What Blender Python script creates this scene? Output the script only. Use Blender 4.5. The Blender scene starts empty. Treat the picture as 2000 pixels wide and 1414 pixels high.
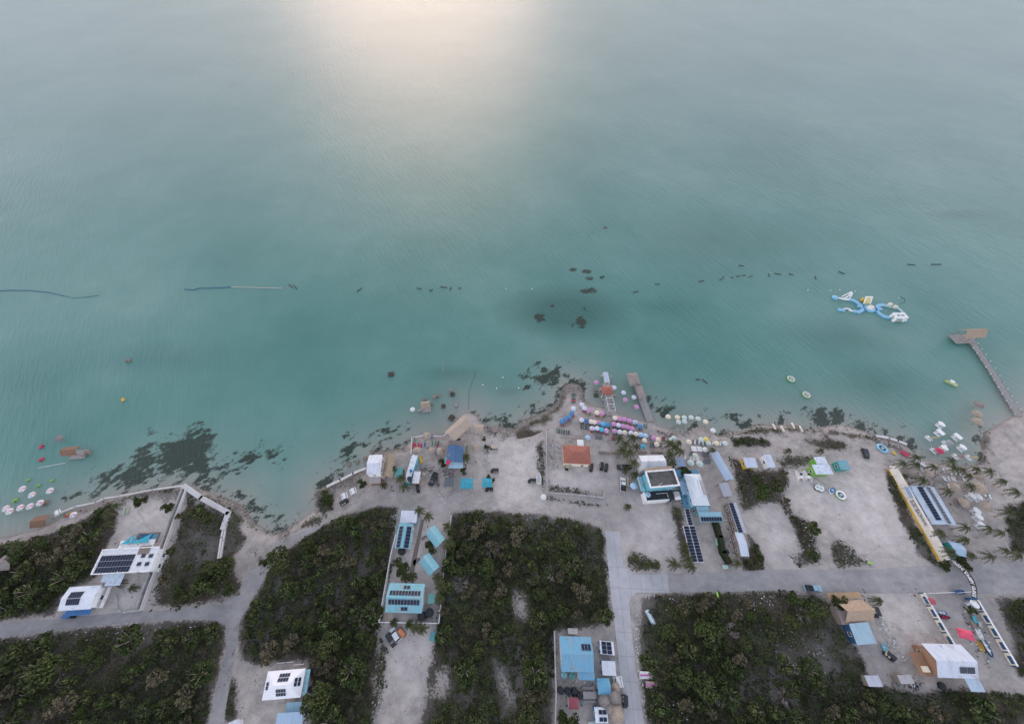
import bpy, math, random
import numpy as np
from mathutils import Vector, Matrix
R = math.radians
random.seed(7); rng = np.random.default_rng(7)
scn = bpy.context.scene
C = scn.collection
# ---------------------------------------------------------------- camera, light, exposure
CAM_H = 135.0; PITCH = 57.5; FPX = 720.0; CX0, CY0 = 968.5, 765.0
cam_d = bpy.data.cameras.new('camera'); cam = bpy.data.objects.new('camera', cam_d); C.objects.link(cam)
cam.location = (0, 0, CAM_H); cam.rotation_euler = (R(90 - PITCH), 0, 0)
cam_d.sensor_width = 36; cam_d.lens = FPX / 2000 * 36
cam_d.shift_x = (1000 - CX0) / 2000; cam_d.shift_y = (CY0 - 707) / 2000
cam_d.clip_start = 1; cam_d.clip_end = 60000
scn.camera = cam
SUN_EL = 9.5; SUN_AZ = -8.0     # azimuth from +Y, towards -X
world = bpy.data.worlds.new('World'); scn.world = world; world.use_nodes = True
wn = world.node_tree; wn.nodes.clear()
wo = wn.nodes.new('ShaderNodeOutputWorld'); bg = wn.nodes.new('ShaderNodeBackground'); sky = wn.nodes.new('ShaderNodeTexSky')
sky.sky_type = 'NISHITA'; sky.sun_disc = False; sky.sun_elevation = R(SUN_EL); sky.sun_rotation = R(SUN_AZ)
sky.dust_density = 1.0; sky.air_density = 1.0; sky.ozone_density = 1.5
bg2 = wn.nodes.new('ShaderNodeBackground'); bg2.inputs[0].default_value = (0.84, 0.86, 1.0, 1); bg2.inputs[1].default_value = 0.42
wtc = wn.nodes.new('ShaderNodeTexCoord'); wsep = wn.nodes.new('ShaderNodeSeparateXYZ'); wr = wn.nodes.new('ShaderNodeMapRange')   # thin overcast: paler and brighter towards the horizon
wn.links.new(wtc.outputs['Generated'], wsep.inputs[0]); wn.links.new(wsep.outputs[2], wr.inputs[0])
wr.inputs[1].default_value = 0.0; wr.inputs[2].default_value = 0.62; wr.inputs[3].default_value = 1.95; wr.inputs[4].default_value = 0.36; wn.links.new(wr.outputs[0], bg2.inputs[1])
wc = wn.nodes.new('ShaderNodeValToRGB'); wc.color_ramp.elements[0].color = (0.94, 0.87, 0.96, 1); wc.color_ramp.elements[0].position = 0.05; wc.color_ramp.elements[1].color = (0.82, 0.86, 1.0, 1); wc.color_ramp.elements[1].position = 0.7
wn.links.new(wsep.outputs[2], wc.inputs[0]); wn.links.new(wc.outputs[0], bg2.inputs[0])
add = wn.nodes.new('ShaderNodeAddShader')
wn.links.new(sky.outputs[0], bg.inputs[0]); bg.inputs[1].default_value = 0.05
wn.links.new(bg.outputs[0], add.inputs[0]); wn.links.new(bg2.outputs[0], add.inputs[1]); wn.links.new(add.outputs[0], wo.inputs[0])
sun_d = bpy.data.lights.new('sun', 'SUN'); sun_d.energy = 0.5; sun_d.angle = R(26); sun_d.color = (1.0, 0.68, 0.54)
sun = bpy.data.objects.new('sun', sun_d); C.objects.link(sun)
sv = Vector((math.sin(R(SUN_AZ)) * math.cos(R(SUN_EL)), math.cos(R(SUN_AZ)) * math.cos(R(SUN_EL)), math.sin(R(SUN_EL))))
sun.rotation_euler = sv.to_track_quat('Z', 'Y').to_euler(); sun.location = (0, 300, 400)
scn.view_settings.view_transform = 'Standard'; scn.view_settings.look = 'None'
scn.view_settings.exposure = 0.7; scn.view_settings.gamma = 1.0
scn.render.engine = 'CYCLES'
# ---------------------------------------------------------------- geometry helpers
LZ = 0.6
cp, sp = math.cos(R(PITCH)), math.sin(R(PITCH))
def at(px, py, z=LZ):
    x = (px - CX0) / FPX; y = -(py - CY0) / FPX
    d = (x, cp + y * sp, -sp + y * cp)
    t = (z - CAM_H) / d[2]
    return Vector((d[0] * t, d[1] * t, z))
def atv(pts, z=LZ):
    return [(p.x, p.y) for p in (at(a, b, z) for a, b in pts)]
def heading(px, py, dx, dy, z=LZ):
    p = at(px - dx * .5, py - dy * .5, z); q = at(px + dx * .5, py + dy * .5, z)
    return math.atan2(q.y - p.y, q.x - p.x)
class MB:
    def __init__(s): s.v = []; s.f = []; s.m = []
    def face(s, pts, m=0):
        n = len(s.v); s.v += [tuple(p) for p in pts]; s.f.append(tuple(range(n, n + len(pts)))); s.m.append(m)
    def box(s, cx, cy, cz, sx, sy, sz, rz=0, m=0, taper=1.0):
        n = len(s.v); c, q = math.cos(rz), math.sin(rz)
        for k in (-1, 1):
            t = taper if k > 0 else 1.0
            for (i, j) in ((-1, -1), (1, -1), (1, 1), (-1, 1)):
                x, y = i * sx / 2 * t, j * sy / 2 * t
                s.v.append((cx + x * c - y * q, cy + x * q + y * c, cz + k * sz / 2))
        for f in ((0, 3, 2, 1), (4, 5, 6, 7), (0, 1, 5, 4), (1, 2, 6, 5), (2, 3, 7, 6), (3, 0, 4, 7)):
            s.f.append(tuple(n + i for i in f)); s.m.append(m)
        return s
    def prism(s, pts, z0, z1, m=0):
        n = len(s.v); k = len(pts)
        s.v += [(p[0], p[1], z0) for p in pts] + [(p[0], p[1], z1) for p in pts]
        s.f.append(tuple(n + i for i in range(k))[::-1]); s.f.append(tuple(n + k + i for i in range(k))); s.m += [m, m]
        for i in range(k):
            j = (i + 1) % k; s.f.append((n + i, n + j, n + k + j, n + k + i)); s.m.append(m)
        return s
    def tube(s, p, q, r0, r1=None, n=6, m=0):
        r1 = r0 if r1 is None else r1
        p, q = Vector(p), Vector(q); d = q - p
        if d.length < 1e-5: return s
        d.normalize(); a = d.orthogonal().normalized(); b = d.cross(a); k = len(s.v)
        for c, r in ((p, r0), (q, r1)):
            for i in range(n):
                t = 2 * math.pi * i / n; s.v.append(tuple(c + a * math.cos(t) * r + b * math.sin(t) * r))
        for i in range(n):
            j = (i + 1) % n; s.f.append((k + i, k + j, k + n + j, k + n + i)); s.m.append(m)
        s.f.append(tuple(k + i for i in range(n))[::-1]); s.f.append(tuple(k + n + i for i in range(n))); s.m += [m, m]
        return s
    def lathe(s, prof, n=16, cx=0, cy=0, m=0, sx=1, sy=1, jit=0):
        k = len(s.v)
        for (r, z) in prof:
            for i in range(n):
                t = 2 * math.pi * i / n; rr = r * (1 + jit * random.uniform(-1, 1))
                s.v.append((cx + rr * math.cos(t) * sx, cy + rr * math.sin(t) * sy, z + jit * random.uniform(-.4, .4)))
        for a in range(len(prof) - 1):
            for i in range(n):
                j = (i + 1) % n; s.f.append((k + a * n + i, k + a * n + j, k + (a + 1) * n + j, k + (a + 1) * n + i)); s.m.append(m)
        s.f.append(tuple(k + i for i in range(n))[::-1]); s.m.append(m)
        e = k + (len(prof) - 1) * n; s.f.append(tuple(e + i for i in range(n))); s.m.append(m)
        return s
    def path(s, pts, r, n=6, m=0):
        for a, b in zip(pts, pts[1:]): s.tube(a, b, r, r, n, m)
        return s
    def mesh(s, name, mats, smooth=False):
        me = bpy.data.meshes.new(name); me.from_pydata(s.v, [], s.f)
        for q in (mats if isinstance(mats, (list, tuple)) else [mats]): me.materials.append(q)
        if any(s.m): me.polygons.foreach_set('material_index', s.m)
        if smooth: me.polygons.foreach_set('use_smooth', [True] * len(s.f))
        me.update(); return me
def link(name, me, parent=None, loc=(0, 0, 0), rz=0):
    o = bpy.data.objects.new(name, me); C.objects.link(o); o.location = loc; o.rotation_euler = (0, 0, rz)
    if parent is not None: o.parent = parent
    return o
def tag(o, label, cat, group=None):
    o['label'] = label; o['category'] = cat
    if group: o['group'] = group
    return o
def thing(name, label, cat, loc, rz=0, group=None):
    return tag(link(name, None, None, loc, rz), label, cat, group)
def solo(name, label, cat, mb, mats, loc, rz=0, group=None, smooth=False):
    return tag(link(name, mb.mesh(name, mats, smooth) if isinstance(mb, MB) else mb, None, loc, rz), label, cat, group)
def part(name, mb, mats, parent, smooth=False, loc=(0, 0, 0), rz=0):
    return link(name, mb.mesh(name, mats, smooth) if isinstance(mb, MB) else mb, parent, loc, rz)
def kids(root): return [o for o in bpy.data.objects if o.parent == root]
class Proto:
    """a thing built once; put() copies it with its parts"""
    def __init__(s, name, cat, parts): s.name, s.cat, s.parts, s.first = name, cat, parts, True
    def put(s, label, loc, rz=0, group=None, scale=1.0, mats=None):
        r = bpy.data.objects.new(s.name, None); C.objects.link(r); r.location = loc; r.rotation_euler = (0, 0, rz)
        r.scale = (scale,) * 3 if isinstance(scale, (int, float)) else scale
        tag(r, label, s.cat, group)
        for p in s.parts:
            nm, me = p[0], p[1]
            o = bpy.data.objects.new(nm, me); C.objects.link(o); o.parent = r
            if mats and nm in mats:
                ml = mats[nm] if isinstance(mats[nm], (list, tuple)) else [mats[nm]]
                for i, mm in enumerate(ml):
                    o.material_slots[i].link = 'OBJECT'; o.material_slots[i].material = mm
            for c in (p[2] if len(p) > 2 else ()):
                q = bpy.data.objects.new(c[0], c[1]); C.objects.link(q); q.parent = o
        return r
ORD = ['first', 'second', 'third', 'fourth', 'fifth', 'sixth', 'seventh', 'eighth', 'ninth', 'tenth', 'eleventh', 'twelfth', 'thirteenth', 'fourteenth', 'fifteenth', 'sixteenth', 'seventeenth', 'eighteenth', 'nineteenth', 'twentieth']
# ---------------------------------------------------------------- noise and polygons (numpy)
def vnoise(x, y, seed=0):
    xi = np.floor(x).astype(np.int64); yi = np.floor(y).astype(np.int64); fx = x - xi; fy = y - yi
    fx = fx * fx * (3 - 2 * fx); fy = fy * fy * (3 - 2 * fy)
    def h(a, b):
        n = (a * 374761393 + b * 668265263 + seed * 1442695041) & 0xffffffff
        n = ((n ^ (n >> 13)) * 1274126177) & 0xffffffff
        return ((n ^ (n >> 16)) & 0xffff) / 65535.0
    return (h(xi, yi) * (1 - fx) + h(xi + 1, yi) * fx) * (1 - fy) + (h(xi, yi + 1) * (1 - fx) + h(xi + 1, yi + 1) * fx) * fy
def fbm(x, y, seed=0, o=4):
    t = 0; a = .5; n = 0
    for k in range(o): t = t + a * vnoise(x * 2 ** k, y * 2 ** k, seed + k * 17); n += a; a *= .5
    return t / n
def sdf(x, y, poly):
    """signed distance, positive inside"""
    ins = np.zeros(x.shape, bool); d = np.full(x.shape, 1e9); n = len(poly)
    for i in range(n):
        x0, y0 = poly[i]; x1, y1 = poly[(i + 1) % n]
        ex, ey = x1 - x0, y1 - y0; L = ex * ex + ey * ey + 1e-9
        t = np.clip(((x - x0) * ex + (y - y0) * ey) / L, 0, 1)
        d = np.minimum(d, (x - x0 - t * ex) ** 2 + (y - y0 - t * ey) ** 2)
        c = ((y0 > y) != (y1 > y)) & (x < ex * (y - y0) / (ey if abs(ey) > 1e-9 else 1e-9) + x0)
        ins ^= c
    d = np.sqrt(d); return np.where(ins, d, -d)
def inpoly(x, y, poly):
    ins = np.zeros(x.shape, bool); n = len(poly)
    for i in range(n):
        x0, y0 = poly[i]; x1, y1 = poly[(i + 1) % n]; ey = y1 - y0
        ins ^= ((y0 > y) != (y1 > y)) & (x < (x1 - x0) * (y - y0) / (ey if abs(ey) > 1e-9 else 1e-9) + x0)
    return ins
# ---------------------------------------------------------------- materials
def nodes(name):
    m = bpy.data.materials.new(name); m.use_nodes = True; nt = m.node_tree
    return m, nt, nt.nodes['Principled BSDF']
def N(nt, t, **kw):
    n = nt.nodes.new(t)
    for k, v in kw.items():
        if k in n.bl_rna.properties: setattr(n, k, v)
        else: n.inputs[k].default_value = v
    return n
def noise(nt, scale, detail=4, rough=.6, vec=None, stretch=None, rotz=0):
    n = N(nt, 'ShaderNodeTexNoise'); n.inputs['Scale'].default_value = scale; n.inputs['Detail'].default_value = detail; n.inputs['Roughness'].default_value = rough
    if vec is None: vec = N(nt, 'ShaderNodeTexCoord').outputs['Object']
    if stretch:
        mp = N(nt, 'ShaderNodeMapping', vector_type='TEXTURE'); mp.inputs['Scale'].default_value = tuple(1 / q for q in stretch); mp.inputs['Rotation'].default_value = (0, 0, rotz)
        nt.links.new(vec, mp.inputs[0]); vec = mp.outputs[0]
    nt.links.new(vec, n.inputs['Vector']); return n.outputs['Fac']
def ramp(nt, fac, stops):
    r = N(nt, 'ShaderNodeValToRGB'); e = r.color_ramp.elements
    while len(e) < len(stops): e.new(.5)
    for i, (p, c) in enumerate(stops):
        e[i].position = p; e[i].color = (c[0], c[1], c[2], 1) if not isinstance(c, (int, float)) else (c, c, c, 1)
    nt.links.new(fac, r.inputs[0]); return r.outputs[0]
def mix(nt, fac, a, b, mode='MIX'):
    n = N(nt, 'ShaderNodeMix', data_type='RGBA', blend_type=mode)
    for s, v in ((0, fac), (6, a), (7, b)):
        if isinstance(v, (int, float)): n.inputs[s].default_value = v
        elif isinstance(v, tuple): n.inputs[s].default_value = (*v[:3], 1)
        else: nt.links.new(v, n.inputs[s])
    return n.outputs[2]
def mth(nt, op, a, b=0.5, c=None, clamp=False):
    n = N(nt, 'ShaderNodeMath', operation=op); n.use_clamp = clamp
    for s, v in ((0, a), (1, b), (2, c)):
        if v is None: continue
        if isinstance(v, (int, float)): n.inputs[s].default_value = v
        else: nt.links.new(v, n.inputs[s])
    return n.outputs[0]
def bump(nt, bsdf, h, dist=.1, strength=1.0):
    b = N(nt, 'ShaderNodeBump'); b.inputs['Strength'].default_value = strength; b.inputs['Distance'].default_value = dist
    nt.links.new(h, b.inputs['Height']); nt.links.new(b.outputs[0], bsdf.inputs['Normal'])
def mul(c, k): return tuple(min(1, a * k) for a in c[:3])
_pc = {}
def paint(c, rough=.6, var=.24, metal=0, sc=1.2):
    """painted or plain surface with dirt and wear"""
    key = (tuple(round(a, 3) for a in c), rough, var, metal)
    if key in _pc: return _pc[key]
    m, nt, b = nodes('paint'); b.inputs['Roughness'].default_value = rough; b.inputs['Metallic'].default_value = metal
    f = noise(nt, sc, 5, .65)
    nt.links.new(ramp(nt, f, [(.3, mul(c, 1 - var * 1.5)), (.5, c), (.75, mul(c, 1 + var * .5))]), b.inputs['Base Color'])
    _pc[key] = m; return m
_mc = {}
def metal_roof(c, axis='Y', rust=.45):
    """corrugated sheet: ribs run down the slope, streaks of dirt"""
    key = (tuple(round(a, 3) for a in c), axis, rust)
    if key in _mc: return _mc[key]
    m, nt, b = nodes('metal_roof'); b.inputs['Roughness'].default_value = .42; b.inputs['Metallic'].default_value = .0
    tc = N(nt, 'ShaderNodeTexCoord'); st = (2.2, .25, 1) if axis == 'Y' else (.25, 2.2, 1)
    f = noise(nt, .9, 5, .7, tc.outputs['Object'], st); g = noise(nt, .35, 3, .5, tc.outputs['Object'])
    col = ramp(nt, f, [(.3, mul(c, .78)), (.5, c), (.8, mul(c, 1.08))])
    col = mix(nt, mth(nt, 'MULTIPLY', ramp(nt, g, [(.52, 0.), (.7, 1.)]), rust), col, (.30, .27, .25))
    w = N(nt, 'ShaderNodeTexWave', bands_direction='X' if axis == 'Y' else 'Y'); w.inputs['Scale'].default_value = .9; nt.links.new(tc.outputs['Object'], w.inputs[0])
    col = mix(nt, mth(nt, 'MULTIPLY', ramp(nt, w.outputs['Fac'], [(.0, 1.), (.22, 0.)]), .22), col, mul(c, .55))
    nt.links.new(col, b.inputs['Base Color']); bump(nt, b, w.outputs['Fac'], .05)
    _mc[key] = m; return m
def thatch_mat(c=(.30, .24, .18)):
    m, nt, b = nodes('thatch'); b.inputs['Roughness'].default_value = .95
    f = noise(nt, 3.2, 6, .75); g = noise(nt, .5, 3, .6)
    col = ramp(nt, f, [(.25, mul(c, .42)), (.5, c), (.75, mul(c, 1.6))])
    col = mix(nt, mth(nt, 'MULTIPLY', g, .5), col, mul(c, 1.5)); nt.links.new(col, b.inputs['Base Color']); bump(nt, b, f, .35)
    return m
def wood_mat(c=(.22, .18, .15), name='wood'):
    m, nt, b = nodes(name); b.inputs['Roughness'].default_value = .85
    f = noise(nt, 3, 5, .7, None, (1, 6, 1)); g = noise(nt, .8, 3)
    col = ramp(nt, f, [(.3, mul(c, .55)), (.55, c), (.8, mul(c, 1.35))]); col = mix(nt, mth(nt, 'MULTIPLY', g, .4), col, mul(c, 1.5))
    nt.links.new(col, b.inputs['Base Color']); return m
def leaf_mat(name, dark, mid, light, sc=.9):
    m, nt, b = nodes(name); b.inputs['Roughness'].default_value = .75; b.inputs['Specular IOR Level'].default_value = .25
    at_ = N(nt, 'ShaderNodeAttribute'); at_.attribute_name = 'tint'
    oi = N(nt, 'ShaderNodeObjectInfo'); f = noise(nt, sc, 3, .6)
    s = mth(nt, 'ADD', mth(nt, 'MULTIPLY', at_.outputs['Fac'], .65), mth(nt, 'MULTIPLY', f, .5))
    col = ramp(nt, s, [(.22, dark), (.55, mid), (.88, light)])
    col = mix(nt, mth(nt, 'MULTIPLY', oi.outputs['Random'], .35), col, (.08, .085, .035))
    nt.links.new(col, b.inputs['Base Color']); return m
M = {}
M['thatch'] = thatch_mat(); M['thatch_pale'] = thatch_mat((.36, .30, .245)); M['thatch_brown'] = thatch_mat((.20, .12, .08)); M['thatch_tan'] = thatch_mat((.36, .275, .205))
M['thatch_grey'] = thatch_mat((.24, .215, .205))
M['wood'] = wood_mat(); M['wood_grey'] = wood_mat((.30, .29, .29)); M['wood_dark'] = wood_mat((.06, .045, .035)); M['wood_orange'] = wood_mat((.27, .16, .10))
M['white'] = paint((.78, .79, .80)); M['cream'] = paint((.74, .68, .55)); M['concrete'] = paint((.40, .40, .40), .85, .3, 0, .7)
M['black'] = paint((.02, .022, .026), .5); M['tank'] = paint((.015, .018, .025), .35); M['rubber'] = paint((.02, .02, .02), .9)
M['glass'] = paint((.03, .045, .06), .12, .1); M['steel'] = paint((.45, .46, .48), .4, .2, .6)
M['teal'] = paint((.05, .30, .28)); M['turq'] = paint((.06, .38, .46)); M['blue'] = paint((.04, .16, .38)); M['navy'] = paint((.03, .09, .18))
M['sail'] = paint((.02, .30, .42), .8); M['red'] = paint((.35, .03, .05)); M['pink'] = paint((.62, .20, .48), .8); M['yellow'] = paint((.62, .42, .06)); M['green'] = paint((.16, .42, .05))
M['orange'] = paint((.55, .20, .04)); M['crimson'] = paint((.48, .03, .09), .7); M['lime'] = paint((.30, .62, .08))
M['leaf'] = leaf_mat('foliage', (.008, .016, .006), (.034, .057, .017), (.112, .150, .040))
M['leaf2'] = leaf_mat('foliage_dry', (.024, .020, .013), (.085, .074, .044), (.20, .18, .11))
M['leaf_dark'] = leaf_mat('foliage_dark', (.008, .015, .006), (.025, .045, .012), (.08, .10, .02), 2.)
M['palm'] = leaf_mat('palm_leaf', (.012, .022, .008), (.050, .066, .018), (.17, .15, .05), 1.5)
M['trunk'] = wood_mat((.20, .17, .14), 'bark'); M['twig'] = paint((.26, .24, .23), .9)
def panel_mat():
    m, nt, b = nodes('solar_cells'); b.inputs['Roughness'].default_value = .35; b.inputs['Specular IOR Level'].default_value = .25
    tc = N(nt, 'ShaderNodeTexCoord'); br = N(nt, 'ShaderNodeTexBrick'); br.offset = 0; br.inputs['Scale'].default_value = 1
    br.inputs['Brick Width'].default_value = .25; br.inputs['Row Height'].default_value = .25; br.inputs['Mortar Size'].default_value = .008
    nt.links.new(tc.outputs['Object'], br.inputs[0]); br.inputs['Color1'].default_value = (.006, .014, .038, 1); br.inputs['Color2'].default_value = (.010, .020, .050, 1); br.inputs['Mortar'].default_value = (.05, .06, .09, 1)
    nt.links.new(br.outputs[0], b.inputs['Base Color']); return m
M['cells'] = panel_mat()
# ================================================================= SETTING
COAST = [(-60,1078),(0,1050),(40,1041),(80,1032),(110,1017),(125,1002),(180,987),(235,965),(285,957),(330,950),(362,944),(385,955),(408,961),(440,972),(471,985),(499,1021),(533,1042),(558,1036),(592,1010),(615,995),(613,964),(630,951),(662,940),(711,919),(719,890),(744,881),(786,875),(803,858),(828,847),(865,849),(901,809),(913,805),(930,809),(937,822),(952,834),(971,830),(988,836),(1005,835),(1020,820),(1051,809),(1073,798),(1081,792),(1092,783),(1095,765),(1103,752),(1118,748),(1132,752),(1139,764),(1142,780),(1148,788),(1165,795),(1180,794),(1192,796),(1209,809),(1230,817),(1261,821),(1275,823),(1284,830),(1300,838),(1317,842),(1332,848),(1344,842),(1352,835),(1372,833),(1383,839),(1399,849),(1409,851),(1423,841),(1442,843),(1479,829),(1509,831),(1546,829),(1569,839),(1613,833),(1635,829),(1665,835),(1695,844),(1710,850),(1735,858),(1763,865),(1785,884),(1799,896),(1832,905),(1873,909),(1906,906),(1919,901),(1920,885),(1914,868),(1921,846),(1937,836),(1980,810),(2080,770)]
coast_w = atv(COAST, 0)
coast_w = [(-6000, coast_w[0][1] - 150), (-330, coast_w[0][1] - 20)] + coast_w + [(600, coast_w[-1][1] + 60), (6000, coast_w[-1][1] + 200), (6000, -6000), (-6000, -6000)]
VEG = {
 'west_grove': [(-80,1085),(0,1062),(60,1054),(110,1038),(150,1022),(185,1000),(215,985),(230,1000),(222,1040),(205,1075),(188,1125),(120,1160),(105,1198),(60,1203),(-80,1218)],
 'l_wall_lot': [(368,962),(400,985),(440,1003),(472,1005),(476,1035),(487,1047),(484,1060),(464,1085),(463,1112),(478,1140),(465,1165),(430,1180),(340,1190),(288,1192),(320,1090),(345,1025)],
 'southwest': [(-100,1255),(0,1246),(100,1236),(180,1226),(300,1216),(420,1210),(438,1222),(440,1260),(420,1330),(405,1400),(398,1520),(-140,1520)],
 'west_block': [(775,992),(740,990),(700,997),(640,1024),(590,1054),(552,1082),(528,1112),(512,1145),(492,1172),(472,1210),(466,1245),(470,1285),(500,1300),(560,1290),(600,1292),(612,1320),(608,1380),(600,1520),(738,1520),(742,1414),(752,1340),(758,1265),(745,1240),(748,1200),(765,1080),(776,1010)],
 'yard_hedge': [(452,1320),(462,1330),(460,1400),(440,1410),(436,1370)],
 'central_block': [(884,1002),(940,997),(1000,1002),(1060,1007),(1130,1017),(1168,1032),(1180,1047),(1180,1065),(1186,1130),(1190,1180),(1196,1212),(1160,1225),(1085,1232),(1080,1330),(1078,1520),(815,1520),(822,1390),(828,1300),(848,1262),(856,1200),(866,1100),(876,1040)],
 'east_block': [(1256,1172),(1290,1160),(1420,1158),(1500,1155),(1590,1160),(1622,1180),(1650,1235),(1688,1290),(1690,1325),(1740,1345),(1800,1350),(1860,1345),(1937,1352),(2080,1362),(2080,1520),(1276,1520),(1264,1414),(1246,1240)],
 'scrub_by_shacks': [(1422,887),(1445,895),(1470,915),(1500,915),(1532,905),(1548,940),(1533,975),(1552,1000),(1590,1020),(1600,1060),(1605,1102),(1562,1108),(1545,1085),(1560,1075),(1548,1035),(1520,985),(1495,985),(1470,1003),(1450,1000),(1438,960)],
 'scrub_island': [(1622,1050),(1640,1052),(1680,1082),(1712,1106),(1640,1110),(1622,1085)],
 'solar_row_scrub': [(1462,1045),(1478,1060),(1490,1090),(1492,1112),(1470,1120),(1452,1110),(1450,1090),(1464,1088)],
 'painted_wall_hedge': [(1727,916),(1738,918),(1785,1015),(1832,1100),(1852,1104),(1830,1112),(1800,1080),(1766,1030),(1745,975)],
 'lot_wall_scrub': [(1046,862),(1064,858),(1066,968),(1100,972),(1175,985),(1178,992),(1130,988),(1066,976),(1052,945)],
 'lot_inner_scrub': [(1071,930),(1080,948),(1110,952),(1145,958),(1175,965),(1178,972),(1120,968),(1071,962)],
 'shore_scrub': [(1005,845),(1035,838),(1060,842),(1045,855),(1010,858)],
 'street_plot': [(1224,1086),(1242,1076),(1275,1092),(1292,1108),(1285,1117),(1240,1117),(1226,1104)],
 'street_bed': [(1307,1101),(1340,1092),(1352,1100),(1350,1113),(1314,1112)],
 'hotel_strip': [(1312,985),(1330,990),(1338,1050),(1345,1088),(1332,1088),(1322,1040)],
 'east_shore_scrub': [(1430,856),(1452,855),(1500,860),(1508,870),(1470,871),(1434,870)],
 'east_dry_scrub': [(1560,858),(1610,850),(1650,858),(1665,875),(1650,884),(1615,882),(1580,872)],
 'beach_lot_scrub': [(1505,895),(1560,885),(1600,890),(1590,905),(1560,915),(1530,918)],
 'track_island': [(500,1088),(512,1080),(524,1092),(515,1115),(503,1118)],
 'path_scrub': [(588,1022),(618,1002),(632,1002),(640,1012),(610,1030),(580,1036)],
 'far_east_scrub': [(1945,1172),(2080,1165),(2080,1330),(1990,1320),(1975,1240)],
 'resort_scrub': [(1962,990),(2080,970),(2080,1080),(1975,1082)],
 'east_bank': [(1424,843),(1480,833),(1545,833),(1612,837),(1690,849),(1760,871),(1790,893),(1770,886),(1700,863),(1610,847),(1540,843),(1430,853)],
 'point_bank': [(1003,841),(1050,816),(1084,794),(1097,768),(1105,772),(1100,795),(1070,826),(1030,839)],
 'northwest_bank': [(240,973),(330,955),(352,951),(330,961),(250,976)], 'rock_bank': [(392,963),(450,990),(500,1034),(490,1040),(456,1004),(400,975)], 'far_bank': [(1912,905),(1922,885),(1917,866),(1926,850),(1932,860),(1928,890),(1922,908)],
 'cove_scrub': [(615,960),(640,955),(652,975),(650,995),(628,1003),(617,985)],
}
SPARSE = {'east_bank','point_bank','northwest_bank','rock_bank','far_bank','scrub_island','lot_inner_scrub','east_dry_scrub','beach_lot_scrub','street_plot','street_bed','path_scrub','track_island','lot_wall_scrub','scrub_by_shacks','l_wall_lot'}
CLEAR = [[(998,1140),(1015,1150),(1035,1165),(1035,1210),(1012,1225),(1000,1195)],[(840,1300),(880,1296),(890,1340),(870,1370),(845,1360)],[(960,1280),(990,1300),(1010,1380),(980,1400)],[(1520,1250),(1545,1270),(1560,1320),(1535,1310)],[(722,1330),(738,1240),(745,1260),(730,1400)]]
veg_w = {k: atv(v) for k, v in VEG.items()}; clear_w = [atv(v) for v in CLEAR]
BRIGHT = [[(235,970),(355,952),(345,1020),(315,1045),(232,1048),(225,1020)],[(970,870),(1040,865),(1050,960),(990,985),(970,950)],[(1075,915),(1165,915),(1210,950),(1160,962),(1100,950),(1075,945)],[(1480,1000),(1510,990),(1545,1040),(1555,1080),(1520,1105),(1490,1080)],[(1640,930),(1730,920),(1810,1090),(1720,1100),(1650,1030)],[(200,1130),(280,1130),(265,1190),(215,1190)],[(1250,980),(1312,1000),(1330,1090),(1290,1100),(1230,1060)],[(800,1240),(850,1240),(820,1300),(770,1290)],[(770,1040),(850,1010),(860,1130),(800,1130)],[(1720,1160),(1790,1160),(1830,1240),(1760,1240)],[(1560,930),(1600,940),(1640,960),(1640,990),(1590,1000)]]
DARK = [[(1303,1118),(1560,1112),(1560,1150),(1310,1156)],[(1700,1105),(2080,1090),(2080,1160),(1750,1150)],[(1140,990),(1230,960),(1240,1030),(1200,1040)],[(740,990),(900,985),(900,1000),(760,1005)],[(1180,925),(1250,925),(1240,1000),(1190,990)],[(1640,1230),(1700,1260),(1740,1330),(1690,1320)],[(1180,1300),(1160,1330),(1100,1370),(1190,1380)],[(480,1090),(510,1090),(500,1130),(470,1130)],[(1830,1165),(1940,1165),(2000,1300),(1900,1290)]]
ROCKY = [[(300,940),(480,975),(520,1030),(600,1000),(560,1050),(500,1040),(440,1005),(380,975),(235,985),(120,1010)],[(610,940),(715,905),(715,935),(620,1000)],[(720,880),(800,850),(800,880),(740,900)],[(905,800),(935,800),(960,850),(1000,860),(1070,830),(1060,790),(960,830)],[(1040,780),(1085,770),(1095,742),(1140,742),(1150,790),(1140,800),(1130,775),(1110,775),(1105,800),(1060,830)],[(1280,825),(1420,835),(1520,820),(1720,840),(1800,885),(1790,905),(1700,870),(1560,860),(1440,862),(1330,858)],[(1900,830),(1937,830),(1935,910),(1905,905)],[(1785,1010),(1850,1100),(1800,1090)]]
def axis(a, b, step, far):
    v = list(np.arange(a, b + 1e-6, step)); l = []; s = step; x = a
    while x > -far: s *= 1.5; x -= s; l.append(max(x, -far))
    r = []; s = step; x = v[-1]
    while x < far: s *= 1.5; x += s; r.append(min(x, far))
    return np.array(l[::-1] + v + r)
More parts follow.
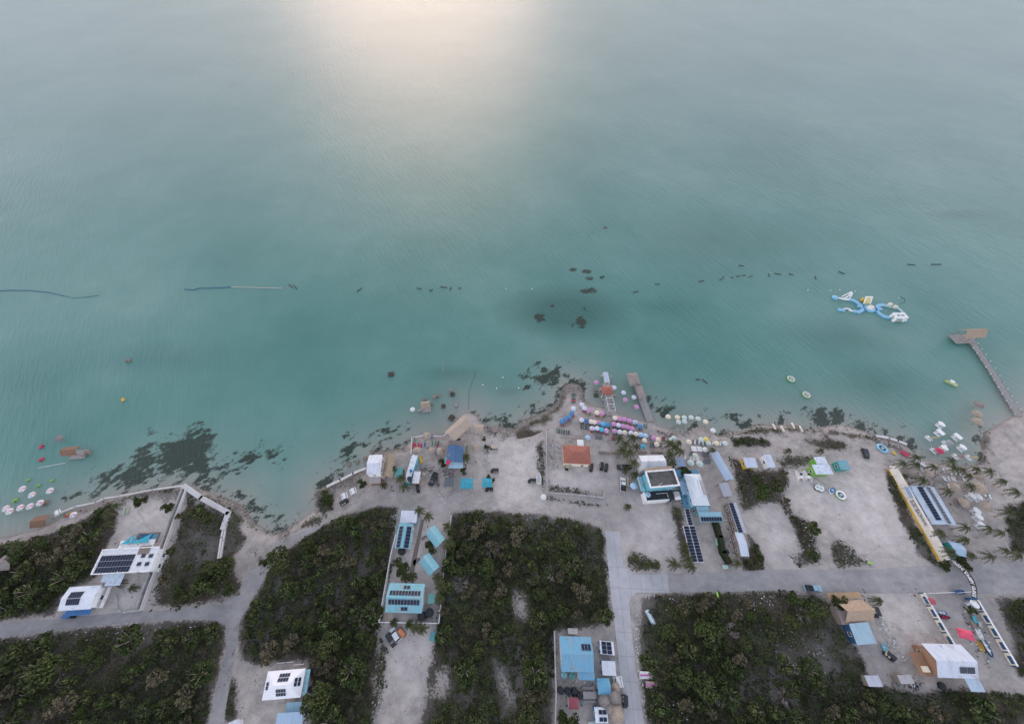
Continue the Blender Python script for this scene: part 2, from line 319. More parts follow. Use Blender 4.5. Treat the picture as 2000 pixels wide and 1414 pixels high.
def grid(name, xs, ys, zf, attr, mat):
    X, Y = np.meshgrid(xs, ys); Z, A = zf(X, Y), attr(X, Y); ny, nx = X.shape
    co = np.stack([X, Y, Z], -1).reshape(-1, 3)
    idx = np.arange(nx * ny).reshape(ny, nx)
    q = np.stack([idx[:-1, :-1], idx[:-1, 1:], idx[1:, 1:], idx[1:, :-1]], -1).reshape(-1, 4)
    me = bpy.data.meshes.new(name); me.vertices.add(len(co)); me.vertices.foreach_set('co', co.ravel())
    me.loops.add(q.size); me.loops.foreach_set('vertex_index', q.ravel().astype(np.int32))
    me.polygons.add(len(q)); me.polygons.foreach_set('loop_start', np.arange(0, q.size, 4, dtype=np.int32)); me.polygons.foreach_set('loop_total', np.full(len(q), 4, dtype=np.int32))
    a = me.attributes.new('mask', 'FLOAT_COLOR', 'POINT'); a.data.foreach_set('color', A.reshape(-1, 4).astype(np.float32).ravel())
    me.materials.append(mat); me.polygons.foreach_set('use_smooth', np.ones(len(q), bool)); me.update(calc_edges=True)
    o = link(name, me); o['kind'] = 'structure'; return o
def sm(d, w): return np.clip(d / w * .5 + .5, 0, 1)
# ---- ground
def ground_mat():
    m, nt, b = nodes('sandy_ground'); b.inputs['Roughness'].default_value = .95; b.inputs['Specular IOR Level'].default_value = .1
    tc = N(nt, 'ShaderNodeTexCoord').outputs['Object']; a = N(nt, 'ShaderNodeAttribute'); a.attribute_name = 'mask'
    s = N(nt, 'ShaderNodeSeparateColor'); nt.links.new(a.outputs['Color'], s.inputs[0]); veg, bright, dark = s.outputs[0], s.outputs[1], s.outputs[2]; rock = a.outputs['Alpha']
    big = noise(nt, .035, 5, .6, tc); med = noise(nt, .22, 6, .68, tc); fine = noise(nt, 1.4, 6, .75, tc); spk = noise(nt, 3.5, 3, .7, tc)
    trk = noise(nt, .09, 5, .65, tc, (1, 3.2, 1), R(25))
    sand = ramp(nt, med, [(.28, (.25, .228, .215)), (.5, (.44, .395, .37)), (.72, (.60, .55, .52))])
    sand = mix(nt, mth(nt, 'MULTIPLY', ramp(nt, trk, [(.48, 0.), (.66, 1.)]), .5), sand, (.20, .195, .20))
    sand = mix(nt, mth(nt, 'MULTIPLY', bright, .85), sand, ramp(nt, med, [(.25, (.50, .46, .445)), (.6, (.76, .71, .69))]))
    sand = mix(nt, mth(nt, 'MULTIPLY', dark, .7), sand, ramp(nt, big, [(.3, (.18, .18, .19)), (.7, (.31, .30, .31))]))
    sand = mix(nt, mth(nt, 'MULTIPLY', ramp(nt, spk, [(.60, 0.), (.74, 1.)]), .35), sand, (.13, .12, .105))
    sand = mix(nt, .25, sand, ramp(nt, fine, [(.3, (.20, .19, .18)), (.7, (.56, .53, .50))]))
    rn = noise(nt, .055, 3, .45, tc, (1.6, .55, 1), R(60)); rr = mth(nt, 'ABSOLUTE', mth(nt, 'SUBTRACT', mth(nt, 'FRACT', mth(nt, 'MULTIPLY', rn, 7.0)), .5))
    sand = mix(nt, mth(nt, 'MULTIPLY', mth(nt, 'MULTIPLY', ramp(nt, rr, [(.0, 1.), (.035, .7), (.07, 0.)]), ramp(nt, big, [(.42, 0.), (.6, 1.)])), .38), sand, (.20, .185, .175))
    rk = ramp(nt, fine, [(.30, (.035, .033, .028)), (.5, (.14, .125, .11)), (.66, (.34, .32, .30)), (.8, (.55, .53, .50))])
    rf = ramp(nt, mth(nt, 'ADD', rock, mth(nt, 'MULTIPLY', mth(nt, 'SUBTRACT', med, .5), 1.1)), [(.38, 0.), (.55, 1.)])
    sand = mix(nt, mth(nt, 'MULTIPLY', rf, .8), sand, rk)
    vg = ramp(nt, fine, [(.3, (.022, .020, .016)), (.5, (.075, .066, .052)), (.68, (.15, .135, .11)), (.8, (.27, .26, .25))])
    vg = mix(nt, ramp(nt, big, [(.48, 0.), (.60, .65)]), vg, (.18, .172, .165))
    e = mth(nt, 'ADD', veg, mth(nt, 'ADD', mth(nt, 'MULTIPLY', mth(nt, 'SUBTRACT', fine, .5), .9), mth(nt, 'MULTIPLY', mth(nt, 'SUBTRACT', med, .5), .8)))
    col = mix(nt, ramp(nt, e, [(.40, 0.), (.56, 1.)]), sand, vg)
    g = N(nt, 'ShaderNodeNewGeometry'); sz = N(nt, 'ShaderNodeSeparateXYZ'); nt.links.new(g.outputs['Position'], sz.inputs[0])
    col = mix(nt, ramp(nt, sz.outputs[2], [(.0, .62), (.22, 0.)]), col, (.16, .14, .12))
    nt.links.new(col, b.inputs['Base Color']); bump(nt, b, mth(nt, 'ADD', fine, med), .12); return m
def g_z(X, Y):
    d = sdf(X, Y, coast_w); n = fbm(X * .25, Y * .25, 5) - .5
    z = np.where(d > 0, LZ * np.clip(d / 3.5 + n * .25 * np.clip(d, 0, 1), 0, 1), d * .12)
    return np.clip(z, -3.5, LZ)
def g_a(X, Y):
    Rr = np.zeros(X.shape); G = np.zeros(X.shape); B = np.zeros(X.shape); A = np.zeros(X.shape)
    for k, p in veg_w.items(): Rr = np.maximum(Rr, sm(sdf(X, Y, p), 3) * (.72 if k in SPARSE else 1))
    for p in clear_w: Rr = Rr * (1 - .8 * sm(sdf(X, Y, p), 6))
    Rr = np.maximum(Rr, ((Y < -55) | (X < -290) | (X > 330)) * 1.0 * (sdf(X, Y, coast_w) > 8))
    for p in BRIGHT: G = np.maximum(G, sm(sdf(X, Y, atv(p)), 10))
    G = np.clip(G * (.6 + .9 * fbm(X * .05, Y * .05, 77)), 0, 1)
    for p in DARK: B = np.maximum(B, sm(sdf(X, Y, atv(p)), 10))
    for i, p in enumerate(ROCKY): A = np.maximum(A, sm(sdf(X, Y, atv(p)), 6) * (.55 if i == 5 else .85))
    return np.stack([Rr, G, B, A], -1)
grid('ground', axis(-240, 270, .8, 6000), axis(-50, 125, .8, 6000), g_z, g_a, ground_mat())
# ---- water
def ell(X, Y, px, py, rx, ry):
    c = at(px, py, 0); e = at(px + rx, py, 0); f = at(px, py - ry, 0)
    return 1 - np.sqrt(((X - c.x) / (e.x - c.x)) ** 2 + ((Y - c.y) / (f.y - c.y)) ** 2)
WEED = [[(250,905),(272,850),(300,840),(345,850),(385,832),(415,850),(432,885),(500,880),(515,905),(460,925),(432,930),(440,950),(480,962),(508,1000),(492,1003),(450,975),(400,950),(330,942),(250,955),(200,962),(150,985),(148,962),(200,935)],[(520,887),(550,880),(548,908),(520,905)],[(638,890),(664,885),(662,908),(640,905)],[(676,858),(720,852),(775,833),(788,842),(745,880),(700,893),(665,890)],[(1015,735),(1048,710),(1092,714),(1118,742),(1080,768),(1038,762)],[(955,800),(982,792),(998,825),(972,838),(940,832)],[(1416,808),(1462,803),(1488,830),(1470,846),(1428,842)],[(1500,815),(1532,810),(1535,832),(1508,834)],[(1562,808),(1600,800),(1675,808),(1712,842),(1680,848),(1620,838),(1580,830)],[(1718,835),(1760,850),(1797,882),(1782,890),(1740,866),(1720,858)],[(1900,838),(1925,840),(1918,882),(1902,872)],[(1078,790),(1088,755),(1108,738),(1138,742),(1150,765),(1152,798),(1060,815),(1010,835),(1005,820)],[(790,835),(802,838),(815,860),(806,862)],[(1375,796),(1385,798),(1402,845),(1392,850)],[(460,965),(560,1000),(620,990),(600,1010),(560,1035),(520,1030)],[(125,965),(145,965),(130,1000),(118,1000)],[(1270,780),(1300,795),(1310,805),(1285,805)]]
WSPOT = [(1118,527,9,4,1),(1145,530,12,4,1),(1150,544,9,4,1),(1176,543,7,4,1),(1195,527,14,3,.7),(1150,568,20,5,1),(1054,620,12,9,.9),(1078,596,8,5,.8),(1095,615,10,6,.6),(1135,630,13,10,1),(1140,600,5,10,.7),(1118,634,6,8,.7),(1180,450,10,8,.45),(1155,462,8,6,.4),(590,445,10,6,.4),(1870,420,60,12,.35),(1230,570,14,6,.4),(1650,660,120,40,.30),(1400,470,180,60,.28),(1300,600,60,20,.2),(995,765,25,8,.3),(880,730,60,14,.25),(1720,750,90,50,.3),(330,700,150,30,.18)]
def w_a(X, Y):
    d = -sdf(X, Y, coast_w); W = np.zeros(X.shape); D = np.zeros(X.shape)
    for i, p in enumerate(WEED): W = np.maximum(W, sm(sdf(X, Y, atv(p, 0)), 9) * (.90 if i == 0 else .97 if i in (3, 4, 8, 9, 11) else .92))
    for (px, py, rx, ry, s) in WSPOT: W = np.maximum(W, np.clip(ell(X, Y, px, py, rx * 1.5, ry * 1.7) * 1.5, 0, 1) * s * .92) if s > .35 else W
    D = np.clip(ell(X, Y, 1105, 608, 150, 58) * 1.5, 0, 1) * .95
    for (px, py, rx, ry, s) in WSPOT:
        if s <= .35: D = np.maximum(D, np.clip(ell(X, Y, px, py, rx * 1.3, ry * 1.3), 0, 1) * s * 2)
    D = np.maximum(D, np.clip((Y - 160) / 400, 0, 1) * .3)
    W = np.maximum(W, np.exp(-np.clip(d - 1, 0, 99) / 4.0) * .84 * np.maximum.reduce([sm(sdf(X, Y, atv(p)), 8) for p in ROCKY[:7]]))
    S = np.exp(-np.clip(d, 0, 400) / 9.0)
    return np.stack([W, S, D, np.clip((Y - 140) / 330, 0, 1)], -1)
def water_mat():
    m, nt, b = nodes('lagoon_water'); b.inputs['IOR'].default_value = 1.33; b.inputs['Roughness'].default_value = .45
    tc = N(nt, 'ShaderNodeTexCoord').outputs['Object']; a = N(nt, 'ShaderNodeAttribute'); a.attribute_name = 'mask'
    s = N(nt, 'ShaderNodeSeparateColor'); nt.links.new(a.outputs['Color'], s.inputs[0]); weed, shal, deep = s.outputs[0], s.outputs[1], s.outputs[2]
    big = noise(nt, .012, 4, .55, tc); med = noise(nt, .07, 5, .6, tc); sp = noise(nt, .30, 6, .72, tc, (.55, 1, 1), R(35)); fn = noise(nt, 1.2, 4, .7, tc)
    col = ramp(nt, big, [(.3, (.062, .188, .168)), (.5, (.092, .230, .206)), (.7, (.135, .268, .242))])
    col = mix(nt, mth(nt, 'MULTIPLY', ramp(nt, med, [(.4, 0.), (.7, 1.)]), .25), col, (.050, .180, .152))
    col = mix(nt, mth(nt, 'MULTIPLY', deep, .8), col, (.028, .105, .092))
    col = mix(nt, mth(nt, 'MULTIPLY', a.outputs['Alpha'], .5), col, (.145, .198, .192))   # base colour greyed with distance, standing in for reflected pale sky
    col = mix(nt, mth(nt, 'MULTIPLY', ramp(nt, shal, [(.02, 0.), (.35, .45), (.95, 1.)]), .85), col, (.30, .29, .265))
    e = mth(nt, 'ADD', weed, mth(nt, 'ADD', mth(nt, 'MULTIPLY', mth(nt, 'SUBTRACT', sp, .5), 2.3), mth(nt, 'MULTIPLY', mth(nt, 'SUBTRACT', med, .5), 1.2)))
    col = mix(nt, mth(nt, 'MULTIPLY', ramp(nt, e, [(.52, 0.), (.66, 1.)]), .95), col, ramp(nt, fn, [(.3, (.008, .020, .015)), (.7, (.034, .052, .038))]))
    nt.links.new(col, b.inputs['Base Color'])
    # wind ripples: long crests running away from the shore, plus small chop
    w1 = noise(nt, .62, 4, .6, tc, (1, .14, 1), R(27)); w2 = noise(nt, .9, 3, .6, tc, (1, .25, 1), R(33)); w3 = noise(nt, 2.2, 3, .6, tc)
    h = mth(nt, 'ADD', mth(nt, 'MULTIPLY', w1, 1.6), mth(nt, 'ADD', mth(nt, 'MULTIPLY', w2, .8), mth(nt, 'MULTIPLY', w3, .45)))
    h = mth(nt, 'MULTIPLY', h, ramp(nt, noise(nt, .010, 4, .6, tc, (1, .5, 1), R(20)), [(.35, .45), (.65, 1.5)])); bump(nt, b, h, .15, .8); return m
water = grid('lagoon_water', axis(-260, 290, 1.1, 9000), axis(20, 240, 1.1, 12000), lambda X, Y: X * 0, w_a, water_mat())
# ---- roads
def road(name, polys, z0, z1, mat):
    mb = MB()
    for p in polys: mb.prism(atv(p)[::-1], z0, z1)
    o = link(name, mb.mesh(name, mat)); o['kind'] = 'structure'; return o
def concrete_mat():
    m, nt, b = nodes('cast_concrete'); b.inputs['Roughness'].default_value = .85
    tc = N(nt, 'ShaderNodeTexCoord').outputs['Object']; mp = N(nt, 'ShaderNodeMapping'); mp.vector_type = 'TEXTURE'; ca, cb = at(1201, 1070), at(1220, 1240); mp.inputs['Location'].default_value = (ca.x, ca.y, 0); mp.inputs['Rotation'].default_value = (0, 0, math.atan2((ca - cb).y, (ca - cb).x) - math.pi / 2); nt.links.new(tc, mp.inputs[0])
    br = N(nt, 'ShaderNodeTexBrick'); br.offset = 0; br.inputs['Scale'].default_value = 1; br.inputs['Brick Width'].default_value = 3.55; br.inputs['Row Height'].default_value = 6; br.inputs['Mortar Size'].default_value = .05
    br.inputs['Color1'].default_value = (.44, .455, .49, 1); br.inputs['Color2'].default_value = (.49, .50, .54, 1); br.inputs['Mortar'].default_value = (.17, .17, .18, 1); nt.links.new(mp.outputs[0], br.inputs[0])
    f = noise(nt, .5, 6, .7, tc); g = noise(nt, .06, 3, .5, tc)
    col = mix(nt, .35, br.outputs[0], ramp(nt, f, [(.3, (.25, .25, .27)), (.7, (.50, .50, .52))])); col = mix(nt, mth(nt, 'MULTIPLY', ramp(nt, g, [(.45, 0.), (.65, 1.)]), .35), col, (.26, .27, .29))
    nt.links.new(col, b.inputs['Base Color']); return m
def jit(pts, a=2.0, n=5):
    out = []
    for (x0, y0), (x1, y1) in zip(pts, pts[1:] + pts[:1]):
        for k in range(n):
            t = k / n; out.append((x0 + (x1 - x0) * t + random.uniform(-a, a) * (k > 0), y0 + (y1 - y0) * t + random.uniform(-a, a) * .6 * (k > 0)))
    return out
road('concrete_road', [[(1181,1037),(1211,1038),(1214,1075),(1218,1106),(1236,1121),(1302,1121),(1308,1157),(1243,1157),(1233,1166),(1229,1178),(1233,1230),(1240,1290),(1262,1440),(1275,1540),(1228,1540),(1221,1414),(1206,1270),(1195,1180),(1186,1090)]], LZ - .1, LZ + .10, concrete_mat())
def gravel_mat():
    m, nt, b = nodes('gravel'); b.inputs['Roughness'].default_value = .95
    tc = N(nt, 'ShaderNodeTexCoord').outputs['Object']; f = noise(nt, .5, 7, .75, tc); g = noise(nt, .05, 5, .65, tc); t = noise(nt, .12, 4, .6, tc, (1, 2.5, 1))
    col = ramp(nt, g, [(.3, (.21, .215, .23)), (.5, (.32, .32, .335)), (.7, (.44, .435, .44))]); col = mix(nt, .35, col, ramp(nt, f, [(.3, (.16, .15, .15)), (.7, (.44, .42, .40))]))
    col = mix(nt, mth(nt, 'MULTIPLY', ramp(nt, t, [(.5, 0.), (.68, 1.)]), .35), col, (.15, .15, .16)); nt.links.new(col, b.inputs['Base Color']); return m
GR = gravel_mat()
road('dirt_road', [jit([(-100,1238),(0,1218),(60,1212),(130,1207),(190,1200),(270,1193),(340,1190),(425,1181),(462,1166),(474,1140),(480,1118),(505,1108),(528,1078),(560,1052),(612,1030),(622,1034),(585,1052),(548,1082),(524,1112),(508,1145),(486,1180),(468,1215),(464,1250),(455,1300),(447,1350),(437,1414),(430,1520),(398,1520),(407,1414),(425,1330),(441,1270),(442,1240),(430,1214),(408,1208),(300,1213),(180,1222),(90,1233),(0,1245),(-100,1262)], 1.2)], LZ - .05, LZ + .03, GR)
road('dirt_street', [jit([(1305,1120),(1400,1119),(1500,1112),(1560,1112),(1640,1113),(1720,1112),(1760,1106),(1850,1105),(1950,1098),(2090,1085),(2090,1150),(1960,1160),(1860,1160),(1760,1158),(1660,1158),(1600,1156),(1500,1152),(1420,1155),(1309,1156)], 1.2)], LZ - .05, LZ + .03, GR)
road('sandy_path', [jit([(1010,858),(1040,852),(1058,844),(1060,838),(1063,845),(1056,856),(1040,862),(1015,866)], .6, 3)], LZ - .05, LZ + .045, paint((.42, .38, .35), .95, .2))
road('stone_path', [[(823,1014),(829,1014),(815,1085),(808,1120),(800,1120),(806,1085)],[(806,1095),(818,1088),(822,1092),(808,1106)],[(823,1050),(832,1044),(835,1048),(824,1056)]], LZ - .05, LZ + .05, paint((.22, .19, .17), .9, .3, 0, 3))
# ---- vegetation
def leaf_cloud(P, size, tint, name, mat, flat=.55, kind=None, parent=None):
    """P Nx3 centres -> one small tilted quad each, in one mesh"""
    n = len(P); a = rng.uniform(0, 2 * np.pi, n); nz = rng.uniform(flat, 1, n); t = rng.uniform(0, 2 * np.pi, n); h = np.sqrt(1 - nz * nz)
    nrm = np.stack([h * np.cos(t), h * np.sin(t), nz], -1); u = np.stack([np.cos(a), np.sin(a), np.zeros(n)], -1)
    u -= nrm * (u * nrm).sum(-1, keepdims=True); u /= np.linalg.norm(u, axis=1, keepdims=True) + 1e-9; v = np.cross(nrm, u)
    s = (size * rng.uniform(.6, 1.3, n))[:, None]; w = s * rng.uniform(.7, 1.0, (n, 1))
    co = np.stack([P - u * s, P - v * w, P + u * s * .9, P + v * w], 1).reshape(-1, 3)
    me = bpy.data.meshes.new(name); me.vertices.add(4 * n); me.vertices.foreach_set('co', co.ravel()); me.loops.add(4 * n); me.loops.foreach_set('vertex_index', np.arange(4 * n, dtype=np.int32))
    me.polygons.add(n); me.polygons.foreach_set('loop_start', np.arange(0, 4 * n, 4, dtype=np.int32)); me.polygons.foreach_set('loop_total', np.full(n, 4, dtype=np.int32))
    at_ = me.attributes.new('tint', 'FLOAT', 'POINT'); at_.data.foreach_set('value', np.repeat(tint, 4).astype(np.float32)); me.materials.append(mat); me.update(calc_edges=True); return me
def crown_mesh(r, h, n, seed, mat, z0=1.0, lobes=7, size=.34):
    g = np.random.default_rng(seed); L = []
    for k in range(lobes):
        t = g.uniform(0, 2 * np.pi); q = r * math.sqrt(g.uniform(0, 1)) * .68; L.append((q * math.cos(t), q * math.sin(t), z0 + h * g.uniform(.3, .8) * (1 - .4 * q / r), r * g.uniform(.20, .38)))
    P = []; T = []
    for k, (x, y, z, rr) in enumerate(L):
        m = n // lobes; d = g.normal(size=(m, 3)); d /= np.linalg.norm(d, axis=1, keepdims=True); d[:, 2] = np.abs(d[:, 2]) * g.choice([1, 1, 1, -.5], m)
        rad = rr * g.uniform(.55, 1.08, m)[:, None]; P.append(np.array([x, y, z]) + d * rad * np.array([1, 1, .75])); T.append(np.clip(g.normal(.5, .22, m) + g.uniform(-.2, .2), 0, 1))
    return leaf_cloud(np.concatenate(P), size, np.concatenate(T), 'crown', mat, .25)
def trunk_mesh(h, r, seed, limbs=5, spread=1.2):
    g = random.Random(seed); mb = MB(); mb.tube((0, 0, 0), (.1, .05, h * .6), r, r * .7, 7)
    for k in range(limbs):
        t = 6.283 * k / limbs + g.uniform(-.4, .4); mb.tube((.08, .04, h * .5), (math.cos(t) * spread, math.sin(t) * spread, h * g.uniform(.8, 1.2)), r * .5, r * .15, 5)
    return mb.mesh('trunk', M['trunk'])
TREES = []
for i, (r, h, n, mt, sz, lb) in enumerate([(2.6, 3.2, 1000, 'leaf', .22, 14), (2.0, 2.6, 700, 'leaf', .20, 10), (3.4, 4.0, 1700, 'leaf', .23, 22), (1.5, 1.8, 380, 'leaf2', .19, 8), (2.4, 2.6, 700, 'leaf2', .20, 12), (2.9, 3.4, 1250, 'leaf', .21, 17)]):
    TREES.append(Proto(['bush_tree', 'bush_tree', 'broad_tree', 'shrub', 'bush_tree', 'broad_tree'][i], ['tree', 'tree', 'tree', 'shrub', 'tree', 'tree'][i], [('crown', crown_mesh(r, h, n, 50 + i, M[mt], .8, lb, sz)), ('trunk', trunk_mesh(h, .14 + .03 * r, i))]))
ROUND = Proto('round_tree', 'tree', [('crown', crown_mesh(3.2, 3.6, 1500, 91, M['leaf_dark'], 1.4, 16, .26)), ('trunk', trunk_mesh(3.4, .25, 9))])
def dead_mesh(seed, r=1.6):
    g = random.Random(seed); mb = MB()
    for k in range(9):
        t = g.uniform(0, 6.28); p = Vector((math.cos(t) * r * .5, math.sin(t) * r * .5, g.uniform(1.0, 2.0))); mb.tube((0, 0, 0), p, .09, .05, 4)
        for j in range(5):
            u = t + g.uniform(-.9, .9); q = p + Vector((math.cos(u), math.sin(u), g.uniform(.1, .8))) * g.uniform(.5, 1.1) * r * .6; mb.tube(p, q, .05, .02, 3)
            for i2 in range(3):
                w = u + g.uniform(-1, 1); mb.tube(q, q + Vector((math.cos(w), math.sin(w), .3)) * .5, .025, .012, 3)
    return mb.mesh('bare_tree', M['twig'])
DEAD = [dead_mesh(3), dead_mesh(8, 2.1)]
REG = {'far_east_scrub': ('scrub at the far right', 8), 'west_grove': ('western grove', 46), 'l_wall_lot': ('seawall lot', 20), 'southwest': ('southwest thicket', 62), 'west_block': ('thicket at dirt road bend', 88), 'central_block': ('thicket west of concrete road', 98), 'east_block': ('thicket east of concrete road', 84), 'scrub_by_shacks': ('scrub behind white beach shacks', 12), 'solar_row_scrub': ('scrub beside the solar row', 6)}
SIDES = {(0, 0): 'mid', (-1, 0): 'west side', (1, 0): 'east side', (0, 1): 'north edge', (0, -1): 'south edge', (-1, 1): 'northwest corner', (1, 1): 'northeast corner', (-1, -1): 'southwest corner', (1, -1): 'southeast corner'}
LOOK = ['mid green bushy tree', 'small dense green tree', 'large spreading green tree', 'low dry olive shrub', 'thin olive brown tree', 'broad yellowish green tree']
FOOT = []   # rectangles kept clear of trees: filled before planting
def plant():
    todo = {}
    for k, (desc, cnt) in REG.items():
        W = veg_w[k]; V = VEG[k]; px0 = max(-8, min(p[0] for p in V)); px1 = min(2008, max(p[0] for p in V)); py0 = min(p[1] for p in V); py1 = min(1440, max(p[1] for p in V))
        placed = []; tries = 0
        while len(placed) < cnt and tries < 20000:
            tries += 1; px, py = random.uniform(px0, px1), random.uniform(py0, py1); p = at(px, py)
            i = random.choices(range(6), [30, 16, 17, 9, 14, 14])[0]; r = [2.6, 2., 3.4, 1.5, 2.4, 2.9][i]; sc = random.choice((.6, .8, .95, 1.1, 1.3, 1.55)) * random.uniform(.92, 1.08)
            a = np.array([p.x]), np.array([p.y])
            if sdf(*a, W)[0] < r * .75: continue
            if any(sdf(*a, c)[0] > -1 for c in clear_w): continue
            if fbm(a[0] * .035, a[1] * .035, 3)[0] < (.50 if k in ('l_wall_lot', 'southwest') else .44) and random.random() < .85: continue
            if any(math.hypot(p.x - q[0], p.y - q[1]) < (r * sc + q[2]) * (.62 if tries < 6000 else .5) for q in placed): continue
            if any(x0 < px < x1 and y0 < py < y1 for x0, y0, x1, y1 in ((420,1015,455,1100),(1600,1140,1725,1270),(1680,1300,1800,1352),(1060,1215,1225,1420),(1245,1180,1292,1228),(1245,1300,1295,1350),(0,1075,45,1125))): continue
            placed.append((p.x, p.y, r * sc)); fx = (px - px0) / (px1 - px0); fy = (py - py0) / (py1 - py0)
            sd = ((fx > .66) - (fx < .34), (fy < .34) - (fy > .66)); todo.setdefault((i, sd, desc), []).append((px, p.x, p.y, sc))
    for (i, sd, desc), L in todo.items():
        where = f'{SIDES[sd] if sd != (0, 0) else "middle"} of {desc}'
        for j, (px, x, y, sc) in enumerate(sorted(L)):
            lab = f'{LOOK[i]}, {ORD[j]} from west, {where}' if len(L) > 1 else f'{LOOK[i]}, {where}'
            TREES[i].put(lab, (x, y, LZ), random.uniform(0, 6.28), f'{TREES[i].name.replace("_", " ")}s, {where}', sc)
    dl = [(918,1065),(960,1075),(1040,1130),(1080,1120),(955,1025),(900,1140),(1425,1230),(1370,1340),(1400,1360),(1530,1360),(500,1080),(700,1200),(720,1220),(120,1320),(560,1050),(1560,1200)]
    for i, (px, py) in enumerate(dl):
        p = at(px, py); lab = ['small','wide'][i % 2] + ' leafless grey tree with spread bare branches, the ' + ORD[i] + ' bare tree from the west'
        dl2 = sorted(dl); lab = ['small','wide'][i % 2] + ' leafless grey tree with bare branches, ' + ORD[dl2.index((px, py))] + ' bare tree counted from the west'
        solo('bare_tree', lab, 'tree', DEAD[i % 2], None, (p.x, p.y, LZ), i, 'leafless grey trees in the thickets')
plant()
def undergrowth():
    P = []; T = []
    for k, W in veg_w.items():
        x0 = max(-250, min(p[0] for p in W)) - 1.5; x1 = min(270, max(p[0] for p in W)) + 1.5; y0 = max(-48, min(p[1] for p in W)) - 1.5; y1 = max(p[1] for p in W) + 1.5
        dens = 11.5 if k not in SPARSE else 8.0; n = int((x1 - x0) * (y1 - y0) * dens); x = rng.uniform(x0, x1, n); y = rng.uniform(y0, y1, n)
        d = sdf(x, y, W); f = fbm(x * .30, y * .30, 11, 3); big = fbm(x * .04, y * .04, 23, 3)
        keep = (d > (fbm(x * .35, y * .35, 61, 3) - .42) * 5 + np.clip(fbm(x * .1, y * .1, 67, 2) - .5, 0, 1) * 9) & (rng.uniform(0, 1, n) < np.clip((f - .34) * 5 + (big - .46) * 3.5, .05, 1) * (.6 if k in SPARSE else 1))
        for c in clear_w: keep &= ~((sdf(x, y, c) > 0) & (rng.uniform(0, 1, n) < .93))
        x, y, f, big, d = x[keep], y[keep], f[keep], big[keep], d[keep]
        h = np.clip((f - .30) * 5.2, .12, 2.2) * np.clip(d / 2.5, .18, 1) * (.6 if k in SPARSE else 1)
        z = LZ + .05 + h * rng.uniform(.25, 1, len(x)) ** .6; P.append(np.stack([x, y, z], -1)); T.append(np.clip(.08 + f * .45 + (fbm(x * .12, y * .12, 41, 3) - .5) * .8 + rng.normal(0, .12, len(x)), 0, 1))
    P = np.concatenate(P); T = np.concatenate(T)
    o = link('undergrowth', leaf_cloud(P, .27, T, 'undergrowth', M['leaf'], .35)); o['kind'] = 'stuff'; tag(o, 'low tangled green and brown undergrowth covering the vacant lots', 'undergrowth')
    print('undergrowth faces', len(P))
undergrowth()
def weeds():
    n = 60000; x = rng.uniform(-190, 215, n); y = rng.uniform(-45, 75, n); f = fbm(x * .5, y * .5, 91, 3); g = fbm(x * .05, y * .05, 93, 3)
    k = (rng.uniform(0, 1, n) < np.clip((f - .62) * 9, 0, 1) * np.clip((g - .42) * 6, 0.05, 1)) & (sdf(x, y, coast_w) > 3)
    for p in ([(1170,1020),(1220,1020),(1320,1110),(1320,1165),(1240,1175),(1275,1430),(1200,1430)], [(1300,1110),(2060,1080),(2060,1165),(1300,1165)], [(0,1190),(470,1160),(470,1250),(0,1260)]): k &= ~inpoly(x, y, atv(p))
    x, y = x[k], y[k]; P = np.stack([x, y, LZ + rng.uniform(.05, .22, len(x))], -1)
    o = link('weeds', leaf_cloud(P, .16, rng.uniform(.1, .7, len(x)), 'weeds', M['leaf2'], .3)); o['kind'] = 'stuff'; tag(o, 'low dry weeds dotted over the sandy yards', 'weeds'); print('weeds', len(x))
weeds()
def rocks():
    mb_v = []; mb_f = []; cnt = 0
    base = np.array([(-1,-1,-.6),(1,-1,-.6),(1,1,-.6),(-1,1,-.6),(-.6,-.6,.6),(.6,-.6,.6),(.6,.6,.6),(-.6,.6,.6)]) * .5
    fc = np.array([(4,5,6,7),(0,1,5,4),(1,2,6,5),(2,3,7,6),(3,0,4,7)])
    for p in ROCKY[:7]:
        W = atv(p); x0, x1 = min(a for a, b in W), max(a for a, b in W); y0, y1 = min(b for a, b in W), max(b for a, b in W)
        n = int((x1 - x0) * (y1 - y0) * .9); x = rng.uniform(x0, x1, n); y = rng.uniform(y0, y1, n); d = sdf(x, y, coast_w)
        k = inpoly(x, y, W) & (np.abs(d) < 4.5) & (rng.uniform(0, 1, n) < np.exp(-np.abs(d) / 2.2)); x, y, d = x[k], y[k], d[k]
        for a, b, e in zip(x, y, d):
            s = rng.uniform(.16, .42) if rng.uniform() < .8 else rng.uniform(.4, .8); v = base * s * rng.uniform(.7, 1.3, (8, 3)); t = rng.uniform(0, 6.28); c, q = math.cos(t), math.sin(t)
            z = max(-.05, min(LZ, e / 3.5 * LZ)) ; w = np.stack([v[:, 0] * c - v[:, 1] * q + a, v[:, 0] * q + v[:, 1] * c + b, v[:, 2] + z], -1)
            mb_v.append(w); mb_f.append(fc + cnt * 8); cnt += 1
    me = bpy.data.meshes.new('shore_rocks'); me.from_pydata(np.concatenate(mb_v).tolist(), [], np.concatenate(mb_f).tolist())
    m, nt, b = nodes('rock'); b.inputs['Roughness'].default_value = .9; f = noise(nt, .5, 4, .7)
    nt.links.new(ramp(nt, f, [(.38, (.028, .030, .020)), (.52, (.10, .095, .075)), (.66, (.36, .34, .31))]), b.inputs['Base Color']); me.materials.append(m)
    o = link('shore_rocks', me); o['kind'] = 'stuff'; tag(o, 'small dark and pale stones strewn along the waterline', 'rocks'); print('rocks', cnt)
rocks()
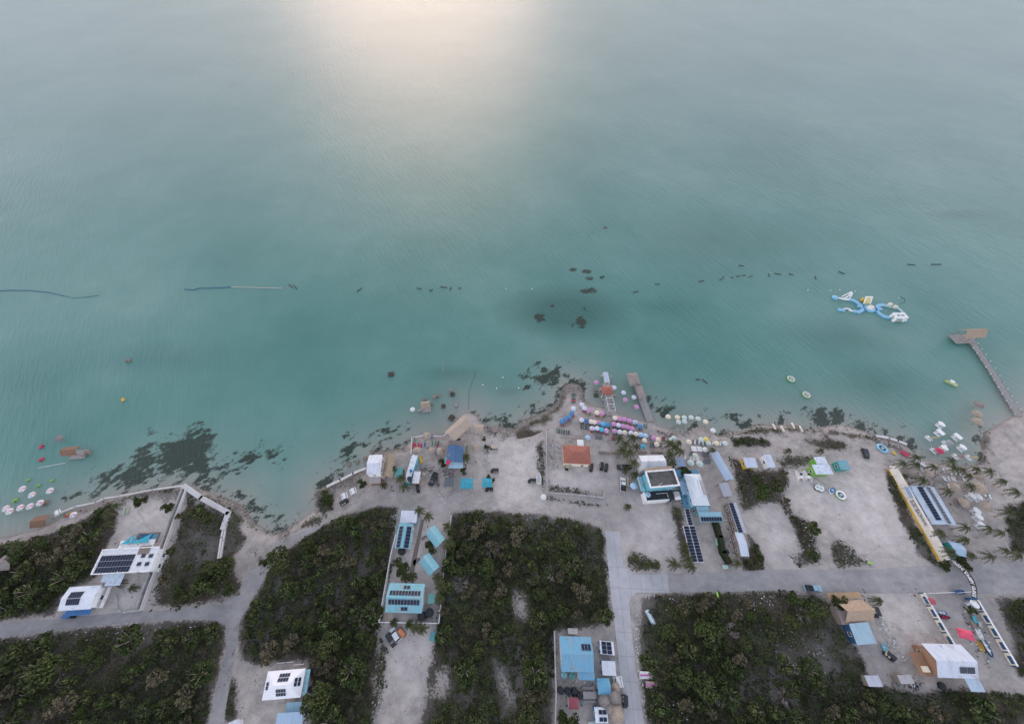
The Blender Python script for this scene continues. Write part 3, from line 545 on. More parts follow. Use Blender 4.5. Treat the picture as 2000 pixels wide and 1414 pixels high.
# ================================================================= BUILDINGS
def rect(cs, z):
    P = [at(a, b, z) for a, b in cs]; c = sum(P, Vector()) / 4
    u = ((P[1] - P[0]) + (P[2] - P[3])) / 2; v = ((P[0] - P[3]) + (P[1] - P[2])) / 2
    ang = math.atan2(u.y, u.x); vp = Vector((-math.sin(ang), math.cos(ang), 0))
    return c, u.length, abs(v.dot(vp)), ang
def zroof(kind, e, rise, w, d):
    if kind == 'gable_x': return lambda x, y: e + rise * (1 - abs(y) / (d / 2))
    if kind == 'gable_y': return lambda x, y: e + rise * (1 - abs(x) / (w / 2))
    if kind == 'shed': return lambda x, y: e + rise * (y / d + .5)
    if kind == 'shed_s': return lambda x, y: e + rise * (.5 - y / d)
    if kind == 'hip':
        m = min(w, d) / 2; return lambda x, y: e + rise * max(0, min(1, (d / 2 - abs(y)) / m, (w / 2 - abs(x)) / m))
    return lambda x, y: e
def roof_mb(kind, e, rise, w, d, th=.14):
    X, Y = w / 2, d / 2; f = zroof(kind, e, rise, w, d); mb = MB()
    if kind == 'gable_x': polys = [[(-X,-Y),(X,-Y),(X,0),(-X,0)], [(-X,0),(X,0),(X,Y),(-X,Y)]]; rim = [(-X,-Y),(X,-Y),(X,0),(X,Y),(-X,Y),(-X,0)]
    elif kind == 'gable_y': polys = [[(-X,-Y),(0,-Y),(0,Y),(-X,Y)], [(0,-Y),(X,-Y),(X,Y),(0,Y)]]; rim = [(-X,-Y),(0,-Y),(X,-Y),(X,Y),(0,Y),(-X,Y)]
    elif kind == 'hip':
        m = min(X, Y); a, b = (-X + m, 0), (X - m, 0)
        if Y > X: a, b = (0, -Y + m), (0, Y - m)
        if X >= Y: polys = [[(-X,-Y),(X,-Y),b,a], [(X,-Y),(X,Y),b], [(X,Y),(-X,Y),a,b], [(-X,Y),(-X,-Y),a]]
        else: polys = [[(-X,-Y),(X,-Y),a], [(X,-Y),(X,Y),b,a], [(X,Y),(-X,Y),b], [(-X,Y),(-X,-Y),a,b]]
        rim = [(-X,-Y),(X,-Y),(X,Y),(-X,Y)]
    else: polys = [[(-X,-Y),(X,-Y),(X,Y),(-X,Y)]]; rim = polys[0]
    for p in polys:
        q = []
        for pt in p:
            if not q or pt != q[-1]: q.append(pt)
        mb.face([(x, y, f(x, y)) for x, y in q]); mb.face([(x, y, f(x, y) - th) for x, y in q][::-1])
    for a, b in zip(rim, rim[1:] + rim[:1]): mb.face([(a[0], a[1], f(*a) - th), (b[0], b[1], f(*b) - th), (b[0], b[1], f(*b)), (a[0], a[1], f(*a))])
    return mb, f
def frame_mb(w, h):
    mb = MB(); t = .07
    mb.box(0, 0, h / 2 - t / 2, w, .10, t); mb.box(0, 0, -h / 2 + t / 2, w + .12, .16, t); mb.box(-w / 2 + t / 2, 0, 0, t, .10, h - 2 * t); mb.box(w / 2 - t / 2, 0, 0, t, .10, h - 2 * t); mb.box(0, 0, 0, .04, .06, h - 2 * t); return mb
WIN = frame_mb(1.2, 1.1).mesh('window', M['white']); PANE = MB().box(0, .01, 0, 1.06, .03, .96).mesh('pane', M['glass'])
DOOR = MB().box(0, 0, 1.0, .95, .08, 2.0).mesh('door', M['wood']); HANDLE = MB().box(.35, -.07, 1.0, .05, .06, .16).mesh('handle', M['steel'])
PNL = MB(); PNL.box(0, 0, 0, .94, 1.90, .05); PNL.box(0, 0, .03, .88, 1.84, .02, 0, 1); PNL = PNL.mesh('solar_panel', [M['steel'], M['cells']])
def put_window(root, x, y, z, rz, name='window'):
    o = link(name, WIN, root, (x, y, z), rz); link('pane', PANE, o); return o
def panels_on(parent, f, w, d, spec, lift=.12):
    for (x0, x1, y0, y1, nx, ny) in spec:
        for i in range(nx):
            for j in range(ny):
                cx = (x0 + (x1 - x0) * (i + .5) / nx) * w / 2; cy = (y0 + (y1 - y0) * (j + .5) / ny) * d / 2
                sx = (x1 - x0) * w / 2 / nx; sy = (y1 - y0) * d / 2 / ny; g = .05
                zx = (f(cx + g, cy) - f(cx - g, cy)) / (2 * g); zy = (f(cx, cy + g) - f(cx, cy - g)) / (2 * g)
                o = link('solar_panel', PNL, parent, (cx, cy, f(cx, cy) + lift)); o.rotation_euler = (math.atan(zy), -math.atan(zx), 0)
                o.scale = (sx * .93 / .94, sy * .93 / 1.90, 1)
def house(name, label, cs, e, kind='gable_x', rise=1.2, roofm=None, wallm=None, over=.45, panels=(), open_=False, win=True, cat=None, group=None, base=LZ, door=True, nomesh=False, extra=None, wallh=None):
    c, w, d, ang = rect(cs, e + rise * .25); root = thing(name, label, cat or name.split('_')[-1], (c.x, c.y, base), ang, group)
    e = e - base; mb, f = roof_mb(kind, e, rise, w, d); rf = part('roof', mb, roofm, root)
    ww, dd = w - 2 * over, d - 2 * over
    if open_:
        for sx in (-1, 0, 1) if w > 9 else (-1, 1):
            for sy in (-1, 1):
                part('post', MB().box(sx * (ww / 2 - .1), sy * (dd / 2 - .1), (f(sx * ww / 2, sy * dd / 2) - .16) / 2, .16, .16, f(sx * ww / 2, sy * dd / 2) - .16), wallm, root)
    else:
        mb = MB(); X, Y = ww / 2, dd / 2; cs_ = [(-X, -Y), (X, -Y), (X, Y), (-X, Y)]
        if kind == 'gable_x': rim = [(-X, -Y), (X, -Y), (X, 0), (X, Y), (-X, Y), (-X, 0)]
        elif kind == 'gable_y': rim = [(-X, -Y), (0, -Y), (X, -Y), (X, Y), (0, Y), (-X, Y)]
        else: rim = cs_
        g = (lambda x, y: e - .15) if kind in ('hip', 'flat') else (lambda x, y: f(x, y) - .16)
        for a, b in zip(rim, rim[1:] + rim[:1]): mb.face([(a[0], a[1], 0), (b[0], b[1], 0), (b[0], b[1], g(*b)), (a[0], a[1], g(*a))])
        part('wall', mb, wallm, root)
        if win:
            for (sd, L, ax) in ((-1, ww, 0), (1, ww, 0), (-1, dd, 1), (1, dd, 1)):
                n = max(1, min(4, int(L / 3.2))) if L > 2.4 else 0; lv = [1.55] + ([4.4] if e > 5.2 else [])
                for zz in lv:
                    if zz + .7 > e: continue
                    for k in range(n):
                        t = (k + .5) / n * L - L / 2
                        if door and ax == 0 and sd == -1 and k == n // 2 and zz < 2:
                            o = link('door', DOOR, root, (t, -Y - .03, 0)); link('handle', HANDLE, o); continue
                        if ax == 0: put_window(root, t, sd * (Y + .02), zz, 0 if sd < 0 else math.pi)
                        else: put_window(root, sd * (X + .02), t, zz, math.pi / 2 * sd)
    if w * d > 55 and kind != 'hip' and not open_:
        for k in range(2):
            x, y = w * random.uniform(-.4, .4), d * random.choice((-.44, .44)); part('vent_pipe', MB().tube((x, y, f(x, y) - .1), (x, y, f(x, y) + .5), .09).lathe([(.16, f(x, y) + .45), (.05, f(x, y) + .6)], 8, x, y), M['steel'], root)
    panels_on(rf, f, w, d, panels); root['w'] = w; root['d'] = d
    del root['w']; del root['d']
    return root, f, w, d, e
MR = metal_roof
LB = (.36, .50, .66); TQ = (.16, .40, .48); WH = (.62, .66, .74); LTQ = (.24, .46, .54); GY = (.38, .42, .50)
# -- western white house with pool
r1, f1, w1, d1, e1 = house('modern_house', 'large white modern house with a big array of dark solar panels, beside a pool', [(198,1074),(312,1066),(293,1117),(182,1121)], 5.6, 'flat', 0, paint((.70,.72,.76), .5, .1), M['white'], .5, [(-.93, .26, -.93, .48, 12, 3)])
part('parapet', MB().box(0, d1/2-.12, e1+.15, w1, .24, .4).box(-w1/2+.12, 0, e1+.15, .24, d1-.5, .4).box(0, -d1/2+.12, e1+.15, w1, .24, .4), M['white'], r1)
for (x, y) in ((.55, .30), (.82, .26), (.52, -.35), (.80, -.38)): part('skylight', MB().box(x*w1/2, y*d1/2, e1+.1, 1.2, 1.1, .22), M['glass'], r1)
part('upper_terrace', MB().box(.50*w1/2, .78*d1/2, e1+.06, 3.6, 2.6, .12), M['wood'], r1)
part('front_canopy', MB().box(0, d1/2+1.2, e1-1.2, w1*.62, 3.0, .2), M['white'], r1)
part('rear_canopy', MB().box(-.12*w1, -d1/2-1.6, 3.6, w1*.26, 3.4, .18), paint((.50,.60,.70)), r1); part('rear_canopy', MB().box(-.30*w1, -d1/2-1.0, 3.5, w1*.12, 2.2, .18), paint((.50,.60,.70)), r1)
c, w, d, a = rect([(270,1044),(310,1041),(306,1057),(267,1058)], LZ)
t = thing('swimming_pool', 'small rectangular blue swimming pool beside the modern white house', 'pool', (c.x, c.y, LZ), a)
part('coping', MB().box(0, d/2+.2, .08, w+.8, .4, .18).box(0, -d/2-.2, .08, w+.8, .4, .18).box(-w/2-.2, 0, .08, .4, d, .18).box(w/2+.2, 0, .08, .4, d, .18), M['wood'], t)
part('pool_water', MB().box(-w*.12, 0, .03, w*.72, d-.02, .1), paint((.03,.12,.24), .08, .2), t); part('shallow_shelf', MB().box(w*.37, 0, .04, w*.26, d-.02, .1), paint((.10,.30,.42), .08, .2), t)
def sail(label, pts):
    P = [at(a, b, z) for a, b, z in pts]; c = sum(P, Vector()) / 3; L = [p - c for p in P]; mb = MB()
    m = [(L[i] + L[(i + 1) % 3]) / 2 * .80 for i in range(3)]
    top = [L[0], m[0], L[1], m[1], L[2], m[2]]
    mb.face(top); mb.face([p - Vector((0, 0, .04)) for p in top][::-1])
    c0 = Vector((c.x, c.y, LZ)); t = thing('shade_sail', label, 'shade sail', c0, 0, 'turquoise shade sails beside the pool')
    for v in range(len(mb.v)): mb.v[v] = (mb.v[v][0], mb.v[v][1], mb.v[v][2] + c.z - LZ)
    part('canopy', mb, M['sail'], t)
    for p in L: part('post', MB().tube((p.x, p.y, 0), (p.x, p.y, p.z + c.z - LZ), .06), M['steel'], t)
sail('smaller turquoise triangular shade sail west of the pool', [(262,1043,4),(235,1063,5),(250,1062,5)])
sail('larger turquoise triangular shade sail stretched over the blue pool', [(298,1041,4),(250,1062,5.2),(290,1059,5.2)])
sail('middle turquoise shade sail between the two outer sails', [(261,1044,4.2),(252,1062,5.2),(268,1061,5.2)])
r2, f2, w2, d2, e2 = house('guest_house', 'white guest house with twelve solar panels near the western dirt road', [(133,1145),(185,1144),(189,1187),(113,1194)], 4.6, 'gable_x', .8, paint((.66,.71,.78), .5, .1), M['white'], .5, [(-.62, .20, -.62, .55, 6, 2)])
part('side_stair', MB().box(w2/2+.7, 0, 1.6, 1.1, d2*.9, .14).box(w2/2+1.3, 0, 2.2, .05, d2*.9, 1.0), M['white'], r2)
part('carport', MB().box(0, -d2/2-.6, 2.4, w2*.8, 1.6, .12), M['blue'], r2)
h3, f3, w3, d3, e3 = house('hip_roof_house', 'white hip-roofed house with solar panels on all four slopes', [(520,1311),(595,1305),(586,1362),(511,1368)], 4.8, 'hip', 2.0, paint((.72,.74,.79), .5, .08), M['white'], .6, [(-.26,.30,.20,.80,4,2),(-.26,.26,-.82,-.28,4,2),(.62,.92,-.20,.42,2,2),(-.92,-.70,-.30,.25,1,2)])
part('terrace_rail', MB().box(-w3*.22, d3/2+1.6, 1.0, w3*.42, .12, 1.0).box(w3*.18, d3/2+.9, 1.0, w3*.3, .12, 1.0), M['white'], h3)
part('lean_to', MB().box(w3/2+.6, 0, 3.6, 1.2, d3*.9, .12), paint(LTQ), h3)
house('blue_roof_annex', 'light blue metal-roofed building below the hip-roofed white house', [(542,1391),(592,1389),(588,1436),(536,1440)], 4.0, 'shed', .6, MR(LB), M['white'], .4, cat='annex')
house('blue_roof_shed', 'smaller pale blue roofed shed between the white hip house and larger annex', [(561,1371),(595,1369),(591,1390),(557,1392)], 3.4, 'shed', .4, MR((.30,.50,.62)), M['white'], .3, cat='shed')
house('white_shed', 'small white shed at the bottom frame edge by the dirt road', [(442,1412),(464,1404),(470,1420),(448,1428)], 3.0, 'gable_y', .5, MR(WH), M['white'], .3, cat='shed', win=False)
# -- turquoise-roofed lot
house('long_bungalow', 'turquoise-roofed bungalow with two columns of six solar panels', [(779,1021),(808,1022),(800,1072),(770,1070)], 4.6, 'gable_y', 1.1, MR(TQ, 'X'), M['white'], .5, [(-.84,-.18,-.95,.72,1,6),(.20,.88,-.95,.72,1,6)])
house('white_roof_cottage', 'pale blue-white roofed cottage joined north of the turquoise bungalow', [(784,997),(816,998),(813,1021),(781,1020)], 4.4, 'shed', .4, MR(WH), M['turq'], .4, cat='cottage')
house('cabin', 'northern turquoise gabled cabin set at an angle beside the stone path', [(849,1025),(870,1052),(851,1070),(830,1041)], 4.4, 'gable_x', 1.6, MR(TQ), M['white'], .4, group='twin turquoise cabins')
house('cabin', 'southern turquoise gabled cabin set at an angle above the big house', [(837,1078),(858,1105),(839,1126),(818,1097)], 4.4, 'gable_x', 1.6, MR(TQ), M['white'], .4, group='twin turquoise cabins')
h8, f8, w8, d8, e8 = house('turquoise_house', 'big turquoise-roofed house with two long rows of ten solar panels', [(760,1138),(830,1139),(823,1198),(752,1195)], 6.2, 'gable_x', 2.0, MR(TQ), M['white'], .6, [(-.86,.86,.12,.50,10,1),(-.86,.86,-.52,-.12,10,1),(-.16,.22,.58,.86,2,1),(-.16,.22,-.88,-.62,2,1)])
house('green_roof_annex', 'small two-step turquoise annex beside the big turquoise-roofed house', [(836,1159),(850,1159),(849,1178),(836,1178)], 3.6, 'shed', .4, MR((.14,.36,.34)), M['white'], .2, cat='annex', win=False)
house('turquoise_shed', 'small turquoise flat shed by the parking yard southeast of the big house', [(842,1232),(852,1234),(848,1253),(838,1250)], 2.8, 'shed', .2, MR((.08,.28,.32)), M['teal'], .1, cat='shed', win=False)
# -- compound by the concrete road
house('blue_house', 'large light blue roofed house beside the concrete road', [(1093,1241),(1154,1244),(1161,1313),(1097,1312)], 5.6, 'gable_x', 1.8, MR((.13,.34,.50)), M['white'], .5, [(.30,.90,.20,.62,3,1)])
house('blue_house_wing', 'blue lean-to wing stuck to the south side of the blue house', [(1130,1313),(1161,1313),(1162,1329),(1130,1327)], 3.8, 'shed', .6, MR((.12,.33,.50)), M['white'], .2, cat='wing')
house('solar_pavilion', 'white pavilion with six solar panels beside the concrete road', [(1171,1250),(1198,1253),(1200,1279),(1173,1277)], 3.6, 'shed_s', .5, paint((.66,.70,.76)), M['blue'], .2, [(-.82,.68,-.92,.92,2,3)], cat='pavilion')
house('white_shed', 'white metal-roofed shed between the solar pavilion and small blue cabin', [(1174,1289),(1200,1291),(1205,1319),(1178,1319)], 3.4, 'shed', .4, MR(WH), M['blue'], .2, cat='shed')
house('blue_cabin', 'small blue gabled cabin by the road, north of the thatched umbrellas', [(1166,1324),(1190,1324),(1194,1356),(1168,1356)], 3.4, 'gable_x', .9, MR((.10,.33,.50)), M['blue'], .3, cat='cabin')
house('red_roof_shed', 'dark red roofed shed beside the black water tanks', [(1110,1361),(1129,1362),(1131,1385),(1111,1385)], 3.2, 'shed', .4, MR((.28,.06,.08)), M['white'], .2, cat='shed', win=False)
house('solar_shed', 'blue-and-white shed with four solar panels at the bottom frame edge', [(1160,1380),(1185,1381),(1188,1412),(1164,1412)], 3.4, 'gable_x', .5, paint((.62,.68,.74)), M['blue'], .2, [(-.40,.84,.10,.72,2,1),(-.40,.84,-.82,-.2,2,1)], cat='shed')
house('turquoise_hut', 'pale turquoise hut roof peeking at the bottom edge beneath the solar shed', [(1152,1411),(1163,1411),(1163,1424),(1152,1424)], 2.8, 'shed', .3, MR(LTQ), M['white'], .1, cat='hut', win=False)
house('storage_container', 'grey box container north of the large blue house', [(1110,1226),(1129,1227),(1129,1238),(1109,1238)], 3.0, 'flat', 0, M['concrete'], M['steel'], .05, cat='container', win=False)
# -- beach bar area in the middle
h15, f15, w15, d15, e15 = house('shore_house', 'white two-storey house on the waterline left of the thatched hall', [(720,889),(745,886),(744,926),(716,925)], 6.8, 'gable_x', 1.4, MR(WH), M['white'], .3)
house('tin_lean_to', 'grey-blue and brown tin lean-to south of the white shore house', [(722,927),(744,926),(744,943),(723,944)], 3.2, 'shed', .4, MR((.36,.33,.33)), M['wood_orange'], .2, cat='lean-to', win=False)
house('turquoise_hut', 'small turquoise tin hut between the shore house and white long building', [(773,913),(788,913),(785,932),(770,932)], 3.2, 'shed', .3, MR((.12,.38,.38)), M['wood'], .1, cat='hut', win=False)
lw, fl_, wl_, dl_, el_ = house('long_white_building', 'long narrow white building with a blue tank on its roof', [(800,888),(811,888),(805,944),(794,940)], 4.6, 'flat', 0, paint((.62,.68,.74)), M['turq'], .1, cat='building')
house('white_cabin', 'white flat-roofed cabin attached to the long narrow white building', [(807,920),(821,921),(819,944),(806,943)], 3.8, 'shed', .2, paint((.68,.71,.76)), M['wood_orange'], .1, cat='cabin')
h19, f19, w19, d19, e19 = house('blue_tin_house', 'deep blue tin-roofed beach bar with a dark red roof patch', [(873,870),(905,870),(904,903),(872,901)], 5.0, 'gable_y', .6, MR((.05,.13,.26)), M['wood'], .3, cat='beach bar')
part('red_sheet', MB().box(-.36*w19, -.55*d19, 5.0-LZ+.38, w19*.24, d19*.28, .05), M['crimson'], h19); part('turquoise_sheet', MB().box(-.5*w19, -.45*d19, 5.0-LZ+.12, w19*.14, d19*.34, .05), M['turq'], h19)
house('blue_awning', 'pale blue awning roof south of the deep blue beach bar', [(876,898),(904,898),(904,914),(876,914)], 4.0, 'shed', .4, MR((.34,.52,.64)), M['wood'], .2, cat='awning', open_=True)
house('thatch_porch', 'grey thatched porch north of the deep blue beach bar', [(876,860),(905,860),(905,869),(876,869)], 4.4, 'flat', 0, M['thatch_grey'], M['wood'], .2, cat='porch', open_=True)
for lab, cs in (('western turquoise canopy pavilion on the sandy yard', [(900,933),(924,934),(924,954),(899,954)]), ('eastern turquoise canopy pavilion partly under a round tree', [(941,932),(961,934),(961,950),(943,952)])):
    house('canopy_pavilion', lab, cs, 3.2, 'gable_x', .6, paint((.04,.30,.40), .8), M['wood'], .2, cat='pavilion', open_=True, group='turquoise canopy pavilions')
house('workshop_pergola', 'half-covered workshop pergola cluttered with timber between parked vehicles', [(868,932),(886,932),(886,950),(868,950)], 3.0, 'flat', 0, MR((.10,.12,.14)), M['wood'], .1, cat='pergola', open_=True)
# -- thatched halls
def thatched(name, label, cs, e, kind, rise, mat, cat, open_=True, base=LZ, deck=False, over=.7):
    root, f, w, d, e = house(name, label, cs, e, kind, rise, mat, M['wood'], over, cat=cat, open_=open_, base=base, win=False)
    mb = MB()   # shaggy eaves and layered rows of fronds
    for k in range(int((w + d) * 9)):
        s = random.choice((0, 0, 1)); x, y = random.uniform(-w/2, w/2), random.uniform(-d/2, d/2)
        if s == 0: y = random.choice((-1, 1)) * d / 2
        if random.random() < .5: y = random.uniform(-d/2, d/2)
        a = random.uniform(0, 6.28); z = f(x, y); L = random.uniform(.3, .7)
        mb.face([(x - .09, y, z + .04), (x + .09, y, z + .04), (x + .05 + L*.5*math.cos(a), y + L*math.sin(a)*.5, z + .10)])
    part('frond_layer', mb, mat, root)
    if deck: part('deck', MB().box(0, 0, .15, w, d, .2), M['wood_grey'], root)
    return root
thatched('thatched_hall', 'long thatched hall set diagonally on the rocky point', [(902,808),(920,828),(889,860),(868,846)], 5.0, 'gable_y', 2.6, M['thatch_pale'], 'hall')
thatched('thatched_hut', 'small square thatched hut east of the long thatched hall', [(928,828),(944,828),(944,846),(928,845)], 3.6, 'gable_x', 1.4, M['thatch_pale'], 'hut')
thatched('thatched_tunnel', 'barrel-shaped brown thatched roof beside the white shore house', [(750,888),(771,888),(769,932),(749,932)], 4.0, 'gable_y', 2.2, M['thatch'], 'hall')
thatched('thatched_hut', 'square thatched hut standing in the lagoon among wooden benches', [(822,784),(839,782),(839,796),(823,797)], 3.4, 'gable_x', 1.2, M['thatch'], 'hut', base=0, deck=True)
thatched('thatched_hut', 'worn brown gabled thatched hut standing in the western lagoon', [(125,873),(156,870),(148,888),(118,890)], 3.4, 'gable_x', 1.4, M['thatch_brown'], 'hut', base=0, deck=True)
thatched('collapsed_hut', 'collapsed brown thatched hut in the shallows by the western shore', [(68,1010),(95,1003),(90,1028),(56,1030)], 2.4, 'gable_x', 1.0, M['thatch_brown'], 'hut', base=0)
thatched('large_thatched_hall', 'large tan thatched hall south of the dirt street', [(1635,1173),(1688,1171),(1709,1212),(1656,1216)], 3.8, 'gable_x', 2.8, M['thatch_tan'], 'hall')
thatched('thatched_hut', 'low grey thatched hut roof in the grove at the left frame edge', [(0,1085),(26,1083),(24,1112),(-6,1114)], 3.6, 'gable_x', 1.2, M['thatch_grey'], 'hut')
house('metal_strip_roof', 'narrow grey and rust roof along the large thatched hall', [(1632,1183),(1644,1182),(1656,1219),(1644,1220)], 3.2, 'shed', .3, MR((.30,.27,.26)), M['wood'], .1, cat='lean-to', win=False)
house('thatch_ruin', 'broken unfinished thatch deck north of the large thatched hall', [(1616,1158),(1678,1155),(1684,1168),(1620,1170)], 2.8, 'flat', 0, thatch_mat((.42,.29,.18)), M['wood'], .2, cat='ruin', open_=True)
house('blue_metal_hall', 'light blue corrugated hall with folded roof beside a brown brush patch', [(1656,1218),(1692,1214),(1714,1257),(1675,1259)], 3.4, 'shed', .8, MR((.34,.50,.60)), M['navy'], .3, cat='hall')
# -- red tiled house and pergola
def tile_mat(c):
    m, nt, b = nodes('roof_tiles'); b.inputs['Roughness'].default_value = .8; tc = N(nt, 'ShaderNodeTexCoord').outputs['Object']
    f = noise(nt, 2.2, 4, .7, tc); g = noise(nt, .4, 3, .5, tc); w = N(nt, 'ShaderNodeTexWave', bands_direction='Y'); w.inputs['Scale'].default_value = 1.1; nt.links.new(tc, w.inputs[0])
    col = ramp(nt, f, [(.3, mul(c, .6)), (.5, c), (.75, mul(c, 1.5))]); col = mix(nt, mth(nt, 'MULTIPLY', g, .5), col, (.30, .16, .10)); nt.links.new(col, b.inputs['Base Color']); bump(nt, b, w.outputs['Fac'], .06); return m
M['tile'] = tile_mat((.30, .095, .075))
h25, f25, w25, d25, e25 = house('red_tiled_house', 'red tiled hip-roofed house beside the wooden pergola', [(1100,868),(1153,870),(1155,906),(1101,903)], 4.6, 'hip', 2.4, M['tile'], M['cream'], .5)
mb = MB()
for k in range(9): mb.box(-w25/2-1.8+0, -d25*.42+k*d25*.115, 3.2, 3.4, .12, .12)
for k in range(13): mb.box(-w25*.5+k*w25*.075, d25/2+1.8, 3.2, .12, 3.4, .12)
mb.box(-w25/2-3.4, 0, 3.08, .14, d25+6, .14).box(-w25*.1, d25/2+3.4, 3.08, w25*.95, .14, .14)
t = thing('pergola', 'L-shaped open wooden pergola wrapped round the red tiled house', 'pergola', h25.location, h25.rotation_euler[2]); part('rafters', mb, M['wood'], t)
for (x, y) in ((-w25/2-3.4, -d25*.45), (-w25/2-3.4, 0), (-w25/2-3.4, d25/2+3), (-.1*w25, d25/2+3.4), (.35*w25, d25/2+3.4)): part('post', MB().box(x, y, 1.5, .16, .16, 3.0), M['wood'], t)
part('white_sheet', MB().box(.18*w25, d25/2+1.5, 3.32, w25*.24, 2.8, .05), M['white'], t)
part('paving', MB().box(-w25/2-1.8, 1, .04, 3.6, d25+3, .08), M['concrete'], t)
# -- hotel cluster
house('white_gabled_hall', 'white gabled hall joined north of the flat-roofed hotel', [(1244,888),(1290,889),(1309,914),(1259,918)], 5.6, 'gable_x', 1.2, MR((.66,.69,.74)), M['white'], .4, cat='hall')
h27, f27, w27, d27, e27 = house('hotel_block', 'blue-walled hotel block with a stained grey flat roof and white parapet', [(1261,922),(1315,917),(1326,948),(1270,952)], 8.4, 'flat', 0, paint((.11,.105,.105), .9, .5, 0, .4), paint((.12,.42,.52)), .15)
part('parapet', MB().box(0, d27/2, e27+.25, w27+.4, .4, .7).box(0, -d27/2, e27+.25, w27+.4, .4, .7).box(-w27/2, 0, e27+.25, .4, d27-.4, .7).box(w27/2, 0, e27+.25, .4, d27-.4, .7), M['white'], h27)
part('mast', MB().tube((-w27*.2, -d27*.42, e27), (-w27*.2, -d27*.42, e27+3.5), .06), M['white'], h27); part('rubble_edge', MB().box(0, d27/2+.9, e27-.4, w27*.95, 1.2, .5), M['thatch_tan'], h27)
part('balcony', MB().box(-w27/2-.9, 0, 3.4, 1.6, d27*.9, .15).box(-w27/2-1.7, 0, 4.0, .08, d27*.9, 1.0), paint((.30,.55,.62)), h27)
c, w, d, a = rect([(1256,962),(1328,957),(1332,974),(1262,980)], 3.2)
t = thing('service_yard', 'dark service terrace with white railing south of the flat-roofed hotel', 'terrace', (c.x, c.y, LZ), a)
part('slab', MB().box(0, 0, 2.5, w, d, .3), M['black'], t); part('white_wall', MB().box(-w/2, 0, 1.7, .35, d, 3.4).box(-w*.18, -d/2, 1.7, w*.6, .35, 3.4), M['white'], t); part('cooler', MB().box(w*.36, 0, 3.1, 2.0, 1.8, 1.0), M['steel'], t); part('cooler', MB().box(w*.36, -d*.33, 3.1, 1.9, 1.6, .8), M['white'], t)
part('railing', MB().path([(-w*.2, d*.2, 3.6), (w*.1, d*.2, 3.6), (w*.1, -d*.3, 3.6)], .06), M['white'], t)
h28, f28, w28, d28, e28 = house('hip_roof_restaurant', 'long white and pale blue hip-roofed restaurant with dormer, beside the hotel', [(1338,924),(1370,924),(1388,986),(1355,986)], 6.4, 'hip', 3.0, MR((.56,.63,.70)), paint((.22,.46,.60)), .5, cat='restaurant')
part('dormer', MB().box(w28*.10, 0, e28+2.0, w28*.34, d28*.42, 1.4), MR((.40,.38,.36)), h28)
part('verandah', MB().box(0, d28/2+1.4, 2.6, w28+2.5, 2.6, .15).box(w28/2+1.0, 0, 2.6, 1.6, d28, .15).box(-w28/2-.9, -d28*.1, 2.6, 1.4, d28*.8, .15), paint((.08,.25,.38)), h28)
house('blue_awning', 'grey-blue awning between the flat-roofed hotel and the hip-roofed restaurant', [(1326,940),(1338,939),(1344,965),(1332,966)], 4.4, 'shed', .3, MR((.28,.42,.56)), M['white'], .1, cat='awning', open_=True)
house('grey_kiosk', 'slate blue kiosk roof between palms north of the restaurant', [(1319,895),(1332,893),(1341,910),(1322,912)], 3.4, 'shed', .4, MR((.26,.34,.48)), M['white'], .2, cat='kiosk')
house('grey_bar', 'long pale grey-blue bar roof on the beach east of white umbrellas', [(1393,884),(1409,881),(1428,936),(1413,940)], 4.0, 'gable_y', .6, MR((.36,.47,.62)), M['wood'], .3, cat='bar', open_=True)
house('grey_shed', 'square grey shed with drooping white canopies south of the grey bar', [(1406,943),(1421,943),(1431,968),(1411,970)], 3.6, 'shed', .3, MR((.36,.38,.44)), M['wood'], .2, cat='shed', open_=True)
house('panelled_row', 'narrow building topped by one column of eleven solar panels', [(1424,981),(1439,982),(1457,1040),(1440,1041)], 4.0, 'flat', 0, MR((.44,.48,.56)), M['wood'], .1, [(-.98,.20,-.98,.98,1,11)], cat='building')
house('white_row', 'white and grey roofed end building south of the single panel column', [(1436,1038),(1453,1040),(1462,1086),(1447,1086)], 4.0, 'gable_x', .5, MR((.52,.60,.70)), M['wood'], .2, cat='building')
house('turquoise_link', 'turquoise metal roof with eight solar panels south of the restaurant', [(1364,1000),(1409,1000),(1412,1019),(1367,1019)], 4.4, 'shed', .5, MR((.24,.44,.54)), M['turq'], .2, [(-.92,.92,-.95,0,8,1)], cat='building', open_=True)
house('turquoise_porch', 'small turquoise porch roof between the restaurant and panelled link', [(1360,989),(1383,989),(1385,1000),(1362,1000)], 4.3, 'shed', .3, MR((.26,.48,.58)), M['turq'], .1, cat='porch', open_=True)
house('solar_carport', 'long carport covered by two columns of eleven solar panels', [(1337,1027),(1358,1027),(1373,1098),(1347,1098)], 3.8, 'shed', .5, M['white'], M['steel'], .2, [(-.98,-.02,-.98,.98,1,11),(.02,.98,-.98,.98,1,11)], cat='carport', open_=True)
house('narrow_carport', 'narrow carport with one column of six panels north of the long carport', [(1337,994),(1346,994),(1354,1026),(1343,1026)], 3.4, 'shed', .3, M['white'], M['steel'], .1, [(-.9,.9,-.98,.98,1,6)], cat='carport', open_=True)
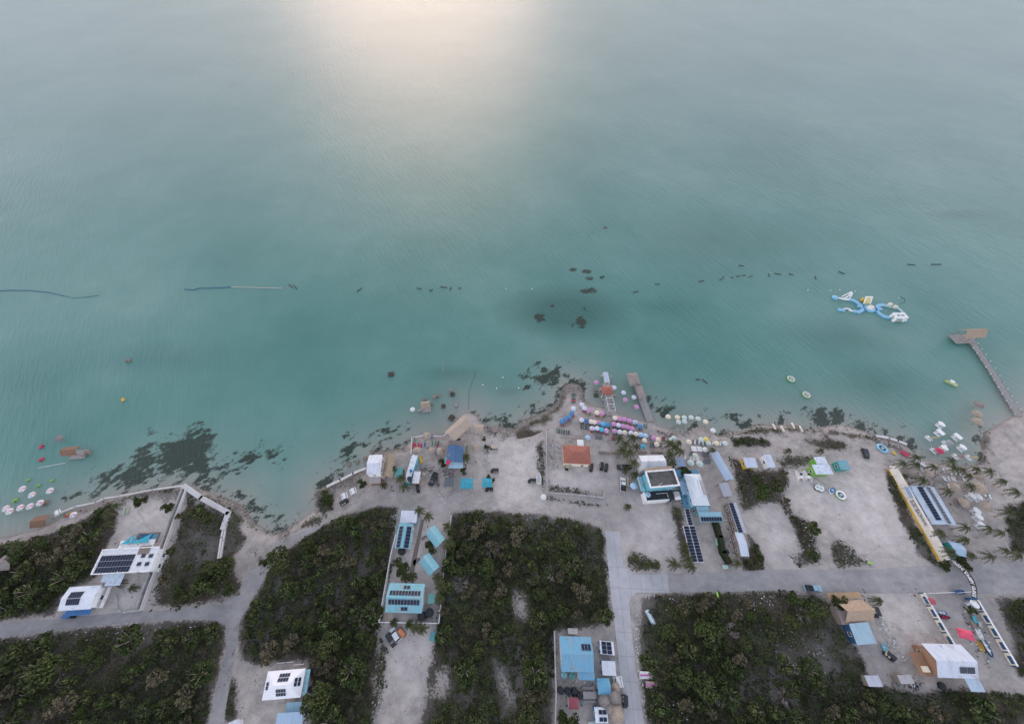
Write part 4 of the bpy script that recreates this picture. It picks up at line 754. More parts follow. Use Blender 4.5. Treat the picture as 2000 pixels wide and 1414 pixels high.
# -- east
r37, f37, w37, d37, e37 = house('resort_roof', 'large pale resort roof with two long columns of dark solar panels', [(1784,949),(1826,950),(1870,1026),(1816,1023)], 4.2, 'gable_y', .9, MR((.44,.54,.66)), paint((.20,.44,.60)), .5, [(-.62,-.20,-.80,.94,1,12),(.06,.50,-.95,.94,1,12)], cat='resort building', open_=True)
house('resort_annex', 'slate blue annex roof between the painted wall and resort building', [(1767,951),(1786,951),(1791,971),(1776,972)], 4.0, 'shed', .3, MR((.26,.36,.50)), M['steel'], .1, cat='annex', open_=True)
house('glass_pavilion', 'pale blue glassy pavilion roof among palms near the arch sign', [(1848,1054),(1878,1062),(1890,1087),(1868,1084)], 4.2, 'gable_x', .7, MR((.34,.48,.62)), M['teal'], .3, cat='pavilion')
c, w, d, a = rect([(1819,1049),(1832,1049),(1842,1072),(1829,1072)], LZ)
t = thing('plunge_pool', 'dark blue plunge pool with turquoise rails beside the painted wall', 'pool', (c.x, c.y, LZ), a)
part('pool_water', MB().box(0, 0, .05, w, d, .1), paint((.02,.08,.18), .1, .2), t); part('railing', MB().path([(-w/2, -d/2, .9), (-w/2, d/2, .9), (w/2, d/2, .9), (w/2, -d/2, .9), (-w/2, -d/2, .9)], .07).path([(-w*.1, -d/2, .9), (-w*.1, d/2, .9)], .07), paint((.22,.55,.52)), t)
house('beach_shack', 'white tin-roofed shack with yellow-orange side wall on the beach lot', [(1451,894),(1474,894),(1481,913),(1458,913)], 3.4, 'shed', .3, MR((.50,.58,.70)), M['yellow'], .3, cat='shack')
house('beach_shack', 'narrow white two-part shack next to the yellow-walled shack', [(1493,888),(1505,888),(1515,912),(1498,913)], 3.4, 'shed', .3, MR((.52,.60,.70)), M['white'], .2, cat='shack')
house('green_house', 'white-roofed house with bright green walls behind two catamarans', [(1586,907),(1620,907),(1627,926),(1594,926)], 4.4, 'flat', 0, paint((.58,.66,.76)), paint((.16,.38,.06)), .4)
house('green_house_wing', 'upper white roof section north of the bright green house', [(1589,892),(1611,893),(1617,906),(1596,907)], 4.0, 'shed', .2, paint((.62,.69,.77)), paint((.16,.38,.06)), .3, cat='wing')
house('turquoise_shack', 'turquoise and blue patched tin shack east of the green house', [(1636,899),(1654,899),(1662,916),(1641,917)], 3.6, 'shed', .4, MR((.16,.36,.44), 'X'), M['teal'], .2, cat='shack')
h45, f45, w45, d45, e45 = house('white_villa', 'large white gabled villa at the lower right with an orange terrace', [(1803,1256),(1881,1258),(1915,1326),(1836,1323)], 4.6, 'gable_x', 2.0, MR((.56,.62,.72)), M['wood_orange'], .5, [(.08,.42,-.75,-.30,3,1),(.44,.82,-.75,-.30,4,1)], cat='villa')
part('terrace', MB().box(-w45/2-1.5, -1, 2.4, 3.6, d45*.72, .2), M['wood_orange'], h45); part('table', MB().box(-w45/2-1.4, -2.2, 2.9, 1.4, 1.4, .8), M['cream'], h45); part('south_wing', MB().box(w45*.33, -d45/2-1.4, e45-.2, w45*.34, 3.0, .16), MR((.44,.56,.70)), h45)
house('tin_hut', 'grey and white tin hut at the edge of the southeast thicket', [(1689,1319),(1716,1318),(1726,1341),(1699,1340)], 3.2, 'gable_y', .5, MR((.46,.50,.58)), M['wood'], .1, cat='hut', win=False)
house('tin_hut', 'grey tin hut with a round tank, west of the white villa', [(1753,1317),(1778,1318),(1789,1334),(1762,1336)], 3.2, 'gable_y', .5, MR((.40,.40,.42)), M['wood'], .1, cat='hut', win=False)
def gazebo(name, label, cs, e, rise, mat):
    root, f, w, d, e = house(name, label, cs, e, 'hip', rise, mat, M['steel'], .15, cat='canopy tent', open_=True); return root
gazebo('canopy_tent', 'bright crimson pink canopy tent in the boat yard', [(1870,1225),(1900,1232),(1909,1252),(1877,1245)], 3.0, 1.2, paint((.62,.07,.14), .7))
gazebo('canopy_tent', 'dull red canopy tent beside the blue painted fence', [(1815,1167),(1826,1167),(1829,1180),(1821,1180)], 3.0, .9, paint((.36,.07,.10), .7))
# -- piers
def pier(name, label, pts, w, roofs, z=.9, rails=True):
    W = [at(a, b, z) for a, b in pts]; o = W[0]; t = thing(name, label, 'pier', (o.x, o.y, 0)); mb = MB(); pl = MB(); rl = MB(); L0 = 0
    for p, q in zip(W, W[1:]):
        p, q = p - o, q - o; d = (q - p); L = d.length; a = math.atan2(d.y, d.x); n = int(L / .55)
        for k in range(n):
            c = p + d * ((k + .5) / n); mb.box(c.x, c.y, z, .48, w + random.uniform(-.08, .08), .08, a)
        nn = max(1, int(L / 3.2))
        for k in range(nn + 1):
            c = p + d * (k / nn); s = Vector((-math.sin(a), math.cos(a), 0)) * (w / 2 - .05)
            for g in (-1, 1):
                part('pile', MB().tube((c.x + s.x * g, c.y + s.y * g, -1), (c.x + s.x * g, c.y + s.y * g, z + (.9 if rails else .02)), .11), M['wood'], t)
                if rails: part('rail_bracket', MB().box(c.x + s.x * g * 1.4, c.y + s.y * g * 1.4, z + .45, .14, .7, .14, a), M['white'], t)
    part('deck', mb, M['wood_grey'], t);     return t
pier('wooden_pier', 'long weathered pier leading to the thatched boathouse at right', [(1893,661),(1915,692),(1942,733),(1965,772),(1990,812)], 2.6, [])
thatched('boathouse', 'thatched boathouse at the end of the long eastern pier', [(1874,642),(1919,640),(1921,657),(1885,660)], 4.6, 'gable_x', 3.0, M['thatch'], 'boathouse', base=.8, deck=True)
pier('wooden_pier', 'grey plank pier running out to the L-shaped thatched roof', [(1270,823),(1258,790),(1250,770),(1240,738)], 3.0, [], rails=False)
for cs, lab in (([(1225,728),(1246,727),(1252,752),(1229,753)], 'wide outer half of the L-shaped thatched pier roof'), ([(1243,752),(1255,752),(1263,775),(1248,777)], 'narrow inner half of the L-shaped thatched pier roof')):
    thatched('pier_roof', lab, cs, 4.2, 'hip', 1.8, M['thatch_grey'], 'thatched roof', base=.9)
pier('wooden_pier', 'short pier with white frames below the small red tiled roof', [(1187,812),(1187,795),(1186,770),(1184,735)], 3.0, [])
house('red_pier_roof', 'small red tiled hip roof over the middle of the short pier', [(1175,753),(1196,753),(1198,770),(1175,770)], 4.2, 'hip', 1.4, M['tile'], M['white'], .2, cat='pier roof', open_=True, base=.9)
house('white_pier_roof', 'pale blue-white canopy over the far end of the short pier', [(1179,727),(1189,727),(1190,747),(1180,747)], 3.6, 'gable_y', .4, MR((.44,.52,.62)), M['white'], .1, cat='pier roof', open_=True, base=.9)
t = thing('frame_arbour', 'white timber frame arbour over the landward part of the short pier', 'arbour', (*at(1187,785,0).xy, .9)); mb = MB()
for k in range(5):
    y = -6 + k * 3.0; mb.box(0, y, 2.4, 3.0, .12, .12).tube((-1.4, y, 0), (-1.4, y, 2.4), .07).tube((1.4, y, 0), (1.4, y, 2.4), .07)
mb.tube((-1.4, -6, 2.4), (-1.4, 6, 2.4), .07).tube((1.4, -6, 2.4), (1.4, 6, 2.4), .07); part('frame', mb, M['white'], t)
# -- walls
def wall(name, label, pts, h, th, mat, cat='wall', zb=LZ, cap=None, extra=None, group=None):
    W = [at(a, b, zb) for a, b in pts]; o = W[0]; t = thing(name, label, cat, (o.x, o.y, zb), 0, group); mb = MB(); cm = MB()
    for p, q in zip(W, W[1:]):
        p, q = p - o, q - o; c = (p + q) / 2; a = math.atan2((q - p).y, (q - p).x); L = (q - p).length
        mb.box(c.x, c.y, h / 2, L + th * .5, th, h, a)
        if cap: cm.box(c.x, c.y, h + .05, L + th * .5, th + .12, .1, a)
    part('wall_body', mb, mat, t)
    if cap: part('coping', cm, cap, t)
    return t
PW = paint((.60,.59,.59), .9, .15, 0, .5)
wall('seawall', 'thin pale seawall along the beach front of the modern white house', [(125,1000),(150,990),(190,982),(205,974),(235,970),(300,957),(362,949)], .7, .5, PW)
wall('seawall', 'broad white L-shaped walkway wall around the vacant lot', [(362,950),(395,973),(448,1002),(438,1032)], .9, 1.7, paint((.52,.52,.53), .9, .15, 0, .5))
wall('low_wall', 'narrow double boundary wall descending from the L-shaped walkway', [(438,1032),(434,1050),(428,1090)], .6, .6, PW); wall('low_wall', 'parallel inner curb beside the narrow boundary wall', [(442,1032),(438,1055),(432,1090)], .6, .4, PW)
wall('boundary_wall', 'grey boundary wall between the modern white house and vacant lot', [(360,955),(335,1020),(312,1085),(285,1150),(272,1188)], 1.4, .25, M['concrete']); wall('boundary_wall', 'second parallel wall just east of the modern house boundary', [(367,957),(343,1020),(320,1085),(294,1150),(280,1192)], 1.4, .25, PW)
wall('garden_wall', 'curved stone planting wall by the driveway of the modern house', [(228,1163),(231,1190),(240,1196),(275,1192)], .6, .5, M['concrete'])
wall('boundary_wall', 'white wall around the southwest corner of the turquoise house yard', [(775,1045),(765,1085),(757,1130),(742,1215),(858,1217),(862,1180)], 1.6, .25, M['white'])
wall('boundary_wall', 'grey-white wall on the east side of the twin cabin garden', [(882,1008),(876,1050),(870,1090),(866,1130)], 1.6, .25, PW)
wall('boundary_wall', 'stained white wall on the west side of the large blue house', [(1082,1232),(1083,1290),(1085,1350),(1083,1420)], 1.6, .25, PW)
wall('boundary_wall', 'long thin grey wall enclosing the red tiled house yard', [(1067,838),(1067,900),(1068,963),(1120,967),(1179,973),(1178,960)], 1.4, .25, M['concrete'])
wall('stone_kerb', 'pale stone kerb wall along the water west of the shore house', [(640,950),(665,938),(690,925),(714,915)], .5, .9, PW)
wall('terrace_edge', 'low pale edge wall of the beach bar terrace with palapas', [(803,888),(805,856),(829,851),(865,853),(872,848)], .5, .4, PW, zb=.5)
wall('stone_breakwater', 'pale stone breakwater behind the bicycle-coloured rocks at the eastern cove', [(1712,852),(1735,856),(1752,862),(1768,868)], .6, .9, PW, zb=.3)
# -- painted wall with lettering
def text_mesh(s, size, ext=.02, bold=0.0):
    cu = bpy.data.curves.new('lettering', 'FONT'); cu.body = s; cu.size = size; cu.extrude = ext; cu.align_x = 'CENTER'; cu.align_y = 'CENTER'; cu.offset = bold; cu.resolution_u = 2
    o = bpy.data.objects.new('lettering', cu); C.objects.link(o); dg = bpy.context.evaluated_depsgraph_get(); me = bpy.data.meshes.new_from_object(o.evaluated_get(dg)); bpy.data.objects.remove(o); return me
p0, p1 = at(1734, 918), at(1834, 1096); d = p1 - p0; L = d.length; a = math.atan2(d.y, d.x)
t = thing('painted_wall', 'tall white wall with a yellow base and dark lettering, right of the car park', 'wall', (*((p0 + p1) / 2).xy, LZ), a)
part('wall_body', MB().box(0, 0, 1.85, L, .3, 3.7), paint((.66,.63,.58), .8, .12, 0, .5), t); part('yellow_base', MB().box(0, -.03, .4, L, .4, .8), M['yellow'], t); part('end_board', MB().box(-L/2, 0, 3.5, .5, 4.5, .4), M['cream'], t)
dk = paint((.10,.09,.12), .8, .1)
for s, x, z, sz, bd in (('SECRET BEACH', -L*.03, 2.35, 2.0, .03), ('WATER PARK', L*.105, 2.4, 1.3, .01)):
    me = text_mesh(s, sz, .02, bd); me.materials.append(dk); o = link('lettering', me, t, (x, -.19, z)); o.rotation_euler = (R(90), 0, 0); o.scale = (.42, 1, 1)
# -- arch sign
ph = 3.2; q0, q1 = at(1857, 1093, ph), at(1903, 1167, ph); d = q1 - q0; L = d.length; a = math.atan2(d.y, d.x); t = thing('arch_sign', 'black arched entrance sign with white lettering spanning the dirt street', 'sign', (*((q0 + q1) / 2).xy, LZ), a)
rise, bh = 2.2, 1.45; zc = lambda x: ph - LZ + rise * (1 - (2 * x / L) ** 2)
mb = MB(); nb = 24
for k in range(nb):
    x0, x1 = -L/2 + L*k/nb, -L/2 + L*(k+1)/nb
    for y, s in ((-.12, 1), (.12, -1)):
        q = [(x0, y, zc(x0)-bh/2), (x1, y, zc(x1)-bh/2), (x1, y, zc(x1)+bh/2), (x0, y, zc(x0)+bh/2)]; mb.face(q[::s])
    mb.face([(x0,-.12,zc(x0)+bh/2),(x1,-.12,zc(x1)+bh/2),(x1,.12,zc(x1)+bh/2),(x0,.12,zc(x0)+bh/2)]); mb.face([(x0,.12,zc(x0)-bh/2),(x1,.12,zc(x1)-bh/2),(x1,-.12,zc(x1)-bh/2),(x0,-.12,zc(x0)-bh/2)])
part('arch_board', mb, M['black'], t)
for s in (-1, 1): part('pillar', MB().box(s * (L/2 + .2), 0, (ph - LZ + .6) / 2, .8, .6, ph - LZ + .6), M['navy'], t)
txt = 'WELCOME TO HAPPY ISLANDS'; lm = []
for i, ch in enumerate(txt):
    if ch == ' ': continue
    if ch not in [c for c, _ in lm]:
        me = text_mesh(ch, 1.25, .03, .03); me.materials.append(M['white']); lm.append((ch, me))
    x = -L/2 + L * (i + 1) / (len(txt) + 1); o = link('letter', dict(lm)[ch], t, (x, -.16, zc(x))); o.rotation_euler = (R(90), math.atan(8 * rise * x / L / L), 0)
# -- cream and navy fence of the boat yard
def panel_fence(label, pts, n):
    p0, p1 = at(*pts[0]), at(*pts[1]); d = p1 - p0; L = d.length; a = math.atan2(d.y, d.x); t = thing('painted_fence', label, 'fence', (*((p0 + p1) / 2).xy, LZ), a, None)
    part('fence_body', MB().box(0, 0, .8, L, .2, 1.6), M['cream'], t); part('coping', MB().box(0, 0, 1.66, L, .5, .12), M['white'], t)
    for k in range(n + 1): part('post', MB().box(-L/2 + L*k/n, -.02, .8, .35, .3, 1.62), M['navy'], t)
    for k in range(n): part('blue_panel', MB().box(-L/2 + L*(k+.5)/n + .2, -.1, 1.0, L/n*.55, .08, 1.0), M['navy'], t)
panel_fence('cream fence with navy panels on the west side of the boat yard', [(1795,1158),(1856,1262)], 4)
panel_fence('cream fence with navy panels on the east side of the boat yard', [(1898,1170),(1975,1300)], 5)
wall('fence_rail', 'thin white front fence of the boat yard along the dirt street', [(1806,1159),(1857,1157)], 1.4, .15, M['white'], 'fence'); wall('fence_rail', 'short white front fence beside the arch sign pillar', [(1866,1158),(1898,1155)], 1.4, .15, M['white'], 'fence')
wall('hedge_wall', 'dark clipped hedge wall by the parking in front of the panelled row', [(1393,1020),(1402,1050),(1408,1080),(1420,1100)], 2.2, 1.4, M['leaf_dark'], 'hedge')
# ================================================================= PALMS, UMBRELLAS, VEHICLES, BOATS
def frond_quads(mb, t, L, droop, lift, seed):
    g = random.Random(seed); n = 7; pts = []
    for k in range(n + 1):
        s = k / n; r = L * s * (1 - .12 * s * s); z = lift * math.sin(s * 2.2) - droop * s * s; pts.append(Vector((math.cos(t) * r, math.sin(t) * r, z)))
    side = Vector((-math.sin(t), math.cos(t), 0))
    for k in range(n):
        a, b = pts[k], pts[k + 1]; w = .62 * (1 - (k / n) ** 2 * .75) * (.5 if k == 0 else 1)
        for sd in (-1, 1):
            for j in range(2):
                c = a.lerp(b, j / 2); e = a.lerp(b, j / 2 + .42); tip = c.lerp(b, .8) + side * sd * w * g.uniform(.8, 1.2) + (b - a) * .5 + Vector((0, 0, -.22 * w))
                mb.face([c, e, tip])
        mb.face([a + side * .04, b + side * .03, b - side * .03, a - side * .04])
def palm_parts(seed, h, L, lean, nf=15):
    g = random.Random(seed); mb = MB(); top = Vector((lean, lean * .3, h))
    for k in range(nf): 
        n0 = len(mb.v); frond_quads(mb, 6.283 * k / nf + g.uniform(-.2, .2), L * g.uniform(.85, 1.1), g.uniform(.6, 1.9) * (1 + (k % 2) * .5), g.uniform(.3, 1.1), seed * 50 + k)
        for i in range(n0, len(mb.v)): mb.v[i] = (mb.v[i][0] + top.x, mb.v[i][1] + top.y, mb.v[i][2] + top.z)
    cr = mb.mesh('crown', M['palm']); a = cr.attributes.new('tint', 'FLOAT', 'POINT'); v = np.array([g.uniform(.0, .6) for _ in range(len(cr.vertices) // 3 + 1)]).repeat(3)[:len(cr.vertices)]; a.data.foreach_set('value', v.astype(np.float32))
    tb = MB(); p = Vector((0, 0, 0))
    for k in range(1, 6):
        s = k / 5; q = Vector((lean * s * s, lean * .3 * s * s, h * s)); tb.tube(p, q, .2 - .02 * k, .18 - .02 * k, 7); p = q
    return [('crown', cr), ('trunk', tb.mesh('trunk', M['trunk']))], top
PALM = []
for i, (h, L, lean) in enumerate([(4.6, 2.5, .4), (4.0, 2.15, -.3), (5.4, 2.8, .8), (2.0, 1.7, 0)]):
    ps, top = palm_parts(i + 3, h, L, lean); PALM.append((Proto('palm_tree', 'palm tree', ps), top))
def palm(px, py, kind, label, group, sc=1.0):
    pr, top = PALM[kind]; rz = random.uniform(0, 6.28); tp = Vector((top.x * math.cos(rz) - top.y * math.sin(rz), top.x * math.sin(rz) + top.y * math.cos(rz), 0)) * sc
    p = at(px, py, LZ + top.z * sc); pr.put(label, (p.x - tp.x, p.y - tp.y, LZ), rz, group, sc)
def palm_row(pts, what, grp, kinds=(0, 1, 2), sc=(.85, 1.1)):
    for i, (x, y) in enumerate(sorted(pts)):
        palm(x, y, random.choice(kinds), f'{ORD[i]} palm tree from the west, {what}', grp, random.uniform(*sc))
palm_row([(1210,857),(1236,854),(1215,880),(1229,884),(1243,873),(1238,904),(1222,868)], 'in the clump behind the pink umbrellas', 'palms behind the pink umbrellas')
palm_row([(1309,866),(1326,865),(1309,889),(1313,904),(1329,881),(1318,874)], 'in the clump behind the cream umbrellas', 'palms behind the cream umbrellas')
palm_row([(1763,905),(1790,894),(1790,908),(1823,911),(1859,901),(1865,916),(1880,917),(1908,916),(1768,930),(1802,938),(1893,929),(1895,950),(1852,960),(1933,921)], 'in the resort beach grove', 'palms of the resort beach grove')
palm_row([(1885,1029),(1885,1054),(1932,1032),(1838,1041),(1858,1079),(1897,1084),(1933,1086),(1960,940),(1970,1000),(1985,960),(1955,1040),(1990,1085),(1965,1075)], 'south and east of the resort roof', 'palms south and east of the resort roof', (0, 1))
palm_row([(1323,998),(1337,1068),(1344,1092),(1351,1107),(1316,1101)], 'along the solar carport', 'palms along the solar carport', (0, 1))
palm_row([(1242,1089),(1264,1104),(1283,1101)], 'in the planted street bed', 'young palms in the street bed', (3,), (.9, 1.3))
palm_row([(854,1128),(860,1145),(858,1169),(874,1028),(876,1060)], 'by the east wall of the cabin garden', 'palms by the cabin garden wall', (0, 1))
palm_row([(768,1216),(799,1219),(812,1225),(825,1228)], 'outside the front wall of the turquoise house', 'palms outside the turquoise house', (3, 1), (.8, 1.1))
palm_row([(791,1127),(804,1126)], 'north of the big turquoise house', 'palms north of the turquoise house', (3,))
for px, py, k, lab in ((819,997,0,'tall palm tree overlapping the pale roof of the white cottage'),(836,1008,1,'small palm tree behind the front planting of the cabin garden'),(767,915,1,'palm tree between the thatched tunnel and the turquoise hut'),(784,934,0,'palm tree south of the turquoise tin hut'),(790,950,2,'large palm tree beside the long white building'),(749,947,3,'low palm south of the white shore house'),(909,892,1,'slim palm on the east side of the deep blue beach bar'),(208,1003,2,'large palm at the west edge of the white sandy yard'),(225,988,1,'smaller palm near the seawall corner'),(210,1024,1,'palm beside the sandy yard, south of the largest one'),(30,1064,2,'large palm near the western shore at the frame edge'),(1227,989,3,'lone brown-tipped palm in the middle of the dirt car park'),(1222,917,3,'palm standing over the black parked pickup'),(1241,926,3,'palm next to the west side of the hotel block'),(1392,879,1,'palm by the tip of the long grey bar roof'),(1441,1099,1,'palm at the south end of the panelled row'),(1821,1002,3,'small palm poking over the resort roof near its south end'),(1800,965,3,'small palm poking over the resort roof near its north end'),(1541,880,3,'tiny palm on the open sand by the beach path'),(1716,1173,3,'small dark palm beside the large thatched hall'),(1604,880,3,'tiny bright palm near the dry scrub'),(258,1148,3,'dark broad-leaved plant behind the modern house, west one'),(232,1138,3,'dark broad-leaved plant behind the modern house, east one')):
    palm(px, py, k, lab, None, random.uniform(.85, 1.05))
for px, py, sc, lab in ((781,1108,1.0,'large round dark-leaved tree between the stone path and white wall'),(274,978,.8,'dense round bush on the white sandy yard'),(326,992,.75,'dense bush near the east wall of the white yard'),(706,945,.65,'round tree by the shore west of the white shore house'),(957,935,.6,'small round tree over the turquoise canopy'),(1337,922,.8,'dark tree squeezed between the hotel block and restaurant'),(843,1067,.8,'dark tree between the two turquoise cabins'),(1108,1405,1.0,'round dark green bush beneath the red shed'),(1478,1085,.8,'olive green tree beside the panelled row'),(634,970,.8,'olive tree on the rocky edge of the cove'),(640,985,.6,'low tree south of the cove tree'),(515,1100,.5,'small bush in the middle of the dirt junction'),(897,861,.4,'small bush by the thatched porch'),(945,857,.35,'small round bush south of the square thatched hut'),(950,872,.35,'small bush above the driftwood pile'),(1447,862,.6,'western dense green bush on the beach ridge'),(1487,860,.45,'eastern dense green bush on the beach ridge'),(865,905,.6,'pale shrub west of the pale blue awning'),(906,920,.5,'shrub between the awning and turquoise canopy'),(425,1115,1.6,'very large spreading tree in the seawall lot'),(400,1140,1.4,'second very large spreading tree in the seawall lot, further southwest'),(1640,1175,.9,'yellowish tree at the thicket edge near the large thatched hall'),(1595,1190,1.2,'big yellow-green tree near the light blue pickup'),(1555,1170,.9,'dark green tree south of the dirt street'),(1898,1193,.5,'small dark tree beside the east painted fence'),(1845,1103,.7,'dark bush at the foot of the painted wall'),(1882,1100,.8,'dark bush under the arch sign')):
    p = at(px, py, LZ + 3 * sc); ROUND.put(lab, (p.x, p.y, LZ), random.uniform(0, 6), None, sc, {'crown': M[random.choice(['leaf_dark', 'leaf'])]})
# ---- umbrellas
def canopy_mesh(r=1.35, h=.55, n=8):
    mb = MB()
    for k in range(n):
        a, b = 6.2832 * k / n, 6.2832 * (k + 1) / n; m = (a + b) / 2; e = .02
        A = (r * math.cos(a), r * math.sin(a), 0); B = (r * math.cos(b), r * math.sin(b), 0); Mi = (r * .93 * math.cos(m), r * .93 * math.sin(m), .03); T = (0, 0, h)
        a2 = (r * .55 * math.cos(a), r * .55 * math.sin(a), h * .58); b2 = (r * .55 * math.cos(b), r * .55 * math.sin(b), h * .58)
        mi = k % 4 if n == 8 else 0
        mb.face([A, Mi, B, b2, a2], [0, 1, 0, 2][mi]); mb.face([a2, b2, T], [0, 1, 0, 2][mi])
        mb.face([(p[0], p[1], p[2] - .04) for p in (a2, b2, B, Mi, A)], 0)
        mb.face([A, (A[0], A[1], -.16), (Mi[0], Mi[1], -.12), Mi], 0); mb.face([Mi, (Mi[0], Mi[1], -.12), (B[0], B[1], -.16), B], 0)
    mb.lathe([(.05, h - .02), (.06, h + .08), (.01, h + .12)], 6); return mb
def fab(c): return paint(c, .85, .08)
UC = {'white': (.56,.61,.70), 'pink': (.50,.25,.45), 'cream': (.70,.62,.50), 'blue': (.07,.22,.44), 'dark blue': (.04,.14,.32), 'cyan': (.08,.42,.60), 'pale blue': (.36,.54,.72), 'mint': (.48,.58,.55), 'yellow': (.62,.54,.14), 'snow': (.64,.66,.68)}
CAN = canopy_mesh(1.06, .46).mesh('canopy', [fab(UC['white'])] * 3); CAN.name = 'canopy'
# three separate slots so copies can be recoloured
UMB = Proto('beach_umbrella', 'beach umbrella', [('canopy', CAN), ('pole', MB().tube((0, 0, -2.1), (0, 0, .5), .035).mesh('pole', M['steel'])), ('base', MB().lathe([(.28, -2.1), (.26, -1.98), (.05, -1.94)], 10).mesh('base', M['concrete']))])
def umb(px, py, col, label, group, alt=None, alt2=None, sc=1.0, z=LZ, r=0):
    p = at(px, py, z + 2.25); c = fab(UC[col]); o = UMB.put(label, (p.x, p.y, z + 2.1), random.uniform(0, 1), group, sc, {'canopy': [c, fab(UC[alt]) if alt in UC else (M[alt] if alt else c), fab(UC[alt2]) if alt2 in UC else (M[alt2] if alt2 else c)]}); return o
def Z(ox, oy, k): return lambda x, y: (ox + x / k, oy + y / k)
z1 = Z(1060, 700, 7.25); z2 = Z(1200, 780, 7.854)
def urow(zf, pts, what, grp, z=LZ):
    for i, q in enumerate(pts):
        x, y, c = q[:3]; alt = q[3] if len(q) > 3 else None; px, py = zf(x, y)
        umb(px, py, c, f'{c} umbrella, {ORD[i]} from the west in {what}', grp, alt, None, 1, z)
urow(z1, [(272,890,'blue'),(318,855,'blue'),(375,825,'blue'),(415,770,'blue'),(437,705,'white')], 'the curved row by the stone spit', 'umbrellas of the curved row by the stone spit')
urow(z1, [(558,650,'white'),(590,700,'white'),(652,733,'pink'),(770,765,'cream'),(843,775,'pink')], 'the waterside row', 'umbrellas of the waterside row')
urow(z1, [(552,868,'white'),(625,882,'dark blue'),(683,890,'cream'),(733,898,'cream'),(795,900,'pink','blue'),(857,925,'cyan'),(922,935,'blue')], 'the middle row west of the pier walk', 'umbrellas of the middle row')
urow(z1, [(702,985,'white','pink'),(772,985,'white'),(838,1003,'cyan'),(905,1020,'pink','white')], 'the rear row west of the pier walk', 'umbrellas of the rear row')
urow(z1, [(1028,840,'cream'),(1095,850,'pink'),(1163,857,'pink'),(1235,877,'pink'),(1310,897,'pale blue','pink')], 'the front row between the two piers', 'umbrellas of the front row between the piers')
urow(z1, [(1012,925,'pink'),(1075,940,'white'),(1142,955,'pink'),(1203,970,'pink'),(1268,990,'pink'),(1380,955,'blue')], 'the second row between the two piers', 'umbrellas of the second row between the piers')
urow(z1, [(1022,1025,'pink'),(1095,1037,'white'),(1165,1045,'cream'),(1252,1052,'white'),(1322,1065,'cream'),(1392,1075,'pale blue'),(1457,1090,'pale blue')], 'the third row between the two piers', 'umbrellas of the third row between the piers')
urow(z2, [(828,262,'cream'),(970,270,'cream','yellow'),(1075,275,'mint'),(1182,272,'mint'),(1287,290,'mint'),(1403,340,'cream')], 'the shallows east of the piers', 'cream umbrellas in the shallows', 0)
urow(z2, [(988,342,'mint'),(1080,335,'mint')], 'the short second line in the shallows', 'cream umbrellas in the shallows', 0)
urow(z2, [(870,622,'mint'),(915,590,'mint'),(1147,648,'cream'),(1337,615,'mint'),(1410,610,'yellow'),(1447,668,'mint'),(1570,668,'cream','yellow'),(1700,670,'mint')], 'the pale row on the eastern beach', 'pale umbrellas on the eastern beach')
for x, y, c, lab in ((763,335,'pink','pink umbrella in the water west of the short pier'),(1172,580,'pink','pink umbrella in the water midway between the two piers'),(1330,680,'pink','pink umbrella in the water near the root of the thatched pier'),(1148,480,'white','white umbrella in the water north of the midway pink one'),(1295,545,'white','white umbrella in the water beside the thatched pier'),(1013,410,'white','white umbrella in the water touching the small red pier roof')):
    px, py = z1(x, y); umb(px, py, c, lab, None, z=0)
for x, y, c, a, lab in ((637,1118,'pale blue',None,'single pale blue umbrella north of the red tiled house'),(1445,1158,'cream',None,'cream umbrella just east of the palm clump'),(1425,1240,'cyan','blue','bright blue umbrella between the palms and white hall'),(1575,1125,'pink',None,'lone pink umbrella near the landward end of the thatched pier'),(1637,1145,'cream',None,'cream umbrella touching the lone pink umbrella'),(1620,1212,'cream',None,'cream umbrella over dark loungers south of the lone pink one')):
    px, py = z1(x, y); umb(px, py, c, lab, None, a)
for x, y, c, a, lab in ((1517,472,'snow',None,'white umbrella alone beside the dark rock groyne'),(1395,765,'snow',None,'white umbrella beside the white square tarpaulins'),(1245,857,'mint','yellow','pale green and yellow umbrella on the hotel beach'),(1175,970,'mint',None,'western large mint umbrella north of the restaurant'),(1310,983,'mint',None,'eastern large mint umbrella north of the restaurant'),(300,1322,'pale blue',None,'round pale blue umbrella next to the white pickup')):
    px, py = z2(x, y); umb(px, py, c, lab, None, a, None, 1.25 if 'mint' in lab or 'round' in lab else 1)
umb(1061.6, 970.5, 'snow', 'single white umbrella at the corner of the grey wall and track', None)
umb(805.5, 799, 'snow', 'white umbrella over a white table in the lagoon', None, z=0)
zl = Z(0, 940, 11.78)
for i, (x, y) in enumerate([(120,620),(205,685),(450,600),(495,170),(670,570),(715,305),(900,490),(1130,210)]):
    px, py = zl(x, y); umb(px, py, 'cream', f'cream, blue and magenta umbrella, {ORD[i]} from the west in the shallow western bay', 'striped umbrellas of the western bay', 'pale blue', 'pink', 1.15, 0)
umb(142, 1005, 'cream', 'cream and magenta umbrella on the western stone terrace beside yellow loungers', None, 'pale blue', 'pink', 1.1)
